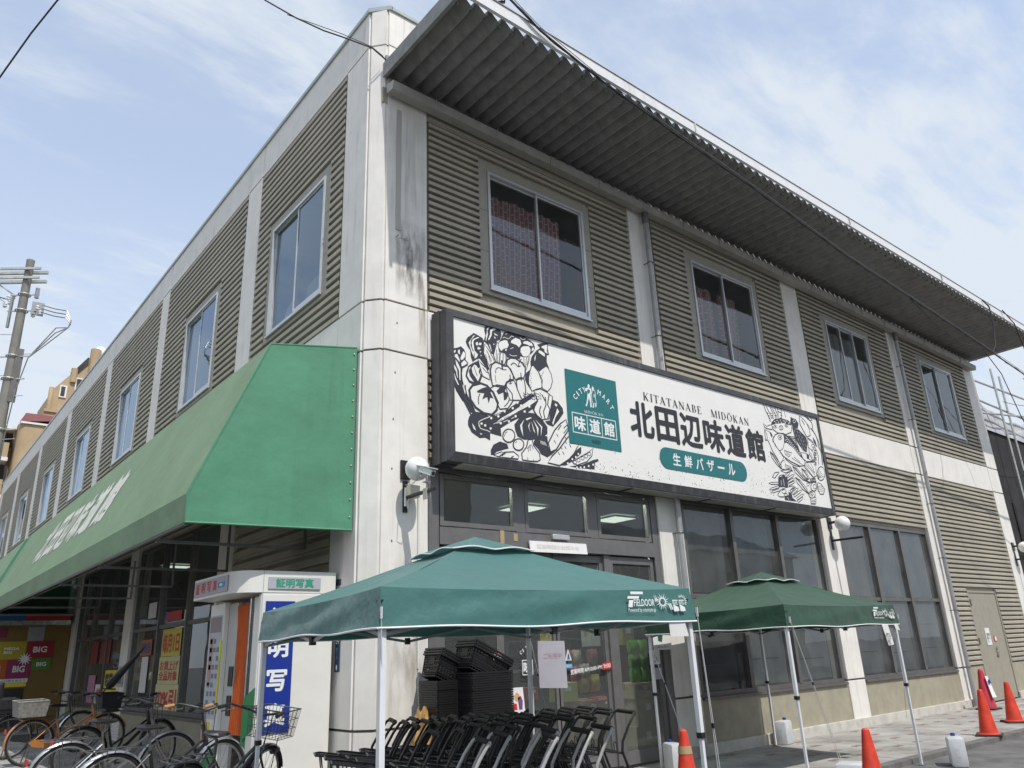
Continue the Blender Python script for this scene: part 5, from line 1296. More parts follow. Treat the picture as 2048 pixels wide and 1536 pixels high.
ART_W2=[('f',[(3.234,4.25),(3.227,4.238),(3.214,4.231),(3.202,4.234),(3.198,4.246),(3.204,4.258),(3.217,4.265),(3.23,4.262)]),
('f',[(3.177,4.198),(3.171,4.185),(3.158,4.179),(3.146,4.182),(3.142,4.194),(3.148,4.206),(3.161,4.213),(3.173,4.209)]),
('f',[(3.105,4.157),(3.099,4.145),(3.086,4.138),(3.074,4.142),(3.07,4.153),(3.077,4.165),(3.089,4.172),(3.101,4.168)]),
('f',[(3.01,4.087),(3.004,4.074),(2.991,4.068),(2.979,4.071),(2.975,4.083),(2.981,4.095),(2.994,4.101),(3.006,4.098)]),
('f',[(3.426,4.094),(3.419,4.081),(3.406,4.075),(3.394,4.078),(3.39,4.09),(3.396,4.102),(3.409,4.109),(3.422,4.105)]),
('f',[(3.52,4.125),(3.513,4.113),(3.499,4.106),(3.487,4.11),(3.483,4.121),(3.489,4.134),(3.503,4.14),(3.515,4.137)]),
('f',[(3.334,4.065),(3.327,4.053),(3.314,4.047),(3.302,4.05),(3.298,4.061),(3.304,4.074),(3.317,4.08),(3.329,4.077)]),
('f',[(3.26,4.052),(3.253,4.04),(3.24,4.033),(3.228,4.037),(3.224,4.048),(3.23,4.061),(3.244,4.067),(3.256,4.063)]),
('f',[(3.187,4.046),(3.181,4.034),(3.168,4.028),(3.156,4.031),(3.152,4.042),(3.158,4.055),(3.171,4.061),(3.183,4.057)]),
('f',[(8.561,5.565),(8.548,5.554),(8.527,5.551),(8.519,5.558),(8.532,5.57),(8.553,5.573)]),
('f',[(8.647,5.601),(8.633,5.59),(8.612,5.586),(8.604,5.594),(8.617,5.605),(8.638,5.609)]),
('f',[(8.689,5.57),(8.676,5.559),(8.655,5.555),(8.647,5.563),(8.66,5.574),(8.681,5.578)]),
('f',[(8.769,5.627),(8.755,5.616),(8.734,5.613),(8.726,5.621),(8.739,5.632),(8.761,5.635)]),
('f',[(8.796,5.586),(8.783,5.575),(8.761,5.572),(8.753,5.58),(8.767,5.591),(8.788,5.594)]),
('f',[(8.872,5.628),(8.859,5.617),(8.837,5.614),(8.829,5.622),(8.843,5.633),(8.864,5.636)]),
('f',[(8.929,5.599),(8.916,5.588),(8.894,5.585),(8.886,5.592),(8.899,5.604),(8.921,5.607)]),
('f',[(8.993,5.64),(8.979,5.628),(8.957,5.625),(8.949,5.633),(8.963,5.644),(8.984,5.647)]),
('f',[(9.048,5.602),(9.034,5.591),(9.012,5.587),(9.004,5.595),(9.017,5.607),(9.039,5.61)]),
('f',[(9.093,5.621),(9.079,5.61),(9.057,5.606),(9.049,5.614),(9.062,5.626),(9.084,5.629)]),
('f',[(8.591,5.535),(8.578,5.524),(8.557,5.521),(8.549,5.529),(8.562,5.54),(8.583,5.543)]),
('f',[(8.924,5.629),(8.911,5.618),(8.889,5.614),(8.881,5.622),(8.895,5.634),(8.916,5.637)]),
('s',[(8.837,5.299),(8.898,5.285)],0.0128,False),
('s',[(8.802,5.219),(8.864,5.257)],0.0112,False),
('s',[(8.885,5.266),(8.941,5.255)],0.012,False),
('s',[(8.848,5.198),(8.908,5.228)],0.0105,False),
('s',[(8.933,5.234),(8.985,5.225)],0.0128,False),
('s',[(8.893,5.178),(8.951,5.198)],0.0112,False),
('s',[(8.981,5.202),(9.028,5.195)],0.0128,False),
('s',[(8.939,5.157),(8.994,5.167)],0.0105,False),
('s',[(9.029,5.169),(9.072,5.164)],0.012,False),
('s',[(8.985,5.136),(9.038,5.137)],0.0105,False),
('s',[(9.077,5.137),(9.116,5.134)],0.0128,False),
('s',[(9.032,5.116),(9.081,5.107)],0.0112,False),
('s',[(9.125,5.104),(9.159,5.104)],0.0128,False),
('s',[(9.078,5.095),(9.125,5.077)],0.0112,False),
('s',[(9.174,5.071),(9.203,5.074)],0.012,False),
('s',[(9.124,5.074),(9.169,5.047)],0.0112,False),
('s',[(9.222,5.038),(9.247,5.043)],0.012,False),
('s',[(9.171,5.053),(9.213,5.016)],0.0112,False),
('s',[(9.271,5.005),(9.291,5.013)],0.012,False),
('s',[(9.217,5.032),(9.257,4.986)],0.0112,False),
('s',[(9.511,4.546),(9.537,4.497)],0.012,False),
('s',[(9.555,4.53),(9.586,4.517)],0.0128,False),
('s',[(9.612,4.557),(9.626,4.506)],0.0128,False),
('s',[(9.656,4.54),(9.676,4.526)],0.012,False)]
FIG_W=[[(3.511,5.367),(3.539,5.374),(3.553,5.348),(3.542,5.314),(3.513,5.313),(3.504,5.338)],
[(3.459,5.301),(3.508,5.314),(3.58,5.309),(3.58,5.252),(3.556,5.211),(3.561,5.121),(3.564,5.014),(3.532,5.007),(3.532,5.098),(3.516,5.15),(3.501,5.12),(3.474,5.043),(3.456,5.005),(3.421,5.03),(3.447,5.034),(3.475,5.125),(3.492,5.209),(3.481,5.257),(3.44,5.252)],
[(3.6,5.349),(3.621,5.355),(3.639,5.318),(3.627,5.293),(3.597,5.282),(3.591,5.318)],
[(3.594,5.068),(3.619,5.073),(3.61,5.016),(3.576,5.007)],
[(3.643,5.077),(3.668,5.086),(3.66,5.034),(3.638,5.026)],
[(3.634,5.248),(3.647,5.209),(3.624,5.169),(3.62,5.205)]]
FIG_T=[[(3.493,5.282),(3.53,5.293),(3.555,5.275),(3.543,5.241),(3.504,5.211),(3.487,5.244)]]
FIG_S=[([(3.596,5.282),(3.652,5.297),(3.661,5.248),(3.655,5.156),(3.674,5.096),(3.63,5.086),(3.593,5.08),(3.576,5.124),(3.577,5.215),(3.595,5.273)],0.02)]
# ================================================================== the long box sign
SX0, SX1, SZ0, SZ1, SYF, SYB = .935, 10.215, 3.88, 5.975, -.385, -.03
YFACE = -.36
SG = thing('shop_sign', 'long black framed sign with drawn vegetables, fish and large black lettering over the entrance', 'sign', (5.57, SYB, SZ0))
mb = MB(); fw = .105
O4 = [(SX0, SZ0), (SX1, SZ0), (SX1, SZ1), (SX0, SZ1)]
I4 = [(SX0 + fw, SZ0 + fw + .02), (SX1 - fw, SZ0 + fw + .02), (SX1 - fw, SZ1 - fw), (SX0 + fw, SZ1 - fw)]
for k in range(4):
    a, b = O4[k], O4[(k + 1) % 4]; c, d = I4[k], I4[(k + 1) % 4]
    mb.add([(a[0], SYF + .02, a[1]), (b[0], SYF + .02, b[1]), (d[0], SYF, d[1]), (c[0], SYF, c[1]), (c[0], YFACE + .004, c[1]), (d[0], YFACE + .004, d[1])], [(0, 1, 2, 3), (3, 2, 5, 4)])
# sides of the box in two stepped bands
for k in range(4):
    a, b = O4[k], O4[(k + 1) % 4]
    mb.add([(a[0], SYF + .02, a[1]), (b[0], SYF + .02, b[1]), (b[0], -.20, b[1]), (a[0], -.20, a[1])], [(0, 1, 2, 3)])
mb.build('frame', MT['signframe'], SG)
MB().box((SX0 - .012, -.205, SZ0 - .012), (SX1 + .012, SYB, SZ1 + .012)).build('housing', MT['signframe'], SG)
mb = MB(); mb.box((SX0 + .25, -.345, SZ0 - .018), (SX1 - .25, -.09, SZ0 - .0)); mb.build('underside_panel', MT['gutter'], SG)
mb = MB()
for x in (2.5, 4.3, 6.2, 8.1): mb.box((x, -.36, SZ0 - .03), (x + .05, -.05, SZ0 - .012))
mb.each('underside_batten', MT['signframe'], SG)
MB().quad((I4[0][0], YFACE, I4[0][1]), (I4[1][0], YFACE, I4[1][1]), (I4[2][0], YFACE, I4[2][1]), (I4[3][0], YFACE, I4[3][1])).build('face', MT['signwhite'], SG)
lim = (I4[0][0] + .003, I4[1][0] - .003, I4[0][1] + .003, I4[2][1] - .003)
def clampf(y):
    return lambda p: (min(max(p[0], lim[0]), lim[1]), y, min(max(p[1], lim[2]), lim[3]))
def artlayer(L, y, mat, name):
    mb = MB(); f = clampf(y); e = 0
    for a in L:
        e += 1
        f = clampf(y - (e % 60) * .000012)
        if a[0] == 'f': mb.poly(a[1], f)
        else:
            pts = a[1]
            # soften the strokes like a brush
            if len(pts) > 2 and not a[3]:
                q = []
                for i in range(len(pts) - 1):
                    for t in (0, .5): 
                        p0 = pts[max(i - 1, 0)]; p1 = pts[i]; p2 = pts[i + 1]; p3 = pts[min(i + 2, len(pts) - 1)]
                        q.append(tuple(.5 * ((2 * p1[c]) + (-p0[c] + p2[c]) * t + (2 * p0[c] - 5 * p1[c] + 4 * p2[c] - p3[c]) * t * t + (-p0[c] + 3 * p1[c] - 3 * p2[c] + p3[c]) * t ** 3) for c in (0, 1)))
                q.append(pts[-1]); pts = q
            mb.ribbon(pts, a[2], f, a[3])
    return mb.build(name, mat, SG, recalc=False)
inkm = M('drawing_ink', (.035, .037, .046), .5)
artlayer(ART_D1, YFACE - .002, inkm, 'ink_drawing')
artlayer(ART_W1, YFACE - .0035, MT['signwhite'], 'drawing_highlights')
artlayer(ART_D2, YFACE - .005, inkm, 'ink_lines')
artlayer(ART_W2, YFACE - .0065, MT['signwhite'], 'drawing_dots')
yt = YFACE - .008
PN = MB().quad((3.05, yt, 4.395), (4.14, yt, 4.395), (4.14, yt, 5.535), (3.05, yt, 5.535)).build('teal_panel', MT['teal'], SG)
X_, Z_ = (1, 0, 0), (0, 0, 1)
mb = MB()
for p in FIG_W: mb.poly(p, lambda q: (q[0], yt - .002, q[1]))
for p, w in FIG_S: mb.ribbon(p, .011, lambda q: (q[0], yt - .002, q[1]))
mb.build('walking_couple_print', MT['print'], PN)
mb = MB()
for p in FIG_T: mb.poly(p, lambda q: (q[0], yt - .003, q[1]))
mb.build('figure_detail', MT['teal'], PN)
def arc_text(body, cx, cz, R, a0, a1, h, w):
    n = len(body); out = MB()
    for i, ch in enumerate(body):
        a = radians(a0 + (a1 - a0) * i / (n - 1)); ux = V((sin(a), 0, -cos(a))) ; uy = V((cos(a), 0, sin(a)))
        c = V((cx + R * cos(a), yt - .002, cz + R * sin(a)))
        ww = w * (.35 if ch == 'I' else 1.15 if ch == 'M' else 1)
        m = text('x', ch, c - ux * ww / 2 - uy * h / 2, ux, uy, ww, h, None, None, .02, True)
        out.add(m.v, m.f)
    return out.build('arched_lettering', MT['print'], PN, recalc=False)
arc_text('CITY', 3.60, 4.83, .47, 142, 112, .085, .06)
arc_text('MART', 3.60, 4.83, .47, 72, 32, .085, .06)
mb = MB()
for (x0, x1, z0, z1) in ((3.135, 4.06, 4.862, 4.876), (3.135, 4.06, 4.562, 4.576), (3.135, 3.149, 4.576, 4.862), (4.046, 4.06, 4.576, 4.862), (3.437, 3.449, 4.576, 4.862), (3.742, 3.754, 4.576, 4.862)):
    mb.quad((x0, yt - .002, z0), (x1, yt - .002, z0), (x1, yt - .002, z1), (x0, yt - .002, z1))
mb.build('box_lines', MT['print'], PN)
for k, ch in enumerate('味道館'): text('lettering', ch, (3.18 + k * .305, yt - .002, 4.605), X_, Z_, .225, .225, MT['print'], PN, .028)
text('lettering', '北田辺', (3.505, yt - .002, 4.45), X_, Z_, .19, .055, MT['ink'], PN, .02)
# serif capitals drawn with thick and thin strokes
def serif(ch):
    """outline pieces in a unit cell: height 1"""
    P = []; T = .14; t = .045; s = .10
    def v(x, w, z0=0, z1=1): P.append([(x - w / 2, z0), (x + w / 2, z0), (x + w / 2, z1), (x - w / 2, z1)])
    def sf(x, z, w=.17): P.append([(x - w, z), (x + w, z), (x + w, z + .035), (x - w, z + .035)])
    def d(a, b, w): dx, dz = b[0] - a[0], b[1] - a[1]; P.append([(a[0] - w / 2, a[1]), (a[0] + w / 2, a[1]), (b[0] + w / 2, b[1]), (b[0] - w / 2, b[1])])
    def ring(cx, cz, rx, rz, a0, a1, thick, thin, n=20):
        o = []; i_ = []
        for k in range(n + 1):
            a = a0 + (a1 - a0) * k / n; w = thin + (thick - thin) * abs(cos(a))
            o.append((cx + rx * cos(a), cz + rz * sin(a))); i_.append((cx + (rx - w) * cos(a), cz + (rz - thin) * sin(a)))
        for k in range(n): P.append([o[k], o[k + 1], i_[k + 1], i_[k]])
    if ch == 'I': v(.2, T); sf(.2, 0); sf(.2, .965); wd = .4
    elif ch == 'T': v(.4, T); sf(.4, 0); P.append([(.02, .955), (.78, .955), (.78, 1), (.02, 1)]); P.append([(.02, .78), (.05, .78), (.08, .955), (.02, .955)]); P.append([(.75, .78), (.78, .78), (.78, .955), (.72, .955)]); wd = .8
    elif ch == 'K': v(.2, T); sf(.2, 0); sf(.2, .965); d((.27, .42), (.72, 1), t * 1.4); d((.70, 0), (.36, .56), T); sf(.74, 0, .13); sf(.72, .965, .13); wd = .92
    elif ch == 'A': d((.12, 0), (.42, 1), t * 1.2); d((.72, 0), (.40, 1), T); P.append([(.23, .33), (.60, .33), (.60, .375), (.24, .375)]); sf(.12, 0, .12); sf(.74, 0, .14); wd = .88
    elif ch == 'N': v(.16, t); v(.76, t); d((.76, 0), (.16, 1), T); sf(.16, 0, .12); sf(.14, .965, .10); sf(.76, .965, .12); wd = .94
    elif ch == 'M': v(.15, t); v(.92, T); d((.52, 0), (.16, 1), T); d((.52, 0), (.90, 1), t); sf(.15, 0, .11); sf(.92, 0, .15); sf(.13, .965, .09); sf(.94, .965, .10); wd = 1.1
    elif ch == 'E': v(.2, T); sf(.2, 0, .15); sf(.2, .965, .15); P.append([(.2, 0), (.68, 0), (.68, .04), (.2, .04)]); P.append([(.2, .96), (.64, .96), (.64, 1), (.2, 1)]); P.append([(.2, .48), (.5, .48), (.5, .525), (.2, .525)]); P.append([(.62, 0), (.70, .2), (.665, .2), (.56, .04)]); P.append([(.58, .96), (.61, .82), (.645, .82), (.645, 1)]); P.append([(.485, .4), (.51, .4), (.51, .6), (.485, .6)]); wd = .76
    elif ch == 'B': v(.2, T); sf(.18, 0, .15); sf(.18, .965, .15); ring(.36, .755, .27, .245, -pi / 2, pi / 2, T, t, 12); ring(.38, .265, .31, .265, -pi / 2, pi / 2, T, t, 12); wd = .78
    elif ch == 'D': v(.2, T); sf(.18, 0, .15); sf(.18, .965, .15); ring(.36, .5, .46, .5, -pi / 2, pi / 2, T, t, 14); P.append([(.2, 0), (.37, 0), (.37, .045), (.2, .045)]); P.append([(.2, .955), (.37, .955), (.37, 1), (.2, 1)]); wd = .92
    elif ch in 'OŌ':
        ring(.46, .5, .43, .52, 0, 2 * pi, T, t, 24); wd = .94
        if ch == 'Ō': P.append([(.22, 1.10), (.70, 1.10), (.70, 1.155), (.22, 1.155)])
    else: wd = .6
    return P, wd
def serif_line(body, x0, x1, z, h, y, mat, parent, gap=.12):
    tot = sum(serif(c)[1] + gap for c in body) - gap; sx = (x1 - x0) / tot; x = x0; mb = MB()
    for c in body:
        P, wd = serif(c)
        for e, q in enumerate(P): mb.add([(x + p[0] * sx, y - e * .00002, z + p[1] * h) for p in q], [tuple(range(len(q)))])
        x += (wd + gap) * sx
    return mb.build('serif_lettering', mat, parent, recalc=False)
serif_line('KITATANABE  MIDŌKAN', 4.76, 7.665, 5.342, .135, yt, MT['ink'], SG)
serif_line('MIDŌKAN', 3.395, 3.80, 4.902, .042, yt - .002, MT['print'], PN)
kan = '北田辺味道館'
for k, ch in enumerate(kan):
    text('lettering', ch, (4.40 + k * .617, yt, 4.70), X_, Z_, .565, .59, MT['ink'], SG, .030)
mb = MB(); zc, hw = 4.432, .178; pts = []
for k in range(13): a = pi / 2 + pi * k / 12; pts.append((5.20 + hw * cos(a), zc + hw * sin(a)))
for k in range(13): a = -pi / 2 + pi * k / 12; pts.append((7.19 + hw * cos(a), zc + hw * sin(a)))
mb.poly(pts, lambda p: (p[0], yt, p[1])); PI_ = mb.build('teal_pill', MT['teal'], SG)
for k, ch in enumerate('生鮮バザール'):
    h = .205; z = 4.332
    if ch == 'ー': text('lettering', ch, (5.34 + k * .295, yt - .002, 4.415), X_, Z_, .19, .035, MT['print'], PI_, .02); continue
    text('lettering', ch, (5.34 + k * .295, yt - .002, z), X_, Z_, .20, h, MT['print'], PI_, .022)
# specks of dirt on the white face
mb = MB(); rs = random.Random(3)
for k in range(420):
    x = rs.uniform(3.2, 9.6); z = 4.02 + abs(rs.gauss(0, .28)) * (1 if x > 5 else .5)
    if z > 5.6: continue
    r = rs.uniform(.003, .009)
    mb.poly([(x + r * cos(a), z + r * sin(a) * 1.3) for a in (0, 1.3, 2.5, 3.8, 5.0)], lambda p: (p[0], YFACE - .0012, p[1]))
o = mb.build('dirt_specks', MT['groove'], SG, recalc=False); o['kind'] = 'stuff'

# ================================================================== awnings over the side
def awning(y0, y1, label, words):
    A_ = thing('awning', label, 'awning', (0, (y0 + y1) / 2, 3.0), 'green awnings over the side windows')
    P = [(-.02, 5.40), (-1.165, 5.20), (-1.95, 3.32), (-1.95, 3.01)]
    nn = 24
    for k, (nm, mt) in enumerate((('top_sheet', 'awn_old'), ('sloping_sheet', 'awn_old'), ('front_flap', 'awn_old'))):
        a, b = P[k], P[k + 1]; mb = MB()
        def f(u, v, a=a, b=b, k=k):
            s = sin(pi * v) * (.004 + .003 * sin(u * 60)) if k < 2 else 0
            return (a[0] + (b[0] - a[0]) * v + s * .4, y0 + (y1 - y0) * u, a[1] + (b[1] - a[1]) * v - s)
        mb.grid(f, nn * 3, 6); mb.build(nm, MT[mt], A_, True)
    for y in (y0, y1):
        mb = MB(); mb.prism([(P[0][0], P[0][1]), P[1], P[2], P[3], (-.02, 3.05)], y - .006, y + .006, 1); e = mb.build('end_panel', MT['awn'], A_)
        mb = MB()
        for k in range(11): mb.sphere((-.06, y - .012, 3.2 + k * .21), .011, 8, 6)
        mb.each('press_stud', MT['galv'], e)
        mb = MB(); r = .014
        mb.tube([(q[0], y, q[1]) for q in (P[0], P[1], P[2], P[3], (-.02, 3.045))], r, 6); mb.build('edge_seam', MT['awn'], e, True)
    mb = MB(); k = 0; yy = y0 + 1.35
    mb.tube([(-1.93, y0 + .02, 3.0), (-1.93, y1 - .02, 3.0)], .02, 6); mb.tube([(-1.80, y0 + .02, 3.02), (-1.80, y1 - .02, 3.02)], .014, 6)
    mb.tube([(-1.16, y0 + .02, 5.16), (-1.16, y1 - .02, 5.16)], .02, 6); mb.each('rail', MT['bronze'], A_)
    n = int((y1 - y0) / 2.85)
    for k in range(n + 1):
        y = min(y0 + 1.2 + k * 2.85, y1 - .3)
        mb = MB(); mb.obox((-1.9, y, 2.97), (-.06, y, 2.97), .03, .035); mb.obox((-.07, y, 2.97), (-.07, y, 3.75), .03, .035); mb.obox((-1.88, y, 3.0), (-.06, y, 5.2), .03, .03)
        mb.build('arm_frame', MT['steel'], A_)
    if words:
        a, b = V((-1.165, 0, 5.20)), V((-1.95, 0, 3.32)); d = (b - a).normalized(); nrm = V((-(b - a).z, 0, (b - a).x)).normalized()
        if nrm.x > 0: nrm = -nrm
        # six broad letters slanting along the slope
        for k, ch in enumerate('北田辺味道館'):
            yk = 12.05 - k * 1.13
            o = a + d * 1.52 + V((0, yk, 0)) + nrm * .004
            text('lettering', ch, o, V((0, -1, 0)), (-d + V((0, -.16, 0))), .98, .98, MT['awnprint'], A_, .045)
    return A_
awning(.295, 17.0, 'long sun bleached green awning with white lettering and a brighter near end panel', True)
awning(18.0, 36.5, 'second green awning farther down the side wall, only its near end showing', False)

# ================================================================== globe lamps on the front columns
def wall_lamp(x, z, label, cam_box):
    L_ = thing('wall_lamp', label, 'wall lamp', (x, 0, z), 'white globe lamps on the front columns')
    MB().box((x - .07, -.03, z - .11), (x + .07, -.002, z + .13), .006).build('back_plate', MT['black'], L_)
    mb = MB(); mb.tube([(x, -.02, z + .02), (x, -.14, z + .02), (x, -.18, z - .04)], .028, 8); mb.build('neck', MT['black'], L_)
    mb = MB(); mb.sphere((x, -.29, z - .03), .148, 28, 18); mb.build('globe', MT['globe'], L_, True)
    mb = MB(); pts = [(x + .032 * sx_, z + zz) for sx_, zz in ((-1, -.14), (1, -.14))]
    mb.box((x - .034, -.022, z - .52), (x + .034, -.001, z - .125), .012); mb.build('hanger_bar', MT['black'], L_)
    mb = MB(); mb.tube([(x, -.02, z - .34), (x, -.66, z - .345)], .024, 10); mb.build('banner_arm', MT['black'], L_)
    return L_
wall_lamp(.535, 3.77, 'white globe lamp on the corner column with a camera clamped to its arm', True)
wall_lamp(10.56, 3.79, 'white globe lamp on the column just past the right end of the big sign', False)
wall_lamp(20.36, 3.80, 'far white globe lamp on the last column beside the dark neighbouring house', False)
T_ = thing('security_camera', 'small white security camera on a clamp beside the globe lamp', 'camera', (.535, -.5, 3.42), None)
mb = MB(); mb.obox((.50, -.44, 3.70), (.545, -.62, 3.62), .075, .07); mb.build('body', MT['white_pl'], T_)
mb = MB(); mb.obox((.49, -.40, 3.752), (.55, -.66, 3.668), .09, .012); mb.build('sun_shield', MT['white_pl'], T_)
mb = MB(); mb.tube([(.545, -.62, 3.62), (.55, -.632, 3.615)], .024, 10); mb.build('lens', MT['black'], T_)
mb = MB(); mb.tube([(.52, -.50, 3.66), (.535, -.50, 3.5), (.535, -.50, 3.40)], .011, 6); mb.box((.50, -.53, 3.53), (.57, -.46, 3.545)); mb.build('stem', MT['galv'], T_)
mb = MB(); mb.box((.505, -.54, 3.33), (.52, -.46, 3.46)); mb.box((.55, -.54, 3.36), (.565, -.46, 3.42)); mb.build('clamp', MT['galv'], T_)
mb = MB(); mb.tube([(.49, -.41, 3.73), (.485, -.41, 3.84)], .008, 6); mb.build('antenna', MT['white_pl'], T_)
mb = MB(); mb.tube([(.51, -.45, 3.68), (.46, -.47, 3.60), (.40, -.40, 3.52), (.42, -.28, 3.53), (.45, -.15, 3.56)], .005, 5); mb.build('lead', MT['steel'], T_)
T_ = thing('junction_box', 'cream junction box under the globe lamp of the corner column', 'junction box', (.60, -.08, 3.46))
MB().box((.52, -.16, 3.42), (.66, -.06, 3.57), .008).build('box_body', M('cream_plastic', (.62, .60, .50), .4), T_)
mb = MB(); mb.tube([(.55, -.09, 3.42), (.54, -.05, 3.36), (.56, -.04, 3.3)], .012, 6); mb.tube([(.52, -.05, 3.55), (.515, -.05, 3.4), (.515, -.05, 3.32)], .016, 6); mb.build('plug_lead', MT['white_pl'], T_)

# notice board over the doors
T_ = thing('notice_board', 'blank white board leaning over the entrance doors under the grey sensor', 'board', (3.03, -.03, 2.87))
mb = MB(); mb.add([(2.50, -.045, 2.865), (3.58, -.045, 2.875), (3.575, -.03, 3.025), (2.495, -.03, 3.015), (2.50, -.03, 2.865), (3.58, -.03, 2.875), (3.575, .0, 3.025), (2.495, .0, 3.015)], [(0, 1, 2, 3), (4, 7, 6, 5), (0, 4, 5, 1), (1, 5, 6, 2), (2, 6, 7, 3), (3, 7, 4, 0)])
mb.build('board', MT['paper'], T_)
text('faint_lettering', '営業時間のお知らせ', (2.62, -.046, 2.92), (1, .0, .008), (0, .1, 1), .8, .06, M('faded_print', (.66, .65, .64), .8), T_)
# ================================================================== curtains behind the upper front windows
def brickcloth():
    m = bpy.data.materials.new('brick_pattern_cloth'); m.use_nodes = True
    nt = m.node_tree; N = nt.nodes; L = nt.links; b = N['Principled BSDF']; b.inputs['Roughness'].default_value = .9
    uv = N.new('ShaderNodeUVMap'); bk = N.new('ShaderNodeTexBrick')
    bk.inputs['Color1'].default_value = (.40, .115, .11, 1); bk.inputs['Color2'].default_value = (.30, .18, .18, 1); bk.inputs['Mortar'].default_value = (.55, .46, .44, 1)
    bk.inputs['Scale'].default_value = 1; bk.inputs['Mortar Size'].default_value = .012; bk.inputs['Brick Width'].default_value = .16; bk.inputs['Row Height'].default_value = .085; bk.inputs['Bias'].default_value = -.2
    mp = N.new('ShaderNodeMapping'); mp.inputs['Rotation'].default_value = (0, 0, pi / 2); L.new(uv.outputs[0], mp.inputs[0]); L.new(mp.outputs[0], bk.inputs['Vector']); L.new(bk.outputs['Color'], b.inputs['Base Color'])
    return m
bcloth = brickcloth()
pcloth = M('pale_curtain', (.42, .43, .42), .9, noise=.1, nscale=3, trans=.2)
def curtain(label, x0, x1, z0, z1, mat, gather, amp=.03, waves=9, y=.26):
    mb = MB(); nu, nv = 60, 24; UVs = []
    def f(u, v):
        w = 1 - gather * (1 - v) ** 1.5
        x = x0 + (x1 - x0) * u * w
        return (x, y + amp * sin(u * waves * 2 * pi) * (1 - .3 * v) + .02 * sin(u * 17 + v * 4), z0 + (z1 - z0) * v)
    mb.grid(f, nu, nv)
    o = mb.build('curtain', mat, None, True, ((x0 + x1) / 2, y, z0), recalc=False)
    me = o.data; uvl = me.uv_layers.new(name='UVMap')
    for lp in me.loops:
        k = lp.vertex_index; uvl.data[lp.index].uv = ((k % (nu + 1)) / nu * (x1 - x0) * 1.25, (k // (nu + 1)) / nv * (z1 - z0))
    return tag(o, label, 'curtain', 'curtains of the upper front windows')
curtain('red brick patterned curtain filling the window nearest the corner', 2.05, 3.75, 6.74, 8.55, bcloth, .06)
curtain('grey red brick patterned curtain in the left half of the second window', 7.06, 7.95, 6.76, 8.4, bcloth, .1)
curtain('red brick patterned curtain strip in the right half of the second window', 8.12, 8.78, 6.76, 8.4, bcloth, .25)
curtain('pale curtain across the triple paned third window', 12.03, 13.9, 6.75, 8.6, pcloth, 0.0, .02, 12)
# papers leaning inside the nearest side window
for lab, (y0, y1, z0, z1), mt in (('white paper taped low inside the nearest side window', (2.95, 3.3, 6.80, 7.25), MT['paper']), ('pale blue sheet leaning inside the nearest side window', (1.75, 2.5, 6.76, 7.35), M('pale_blue_sheet', (.36, .46, .52), .7))):
    mb = MB(); mb.add([(.14, y0, z0), (.14, y1, z0), (.20, y1 - .05, z1 - .1), (.20, y0 + .05, z1), (.148, y0, z0), (.148, y1, z0), (.208, y1 - .05, z1 - .1), (.208, y0 + .05, z1)], [(0, 1, 2, 3), (4, 7, 6, 5), (0, 4, 5, 1), (1, 5, 6, 2), (2, 6, 7, 3), (3, 7, 4, 0)])
    tag(mb.build('paper_sheet', mt, None, loc=(.17, (y0 + y1) / 2, z0)), lab, 'paper')

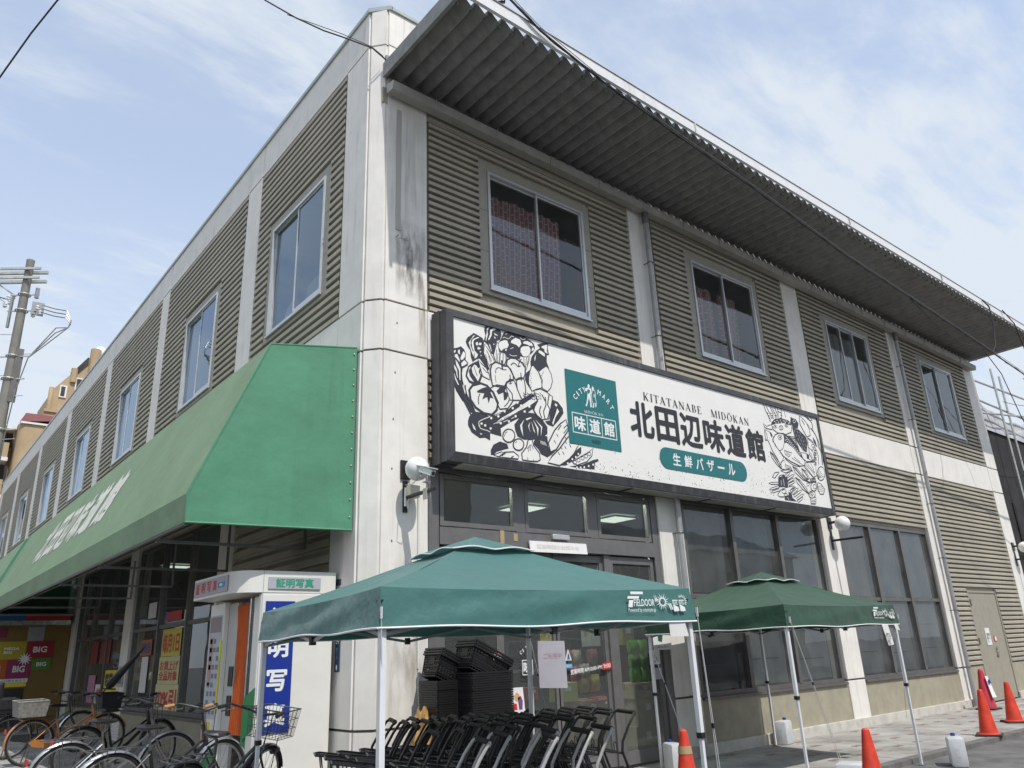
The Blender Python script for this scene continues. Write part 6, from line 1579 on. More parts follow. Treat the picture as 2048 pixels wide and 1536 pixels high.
# ================================================================== pop-up tents
def tent(label, N_, R_, F_, L_, apex, cloth, zc, zb, gz):
    """corners N (near), R, F (far), L on the ground plan"""
    c = [V((*p, 0)) for p in (N_, R_, F_, L_)]
    cen = V((sum(p.x for p in c) / 4, sum(p.y for p in c) / 4, 0))
    T = thing('pop_up_tent', label, 'tent', (cen.x, cen.y, 0), 'green pop up tents before the entrance')
    ap = V((apex[0], apex[1], apex[2])); t0 = .80
    mb = MB()
    for k in range(4):
        a, b = c[k], c[(k + 1) % 4]
        def f(u, v, a=a, b=b, k=k):
            p = a.lerp(b, u); p.z = zc - .02 * sin(pi * u) ** .7
            q = p.lerp(ap, v * t0)
            wr = v * (.010 * sin(u * 31 + v * 9 + k) * (1 - v) + .008 * sin(v * 23 + u * 5 + 2 * k) * sin(pi * u))
            q.z += -.035 * sin(pi * v * .9) * (.55 + .45 * sin(pi * u)) + wr
            return q
        mb.grid(f, 22, 16)
    RF = mb.build('roof_cloth', cloth, T, True)
    mb = MB()
    for k in range(4):
        a, b = c[k], c[(k + 1) % 4]; n = (b - a).cross(V((0, 0, 1))).normalized()
        def f(u, v, a=a, b=b, k=k):
            p = a.lerp(b, u); e = sin(pi * u)
            fade = .35 if (k == 0 and u > .62) else 1
            off_ = .004 + .022 * v
            p = p + (b - a).normalized() * (u - .5) * 2 * off_
            q = p + n * (off_ + fade * v * e * (.007 * sin(u * 7.3 + k * 2 + v) + .004 * sin(u * 23 + v * 5 + k)) + .006 * sin(v * 7 + u * 11 + k) * e * fade)
            q.z = zc - .02 * e ** .7 * (1 - v) + (zb - zc) * v + .012 * v * sin(u * 11 + k) * e
            return q
        mb.grid(f, 40, 8)
    VL = mb.build('valance', cloth, T, True)
    mb = MB()
    for k in range(4):
        a, b = c[k], c[(k + 1) % 4]; n = (b - a).cross(V((0, 0, 1))).normalized(); pts = []
        for i in range(41):
            u = i / 40; e = sin(pi * u); fade = .35 if (k == 0 and u > .62) else 1
            q = a.lerp(b, u) + (b - a).normalized() * (u - .5) * 2 * .026 + n * (.029 + fade * e * (.007 * sin(u * 7.3 + k * 2 + 1) + .004 * sin(u * 23 + 5 + k)) + .006 * sin(7 + u * 11 + k) * e * fade); q.z = zb + .012 * sin(u * 11 + k) * e
            pts.append(q)
        mb.tube(pts, .007, 5)
    mb.build('hem_piping', MT['trim'], VL)
    # vent cap with white edge
    mb = MB(); edge = []
    for k in range(4):
        a, b = c[k], c[(k + 1) % 4]
        def f(u, v, a=a, b=b, k=k):
            p = a.lerp(b, u); p.z = zc
            q = p.lerp(ap, t0 - .10 + (1.0 - t0 + .10) * v); q.z += .012 + .022 * (1 - v) * abs(sin(u * 2 * pi)) ** 1.5 + .008
            return q
        mb.grid(f, 16, 5); edge += [f(i / 16, 0) for i in range(16)]
    VC = mb.build('vent_cap', cloth, T, True)
    MB().tube(edge, .006, 5, closed=True).build('cap_piping', MT['trim'], VC)
    legs = []
    for k, p in enumerate(c):
        q = p + (cen - p).normalized() * .025; g = gz[k]
        mb = MB(); mb.box((q.x - .019, q.y - .019, .95), (q.x + .019, q.y + .019, zc - .03)); mb.box((q.x - .014, q.y - .014, g + .01), (q.x + .014, q.y + .014, .96))
        lg = mb.build('leg', MT['leg'], T)
        mb = MB(); mb.box((q.x - .04, q.y - .04, g), (q.x + .04, q.y + .04, g + .012)); mb.build('foot_plate', MT['steel'], lg)
        mb = MB(); mb.box((q.x - .024, q.y - .024, .93), (q.x + .024, q.y + .024, .97)); mb.box((q.x - .028, q.y - .028, zc - .17), (q.x + .028, q.y + .028, zc - .08)); mb.each('slide_joint', MT['blackpl'], lg)
        legs.append(q)
    mb = MB()
    for k in range(4):
        a, b = legs[k], legs[(k + 1) % 4]; z1, z0 = zc - .06, zb - .04
        for s in range(2):
            p = a.lerp(b, s / 2); q = a.lerp(b, (s + .5) / 2); r = a.lerp(b, (s + 1) / 2)
            for (w, x, za, zz) in ((p, r, z1, z0), (p, r, z0, z1)): mb.obox((w.x, w.y, za), (x.x, x.y, zz), .012, .024)
        mb.obox((a.x, a.y, zc - .05), (ap.x, ap.y, ap.z - .12), .014, .026)
    mb.build('scissor_frame', MT['steel'], T)
    mb = MB()
    for k in range(4):
        q = legs[k].lerp(legs[(k + 1) % 4], .5); mb.box((q.x - .02, q.y - .02, zb - .065), (q.x + .02, q.y + .02, zb - .005))
    mb.each('truss_joint', MT['blackpl'], T)
    return T, c, cen
g0 = [0, 0, 0, .2]
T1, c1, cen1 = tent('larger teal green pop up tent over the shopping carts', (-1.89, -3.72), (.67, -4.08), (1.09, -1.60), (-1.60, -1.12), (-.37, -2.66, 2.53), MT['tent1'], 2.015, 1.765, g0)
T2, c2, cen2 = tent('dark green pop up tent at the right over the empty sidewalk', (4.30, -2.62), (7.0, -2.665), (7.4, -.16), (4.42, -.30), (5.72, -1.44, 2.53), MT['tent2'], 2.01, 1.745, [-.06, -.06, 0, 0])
def tent_print(T, a, b, zc, zb, big, s0=0.0):
    """white maker's marks at the right end of a valance"""
    d = (b - a).normalized(); n = d.cross(V((0, 0, 1))).normalized(); Lh = (b - a).length
    def P(s, z, k=0): q = a + d * (Lh - s) + n * (.034 + k * .001 + .012 * (1 - (z - zb) / (zc - zb))); return V((q.x, q.y, z))
    pr = MB(); f = (zc - zb) / .25
    def q4(pts): pr.add([P(s, zb + z * f) for s, z in pts], [tuple(range(len(pts)))])
    q4([(.62, .215), (.50, .215), (.50, .235), (.62, .235)])
    q4([(.655, .18), (.545, .18), (.54, .20), (.65, .20)])
    q4([(.655, .115), (.615, .115), (.60, .17), (.64, .17)])
    # round sun mark
    cs, cz = .315, .155
    for k in range(16):
        t = 2 * pi * k / 16; r0, r1 = .032, .075 if k % 2 else .06
        q4([(cs + r0 * cos(t - .12), cz + r0 * sin(t - .12)), (cs + r1 * cos(t), cz + r1 * sin(t)), (cs + r0 * cos(t + .12), cz + r0 * sin(t + .12))])
    for k in range(16):
        t, t2 = 2 * pi * k / 16, 2 * pi * (k + 1) / 16
        q4([(cs + .025 * cos(t), cz + .025 * sin(t)), (cs + .034 * cos(t), cz + .034 * sin(t)), (cs + .034 * cos(t2), cz + .034 * sin(t2)), (cs + .025 * cos(t2), cz + .025 * sin(t2))])
    for s in (.40, .385): q4([(s, .215), (s - .028, .165), (s - .018, .165), (s - .01, .15), (s - .012, .18)])
    for s in (.262, .245): q4([(s, .14), (s - .022, .09), (s - .03, .095), (s - .01, .145)])
    # two badge marks
    for s in (.215, .15):
        q4([(s, .165), (s, .17), (s - .055, .17), (s - .055, .162), (s - .005, .162)]); q4([(s, .165), (s - .005, .165), (s - .012, .085), (s - .006, .08)])
        q4([(s - .003, .135), (s - .055, .112), (s - .06, .082), (s - .01, .078)])
        for k in range(3): q4([(s - .01 - k * .014, .158), (s - .018 - k * .014, .128), (s - .022 - k * .014, .13), (s - .016 - k * .014, .158)])
    for k in range(9):
        t = -.6 + 2.7 * k / 8; cc = (.118, .16)
        q4([(cc[0] - .034 * cos(t - .13), cc[1] + .034 * sin(t - .13)), (cc[0] - .058 * cos(t), cc[1] + .058 * sin(t)), (cc[0] - .034 * cos(t + .13), cc[1] + .034 * sin(t + .13))])
    pr.build('maker_marks', MT['print'], T, recalc=False)
    o = P(.598, zb + .122 * f, 1); text('lettering', 'FIELDOOR', o, d, (P(.598, zb + .19 * f) - P(.598, zb + .122 * f)).normalized(), .20, .055 * f, MT['print'], T, .01)
    o = P(.657, zb + .072 * f, 1); text('lettering', 'Powered by ottostyle.jp', o, d, (P(.6, zb + .19 * f) - P(.6, zb + .122 * f)).normalized(), .265, .036 * f, MT['print'], T, .0)
tent_print(T1, c1[0], c1[1], 2.0, 1.765, True)
tent_print(T2, c2[0], c2[1], 1.99, 1.745, False)
# guy ropes
def rope(label, a, b, double=True):
    a, b = V(a), V(b); o = thing('guy_rope', label, 'rope', tuple(b), 'white guy ropes of the tents')
    n = (b - a).cross(V((0, 0, 1))).normalized() * .012
    mb = MB()
    if double: mb.tube([a, b + n], .0035, 5); mb.tube([a, b - n], .0035, 5)
    else: mb.tube([a, b], .0035, 5)
    mb.build('cord', MT['rope'], o)
    m = a.lerp(b, .45); mb = MB(); mb.obox(m, a.lerp(b, .47), .02, .012); mb.build('tensioner', MT['blackpl'], o)
    mb = MB(); mb.obox(a + V((0, 0, .03)), a - V((0, 0, .04)), .02, .006); mb.build('loop_strap', MT['trim'], o)
rope('guy rope running down from the near corner of the larger tent', (-1.91, -3.76, 1.86), (-1.75, -3.55, .15))
rope('guy rope at the right corner of the larger tent', (.72, -4.10, 1.84), (.93, -4.0, .02))
rope('guy rope from the far corner of the larger tent into the carts', (1.10, -1.60, 1.74), (1.42, -1.45, .9))
rope('guy rope from the near corner of the dark tent to a lying water tank', (4.33, -2.66, 1.83), (5.02, -2.62, .22))
rope('guy rope from the right corner of the dark tent towards the wall', (7.04, -2.69, 1.85), (8.35, -1.9, .4), False)
rope('guy rope from the left corner of the dark tent to the tank beside the cone', (4.40, -.30, 1.76), (4.50, -.75, .3))

# ================================================================== water tanks (tent weights) and traffic cones
def make_tank():
    t = thing('water_tank', '', 'water tank', (0, 0, 0), 'white water tanks weighing down the tents')
    mb = MB(); mb.box((-.17, -.10, .0), (.17, .10, .355), .045); mb.build('tank_body', MT['tank'], t, True)
    mb = MB(); mb.box((-.172, -.03, .12), (-.150, .03, .24), .008); mb.box((.150, -.03, .12), (.172, .03, .24), .008); mb.each('grip_recess', MT['tank'], t)
    mb = MB(); mb.lathe([(.028, .0), (.028, .035), (.02, .04)], 14, (.10, 0, .352)); mb.build('screw_cap', M('blue_cap', (.02, .05, .30), .4), t)
    return t
tk = make_tank(); tk.location = (7.62, -.20, 0); tk.rotation_euler = (0, 0, .25); tk['label'] = 'white water tank standing behind the far leg of the dark tent by the wall'
dup(tk, (7.18, -3.05, -.06), .5, 'white water tank alone on the asphalt by the right leg of the dark tent')
dup(tk, (4.36, -.62, 0), 1.1, 'white water tank beside the cone with a tan band')
dup(tk, (4.96, -2.60, .10), (pi / 2, 0, .35), 'white water tank lying on its side with its blue cap showing')
def make_cone():
    t = thing('traffic_cone', '', 'traffic cone', (0, 0, 0), 'red traffic cones along the sidewalk edge')
    mb = MB(); mb.lathe([(.145, .03), (.135, .06), (.045, .655), (.040, .685), (.025, .70), (.0, .702)], 28); mb.build('cone_body', MT['cone'], t, True)
    mb = MB(); mb.box((-.19, -.19, .0), (.19, .19, .035), .012); mb.build('base', MT['cone_base'], t)
    mb = MB(); mb.lathe([(.175, .034), (.165, .045), (.146, .05)], 20); mb.build('skirt', MT['cone'], t, True)
    return t
cn = make_cone(); cn.location = (10.14, -2.33, 0); cn.rotation_euler = (.0, 0, .3); cn['label'] = 'red traffic cone standing alone at the kerb beyond the dark tent'
dup(cn, (12.39, -1.93, 0), .7, 'red traffic cone before the service door, in front of the pink one')
dup(cn, (4.46, -3.30, -.06), .1, 'red traffic cone nearest the dark tent legs, its base below the picture')
k_ = dup(cn, (2.955, -1.98, 0), .4, 'red traffic cone with a tan tape band near the right leg of the larger tent')
mb = MB(); mb.lathe([(.0805, .455), (.070, .535), (.069, .535), (.0795, .455)], 24); q = mb.build('tape_band', MT['card'], None, True); q.parent = k_
pk = thing('traffic_cone', 'faded pink traffic cone with a white poster, behind the others at the service door', 'traffic cone', (14.9, -.55, 0), 'red traffic cones along the sidewalk edge')
pinkm = M('faded_pink', (.54, .04, .07), .5, noise=.15)
mb = MB(); mb.lathe([(.17, .03), (.05, .80), (.02, .83)], 24, (14.9, -.55, 0)); mb.build('cone_body', pinkm, pk, True)
mb = MB(); mb.box((14.7, -.75, 0), (15.1, -.35, .035), .012); mb.build('base', MT['cone_base'], pk)
mb = MB(); mb.add([(14.80, -.72, .25), (14.95, -.745, .25), (14.93, -.66, .68), (14.83, -.645, .68)], [(0, 1, 2, 3)]); mb.build('poster', MT['paper'], pk)
mb = MB(); mb.add([(14.83 , -.70, .53), (14.91, -.715, .53), (14.905, -.70, .61), (14.84, -.685, .61)], [(0, 1, 2, 3)]); mb.build('round_symbol', MT['blue'], pk)

# ================================================================== papers hung from the tents
def sheet(name, label, cat, pts, mat, group=None, th=.004, lines=0):
    a, b, c, d = [V(p) for p in pts]; n = (b - a).cross(d - a).normalized() * th
    mb = MB(); mb.add([a, b, c, d, a + n, b + n, c + n, d + n], [(0, 1, 2, 3), (4, 7, 6, 5), (0, 4, 5, 1), (1, 5, 6, 2), (2, 6, 7, 3), (3, 7, 4, 0)])
    o = mb.build(name, mat, None, loc=tuple((a + b) / 2)); tag(o, label, cat, group)
    return o, a, b, c, d, n.normalized()
S_, a, b, c, d, n = sheet('notice_sheet', 'lilac notice sheet hung from the far leg of the larger tent', 'notice', [(1.10, -1.72, 1.235), (1.43, -1.78, 1.215), (1.42, -1.78, 1.68), (1.09, -1.72, 1.69)], MT['lilac'])
text('lettering', 'ご利用中', V((1.16, -1.738, 1.51)), V((.98, -.18, 0)), V((0, 0, 1)), .22, .055, M('faint_red', (.45, .25, .28), .8), S_)
S_, a, b, c, d, n = sheet('notice_sheet', 'long white notice strip with black lines hung under the right edge of the dark tent', 'notice', [(6.585, -2.70, 1.47), (6.72, -2.71, 1.48), (6.66, -2.705, 1.745), (6.51, -2.695, 1.745)], MT['paper'])
text('lettering', '買物カゴ\nカートは\nこちらへ\nお戻し\n下さい', V((6.575, -2.716, 1.485)), V((1, 0, 0)), V((-.2, 0, 1)), .11, .15, MT['ink'], S_, .02)
sheet('paper_tag', 'small white paper tag flapping at the right corner of the larger tent', 'tag', [(.42, -4.06, 1.66), (.60, -4.09, 1.655), (.57, -4.09, 1.755), (.41, -4.065, 1.755)], MT['paper'], 'paper tags on the tents')
sheet('paper_tag', 'small white paper tag at the right corner of the dark tent', 'tag', [(6.88, -2.70, 1.68), (6.97, -2.71, 1.66), (6.94, -2.71, 1.74), (6.85, -2.70, 1.74)], MT['paper'], 'paper tags on the tents')
# ================================================================== shopping carts in nested rows
def make_cart(metal, nm='cart'):
    t = thing('shopping_cart', '', 'shopping cart', (0, 0, 0))
    w = .21
    mb = MB()
    mb.tube([(0, -w, .985), (-.012, -w + .03, 1.0), (-.012, w - .03, 1.0), (0, w, .985)], .012, 8)
    for s in (-1, 1):
        mb.tube([(-.010, s * (w - .02), .998), (.012, s * w, .985), (.075, s * (w + .012), .90), (.155, s * (w + .015), .76), (.165, s * (w + .015), .68), (.13, s * (w + .015), .58), (-.02, s * (w + .015), .16), (-.01, s * (w + .015), .11), (.10, s * (w + .01), .10), (.62, s * (w - .05), .10)], .0125, 8)
    mb.build('handle_frame', metal, t, True)
    mb = MB(); mb.tube([(-.012, -w + .035, 1.0), (-.012, w - .035, 1.0)], .020, 10); mb.build('grip', MT['rubber'], t, True)
    for z, x0, x1, q, rise in ((.66, .15, .72, 'upper_rack', .09), (.27, .02, .62, 'lower_rack', -.05)):
        mb = MB()
        mb.tube([(x0, -w, z), (x1 - .05, -w + .05, z + rise), (x1, -w + .09, z + rise), (x1, w - .09, z + rise), (x1 - .05, w - .05, z + rise), (x0, w, z)], .009, 6)
        for k in range(3): y = -w / 2 + k * w / 2; mb.tube([(x0, y, z), (x1, y * .8, z + rise)], .005, 5)
        mb.tube([(x0, -w, z), (x0, w, z)], .008, 6)
        if z > .5:
            for s in (-1, 1): mb.tube([(x1 - .05, s * (w - .06), z + rise), (x1 - .08, s * (w - .05), z - .14), (.16, s * w, .55)], .008, 6)
        mb.build(q, MT['black'], t)
    mb = MB(); mb.tube([(.17, .06, .66), (.17, .06, .735), (.175, .09, .75), (.17, .12, .735), (.17, .12, .66)], .005, 5); mb.build('basket_hook', MT['black'], t)
    for x in (.0, .60):
        for s in (-1, 1):
            y = s * (w if x < .1 else w - .05); mb = MB(); mb.tube([(x, y - .012, .045), (x, y + .012, .045)], .045, 12); mb.box((x - .02, y - .018, .05), (x + .02, y + .018, .10)); mb.build('caster_wheel', MT['blackpl'], t)
    return t
CB = make_cart(MT['black']); CG = make_cart(M('worn_grey_tube', (.46, .455, .45), .42, .35, noise=.2))
FWD = V((-.93, .38, 0)).normalized(); LAT = V((.38, .93, 0)).normalized(); ANG = math.atan2(FWD.y, FWD.x)
rr = random.Random(11)
P0 = V((1.56, -2.41, 0)); used = {'b': False, 'g': False}
def put_cart(kind, p, label, ang=0.0):
    src = CB if kind == 'b' else CG
    grp = 'shopping carts packed under the larger tent'
    if not used[kind]:
        used[kind] = True; src.location = p; src.rotation_euler = (0, 0, ANG + ang); src['label'] = label; src['group'] = grp
    else: dup(src, p, ANG + ang, label, grp)
LBb = 'black shopping cart nested in the packed rows under the larger tent'
for (off, n, st, nm) in ((.72, 11, .10, 'back'), (.36, 11, .05, 'back'), (0.0, 11, 0, 'mid'), (-.42, 6, .55, 'front')):
    for k in range(n):
        lab = LBb
        if k == 0 and off == 0.0: lab = 'rightmost black shopping cart, at the open end of the packed rows'
        if k == 0 and off == .36: lab = 'black shopping cart second from the right at the open end of the rows'
        if k == 0 and off == .72: lab = 'black shopping cart third from the right at the open end of the rows'
        put_cart('b', tuple(P0 + LAT * (off + rr.uniform(-.015, .015)) + FWD * (st + k * .205 + rr.uniform(-.02, .02))), lab, rr.uniform(-.05, .05))
for k in range(5):
    put_cart('b', tuple(P0 + LAT * -.80 + FWD * (1.15 + k * .22)), LBb, rr.uniform(-.06, .06))
LBg = 'grey tubed shopping cart in the nearest row beside the tent leg'
for (x, y, a) in ((-.42, -3.00, .05), (-.02, -3.10, .0), (-.30, -3.42, -.05), (.08, -3.36, .06), (.36, -3.30, .04), (-.75, -3.2, .0)):
    put_cart('g', (x, y, 0), LBg, a)

# ================================================================== shopping baskets in two tall stacks
bkm = M('basket_plastic', (.014, .014, .015), .45, noise=.2)
def basket_mesh():
    mb = MB(); L_, W_, H_ = .285, .185, .235; l2, w2 = .235, .145
    # rim
    for (a, b) in (((-L_, -W_), (L_, -W_)), ((L_, -W_), (L_, W_)), ((L_, W_), (-L_, W_)), ((-L_, W_), (-L_, -W_))): mb.obox((*a, H_), (*b, H_), .022, .020)
    def lerp2(t): return l2 + (L_ - .012 - l2) * t, w2 + (W_ - .012 - w2) * t
    for t in (0, .22, .45, .68, .9):
        l, w = lerp2(t); z = H_ * t
        for (a, b) in (((-l, -w), (l, -w)), ((l, -w), (l, w)), ((l, w), (-l, w)), ((-l, w), (-l, -w))): mb.obox((*a, z + .004), (*b, z + .004), .006, .012)
    la, wa = lerp2(0); lb, wb = lerp2(.97)
    def strip(p, q, wd, ax):
        d = V((wd, 0, 0)) if ax == 0 else V((0, wd, 0)); p, q = V(p), V(q)
        mb.add([p - d, p + d, q + d, q - d], [(0, 1, 2, 3)])
    for k in range(13):
        f = -1 + 2 * k / 12
        for s in (-1, 1): strip((f * la, s * wa, 0), (f * lb, s * wb, H_ * .97), .0055, 0)
    for k in range(9):
        f = -1 + 2 * k / 8
        for s in (-1, 1): strip((s * la, f * wa, 0), (s * lb, f * wb, H_ * .97), .0055, 1)
    # solid label plates at the ends and on the long sides
    for s in (-1, 1):
        l0, w0 = lerp2(.55); l1, w1 = lerp2(.92)
        mb.add([(s * (l0 + .004), -.06, H_ * .55), (s * (l0 + .004), .06, H_ * .55), (s * (l1 + .004), .06, H_ * .92), (s * (l1 + .004), -.06, H_ * .92)], [(0, 1, 2, 3)])
        for q in (-.045, 0, .045): mb.add([(q - .016, s * (w0 + .004), H_ * .62), (q + .016, s * (w0 + .004), H_ * .62), (q + .016, s * (w1 + .003), H_ * .80), (q - .016, s * (w1 + .003), H_ * .80)], [(0, 1, 2, 3)])
    mb.add([(-la, -wa, .002), (la, -wa, .002), (la, wa, .002), (-la, wa, .002)], [(0, 1, 2, 3)])
    return mb
BK = basket_mesh().build('shopping_basket', bkm)
hmb = MB(); hmb.tube([(-.10, -.155, .232), (-.10, -.05, .240), (-.10, .05, .240), (-.10, .155, .232)], .007, 5)
def put_basket(loc, rot, label, group):
    global BKF
    o = BK if not BK.get('label') else BK.copy()
    if o is not BK: COL.objects.link(o)
    o.location = loc; o.rotation_euler = rot; tag(o, label, 'shopping basket', group)
rb = random.Random(5)
for (sx, sy, nb, nm, ntilt) in ((1.20, -.62, 47, 'right', 3), (.93, -.36, 44, 'left', 3)):
    for k in range(nb):
        put_basket((sx + rb.uniform(-.004, .004), sy + rb.uniform(-.004, .004), .02 + k * .0246), (0, 0, rb.uniform(-.015, .015)), 'black shopping basket nested level in the %s stack beside the entrance' % nm, 'baskets in the %s stack' % nm)
    zt = .02 + nb * .0246 + .20
    for k in range(ntilt):
        a = .43
        put_basket((sx - .07 + k * .013, sy, zt - .03 + k * .027), (0, a, rb.uniform(-.02, .02)), ('lowest', 'middle', 'topmost')[k] + ' of the black shopping baskets tipped askew on the %s stack' % nm, 'tipped baskets on the %s stack' % nm)
bag = MB(); rg = random.Random(2)
tag(MB().grid(lambda u, v: ((lambda a, h, r: (.56 + r * cos(a), -.36 + r * sin(a) * .8, .60 + h + .03 * sin(a * 3)))(2 * pi * u, .44 * v, (.135 * (1 - .55 * v ** 1.5 - .35 * max(0, v - .7)) * (1 + .16 * sin(u * 19 + v * 9) + .12 * sin(u * 44 - v * 13)) + .012 * sin(u * 57)))), 26, 9).build('plastic_bag', M('tan_plastic_bag', (.50, .31, .12), .35, noise=.35, nscale=14, trans=.15), None, True, loc=(.56, -.36, .60)), 'crumpled tan plastic bag between the corner column and the basket stacks', 'bag')

# ================================================================== the photo booth
BT = thing('photo_booth', 'white photo booth with an orange curtain, green stripes and a blue lettered banner', 'photo booth', (-.5, 1.35, .2))
bw = MT['boothwhite']
MB().box((-.95, .60, .2), (-.07, .68, 2.325), .012).build('side_wall', bw, BT)
MB().box((-.12, .68, .2), (-.07, 2.2, 2.32)).build('rear_panel', bw, BT)
MB().box((-.93, 2.14, .2), (-.12, 2.2, 2.32)).build('far_wall', bw, BT)
mb = MB(); mb.box((-.955, .602, .2), (-.90, .80, 2.30), .02); PO = mb.build('front_post', bw, BT)
mb = MB(); mb.prism([(-.05, .605), (-.95, .598), (-1.09, .625), (-1.18, .69), (-1.235, .80), (-1.25, 1.0), (-1.25, 2.02), (-.95, 2.2), (-.05, 2.2)], 2.335, 2.575, 2); HD = mb.build('header', bw, BT, True)
mb = MB(); mb.box((-.95, .603, 2.322), (-.06, .61, 2.335)); mb.box((-.944, .596, .2), (-.936, .601, 2.575)); mb.build('joint_line', MT['grey_lab'], BT)
mb = MB(); mb.box((-.887, .585, 2.372), (-.25, .598, 2.508), .006); h2 = mb.build('header_panel', MT['grey_lab'], BT)
text('lettering', '証明写真', (-.80, .583, 2.388), (1, 0, 0), (0, 0, 1), .46, .105, M('green_print', (.03, .30, .19), .5), h2, .035)
mb = MB(); mb.box((-1.262, .86, 2.365), (-1.249, 1.98, 2.545), .006); h3 = mb.build('header_panel', MT['grey_lab'], BT)
for k, ch in enumerate('証明写真'): text('lettering', ch, (-1.264, 1.92 - k * .20, 2.395), (0, -1, 0), (0, 0, 1), .135, .125, MT['red'], h3, .03)
MB().box((-1.2665, .93, 2.42), (-1.2625, 1.14, 2.48)).build('blue_mark', M('pale_blue_mark', (.10, .26, .62), .5), h3)
MB().box((-1.269, .99, 2.435), (-1.267, 1.08, 2.465)).build('white_mark', MT['print'], h3)
MB().box((-.900, .586, .865), (-.555, .599, 2.24), .004).build('banner', MT['blue'], BT)
for ch, z0, z1 in (('証', 1.955, 2.17), ('明', 1.635, 1.845), ('写', 1.285, 1.51), ('真', .935, 1.165)):
    text('banner_lettering', ch, (-.845, .583, z0), (1, 0, 0), (0, 0, 1), .235, z1 - z0, MT['print'], BT, .030)
# opening side: window strip, curtain on a rail, inner wall, poster panel
MB().box((-.945, .80, .2), (-.92, .92, 1.0)).build('lower_panel', MT['green'], BT)
MB().box((-.94, .80, 1.0), (-.935, .90, 2.28)).build('window_strip', MT['glass_dark'], BT)
mb = MB(); mb.tube([(-.945, .915, .2), (-.945, .915, 2.29)], .014, 8); mb.build('chrome_post', MT['chrome'], BT)
mb = MB(); mb.grid(lambda u, v: (-.93 + .022 * sin(u * 7 * 2 * pi) * (.5 + .5 * v), .955 + (.40 - .10 * sin(pi * v) * .8) * u, .84 + 1.40 * (1 - v)), 56, 12); mb.build('curtain', MT['orangecloth'], BT, True)
MB().box((-.90, 1.42, .2), (-.86, 1.75, 2.28)).build('inner_wall', M('booth_inner', (.50, .50, .49), .4), BT)
mb = MB()
for z in (1.34, 1.02): mb.box((-.912, 1.44, z), (-.901, 1.58, z + .22), .005)
mb.each('slot', MT['black'], BT)
MB().box((-.96, 1.72, .2), (-.90, 2.22, 2.30), .01).build('poster_panel', bw, BT)
pp = MB().box((-.966, 1.76, .98), (-.9605, 2.18, 2.16), .002).build('price_poster', M('poster_grey_blue', (.47, .48, .55), .5), BT)
mb = MB(); mb.box((-.9685, 1.78, 1.96), (-.967, 2.16, 2.14)); mb.build('poster_heading', M('poster_taupe', (.26, .21, .21), .5), pp)
mb = MB()
for r_ in range(9):
    for c_ in range(3):
        if (r_ * 3 + c_) % 5 != 4: y = 1.80 + c_ * .12; z = 1.03 + r_ * .10; mb.box((-.9685, y, z), (-.967, y + .08, z + .055))
mb.build('photo_samples', M('poster_grey', (.20, .20, .24), .6), pp)
mb = MB(); mb.box((-.9685, 2.02, 1.35), (-.967, 2.14, 1.9)); mb.build('portrait', M('portrait_tone', (.42, .30, .27), .6), pp)
mb = MB(); mb.box((-.975, 1.725, 1.62), (-.962, 1.765, 1.86)); mb.build('yellow_sticker', M('neon_yellow', (.62, .80, .02), .4), BT)
text('sticker_lettering', 'バイト', (-.977, 1.757, 1.66), (0, 0, -1), (0, -1, 0), .0001 + .15, .02, MT['ink'], BT)
mb = MB(); mb.box((-.973, 1.725, 1.05), (-.962, 1.765, 1.60)); mb.build('yellow_strip', MT['yellow'], BT)
mb = MB(); mb.box((-.9665, 1.93, .72), (-.961, 2.17, .94)); ys = mb.build('yellow_notice', MT['yellow'], BT)
mb = MB(); mb.poly([(2.12 + .045 * cos(2 * pi * k / 16), .78 + .045 * sin(2 * pi * k / 16)) for k in range(16)], lambda p: (-.968, p[0], p[1])); mb.build('red_disc', MT['red'], ys, recalc=False)
# slanting green stripes
mb = MB(); mb.add([(-.962, 1.715, .72), (-.962, 2.225, .55), (-.962, 2.225, .22), (-.962, 1.715, .36)], [(0, 1, 2, 3)]); mb.add([(-.959, .60, 1.34), (-.959, .92, 1.22), (-.959, .92, .78), (-.959, .60, .92)], [(0, 1, 2, 3)]); mb.each('green_stripe', MT['green'], BT)
MB().box((-.955, .93, .2), (-.93, 1.72, .36)).build('threshold', bw, BT)

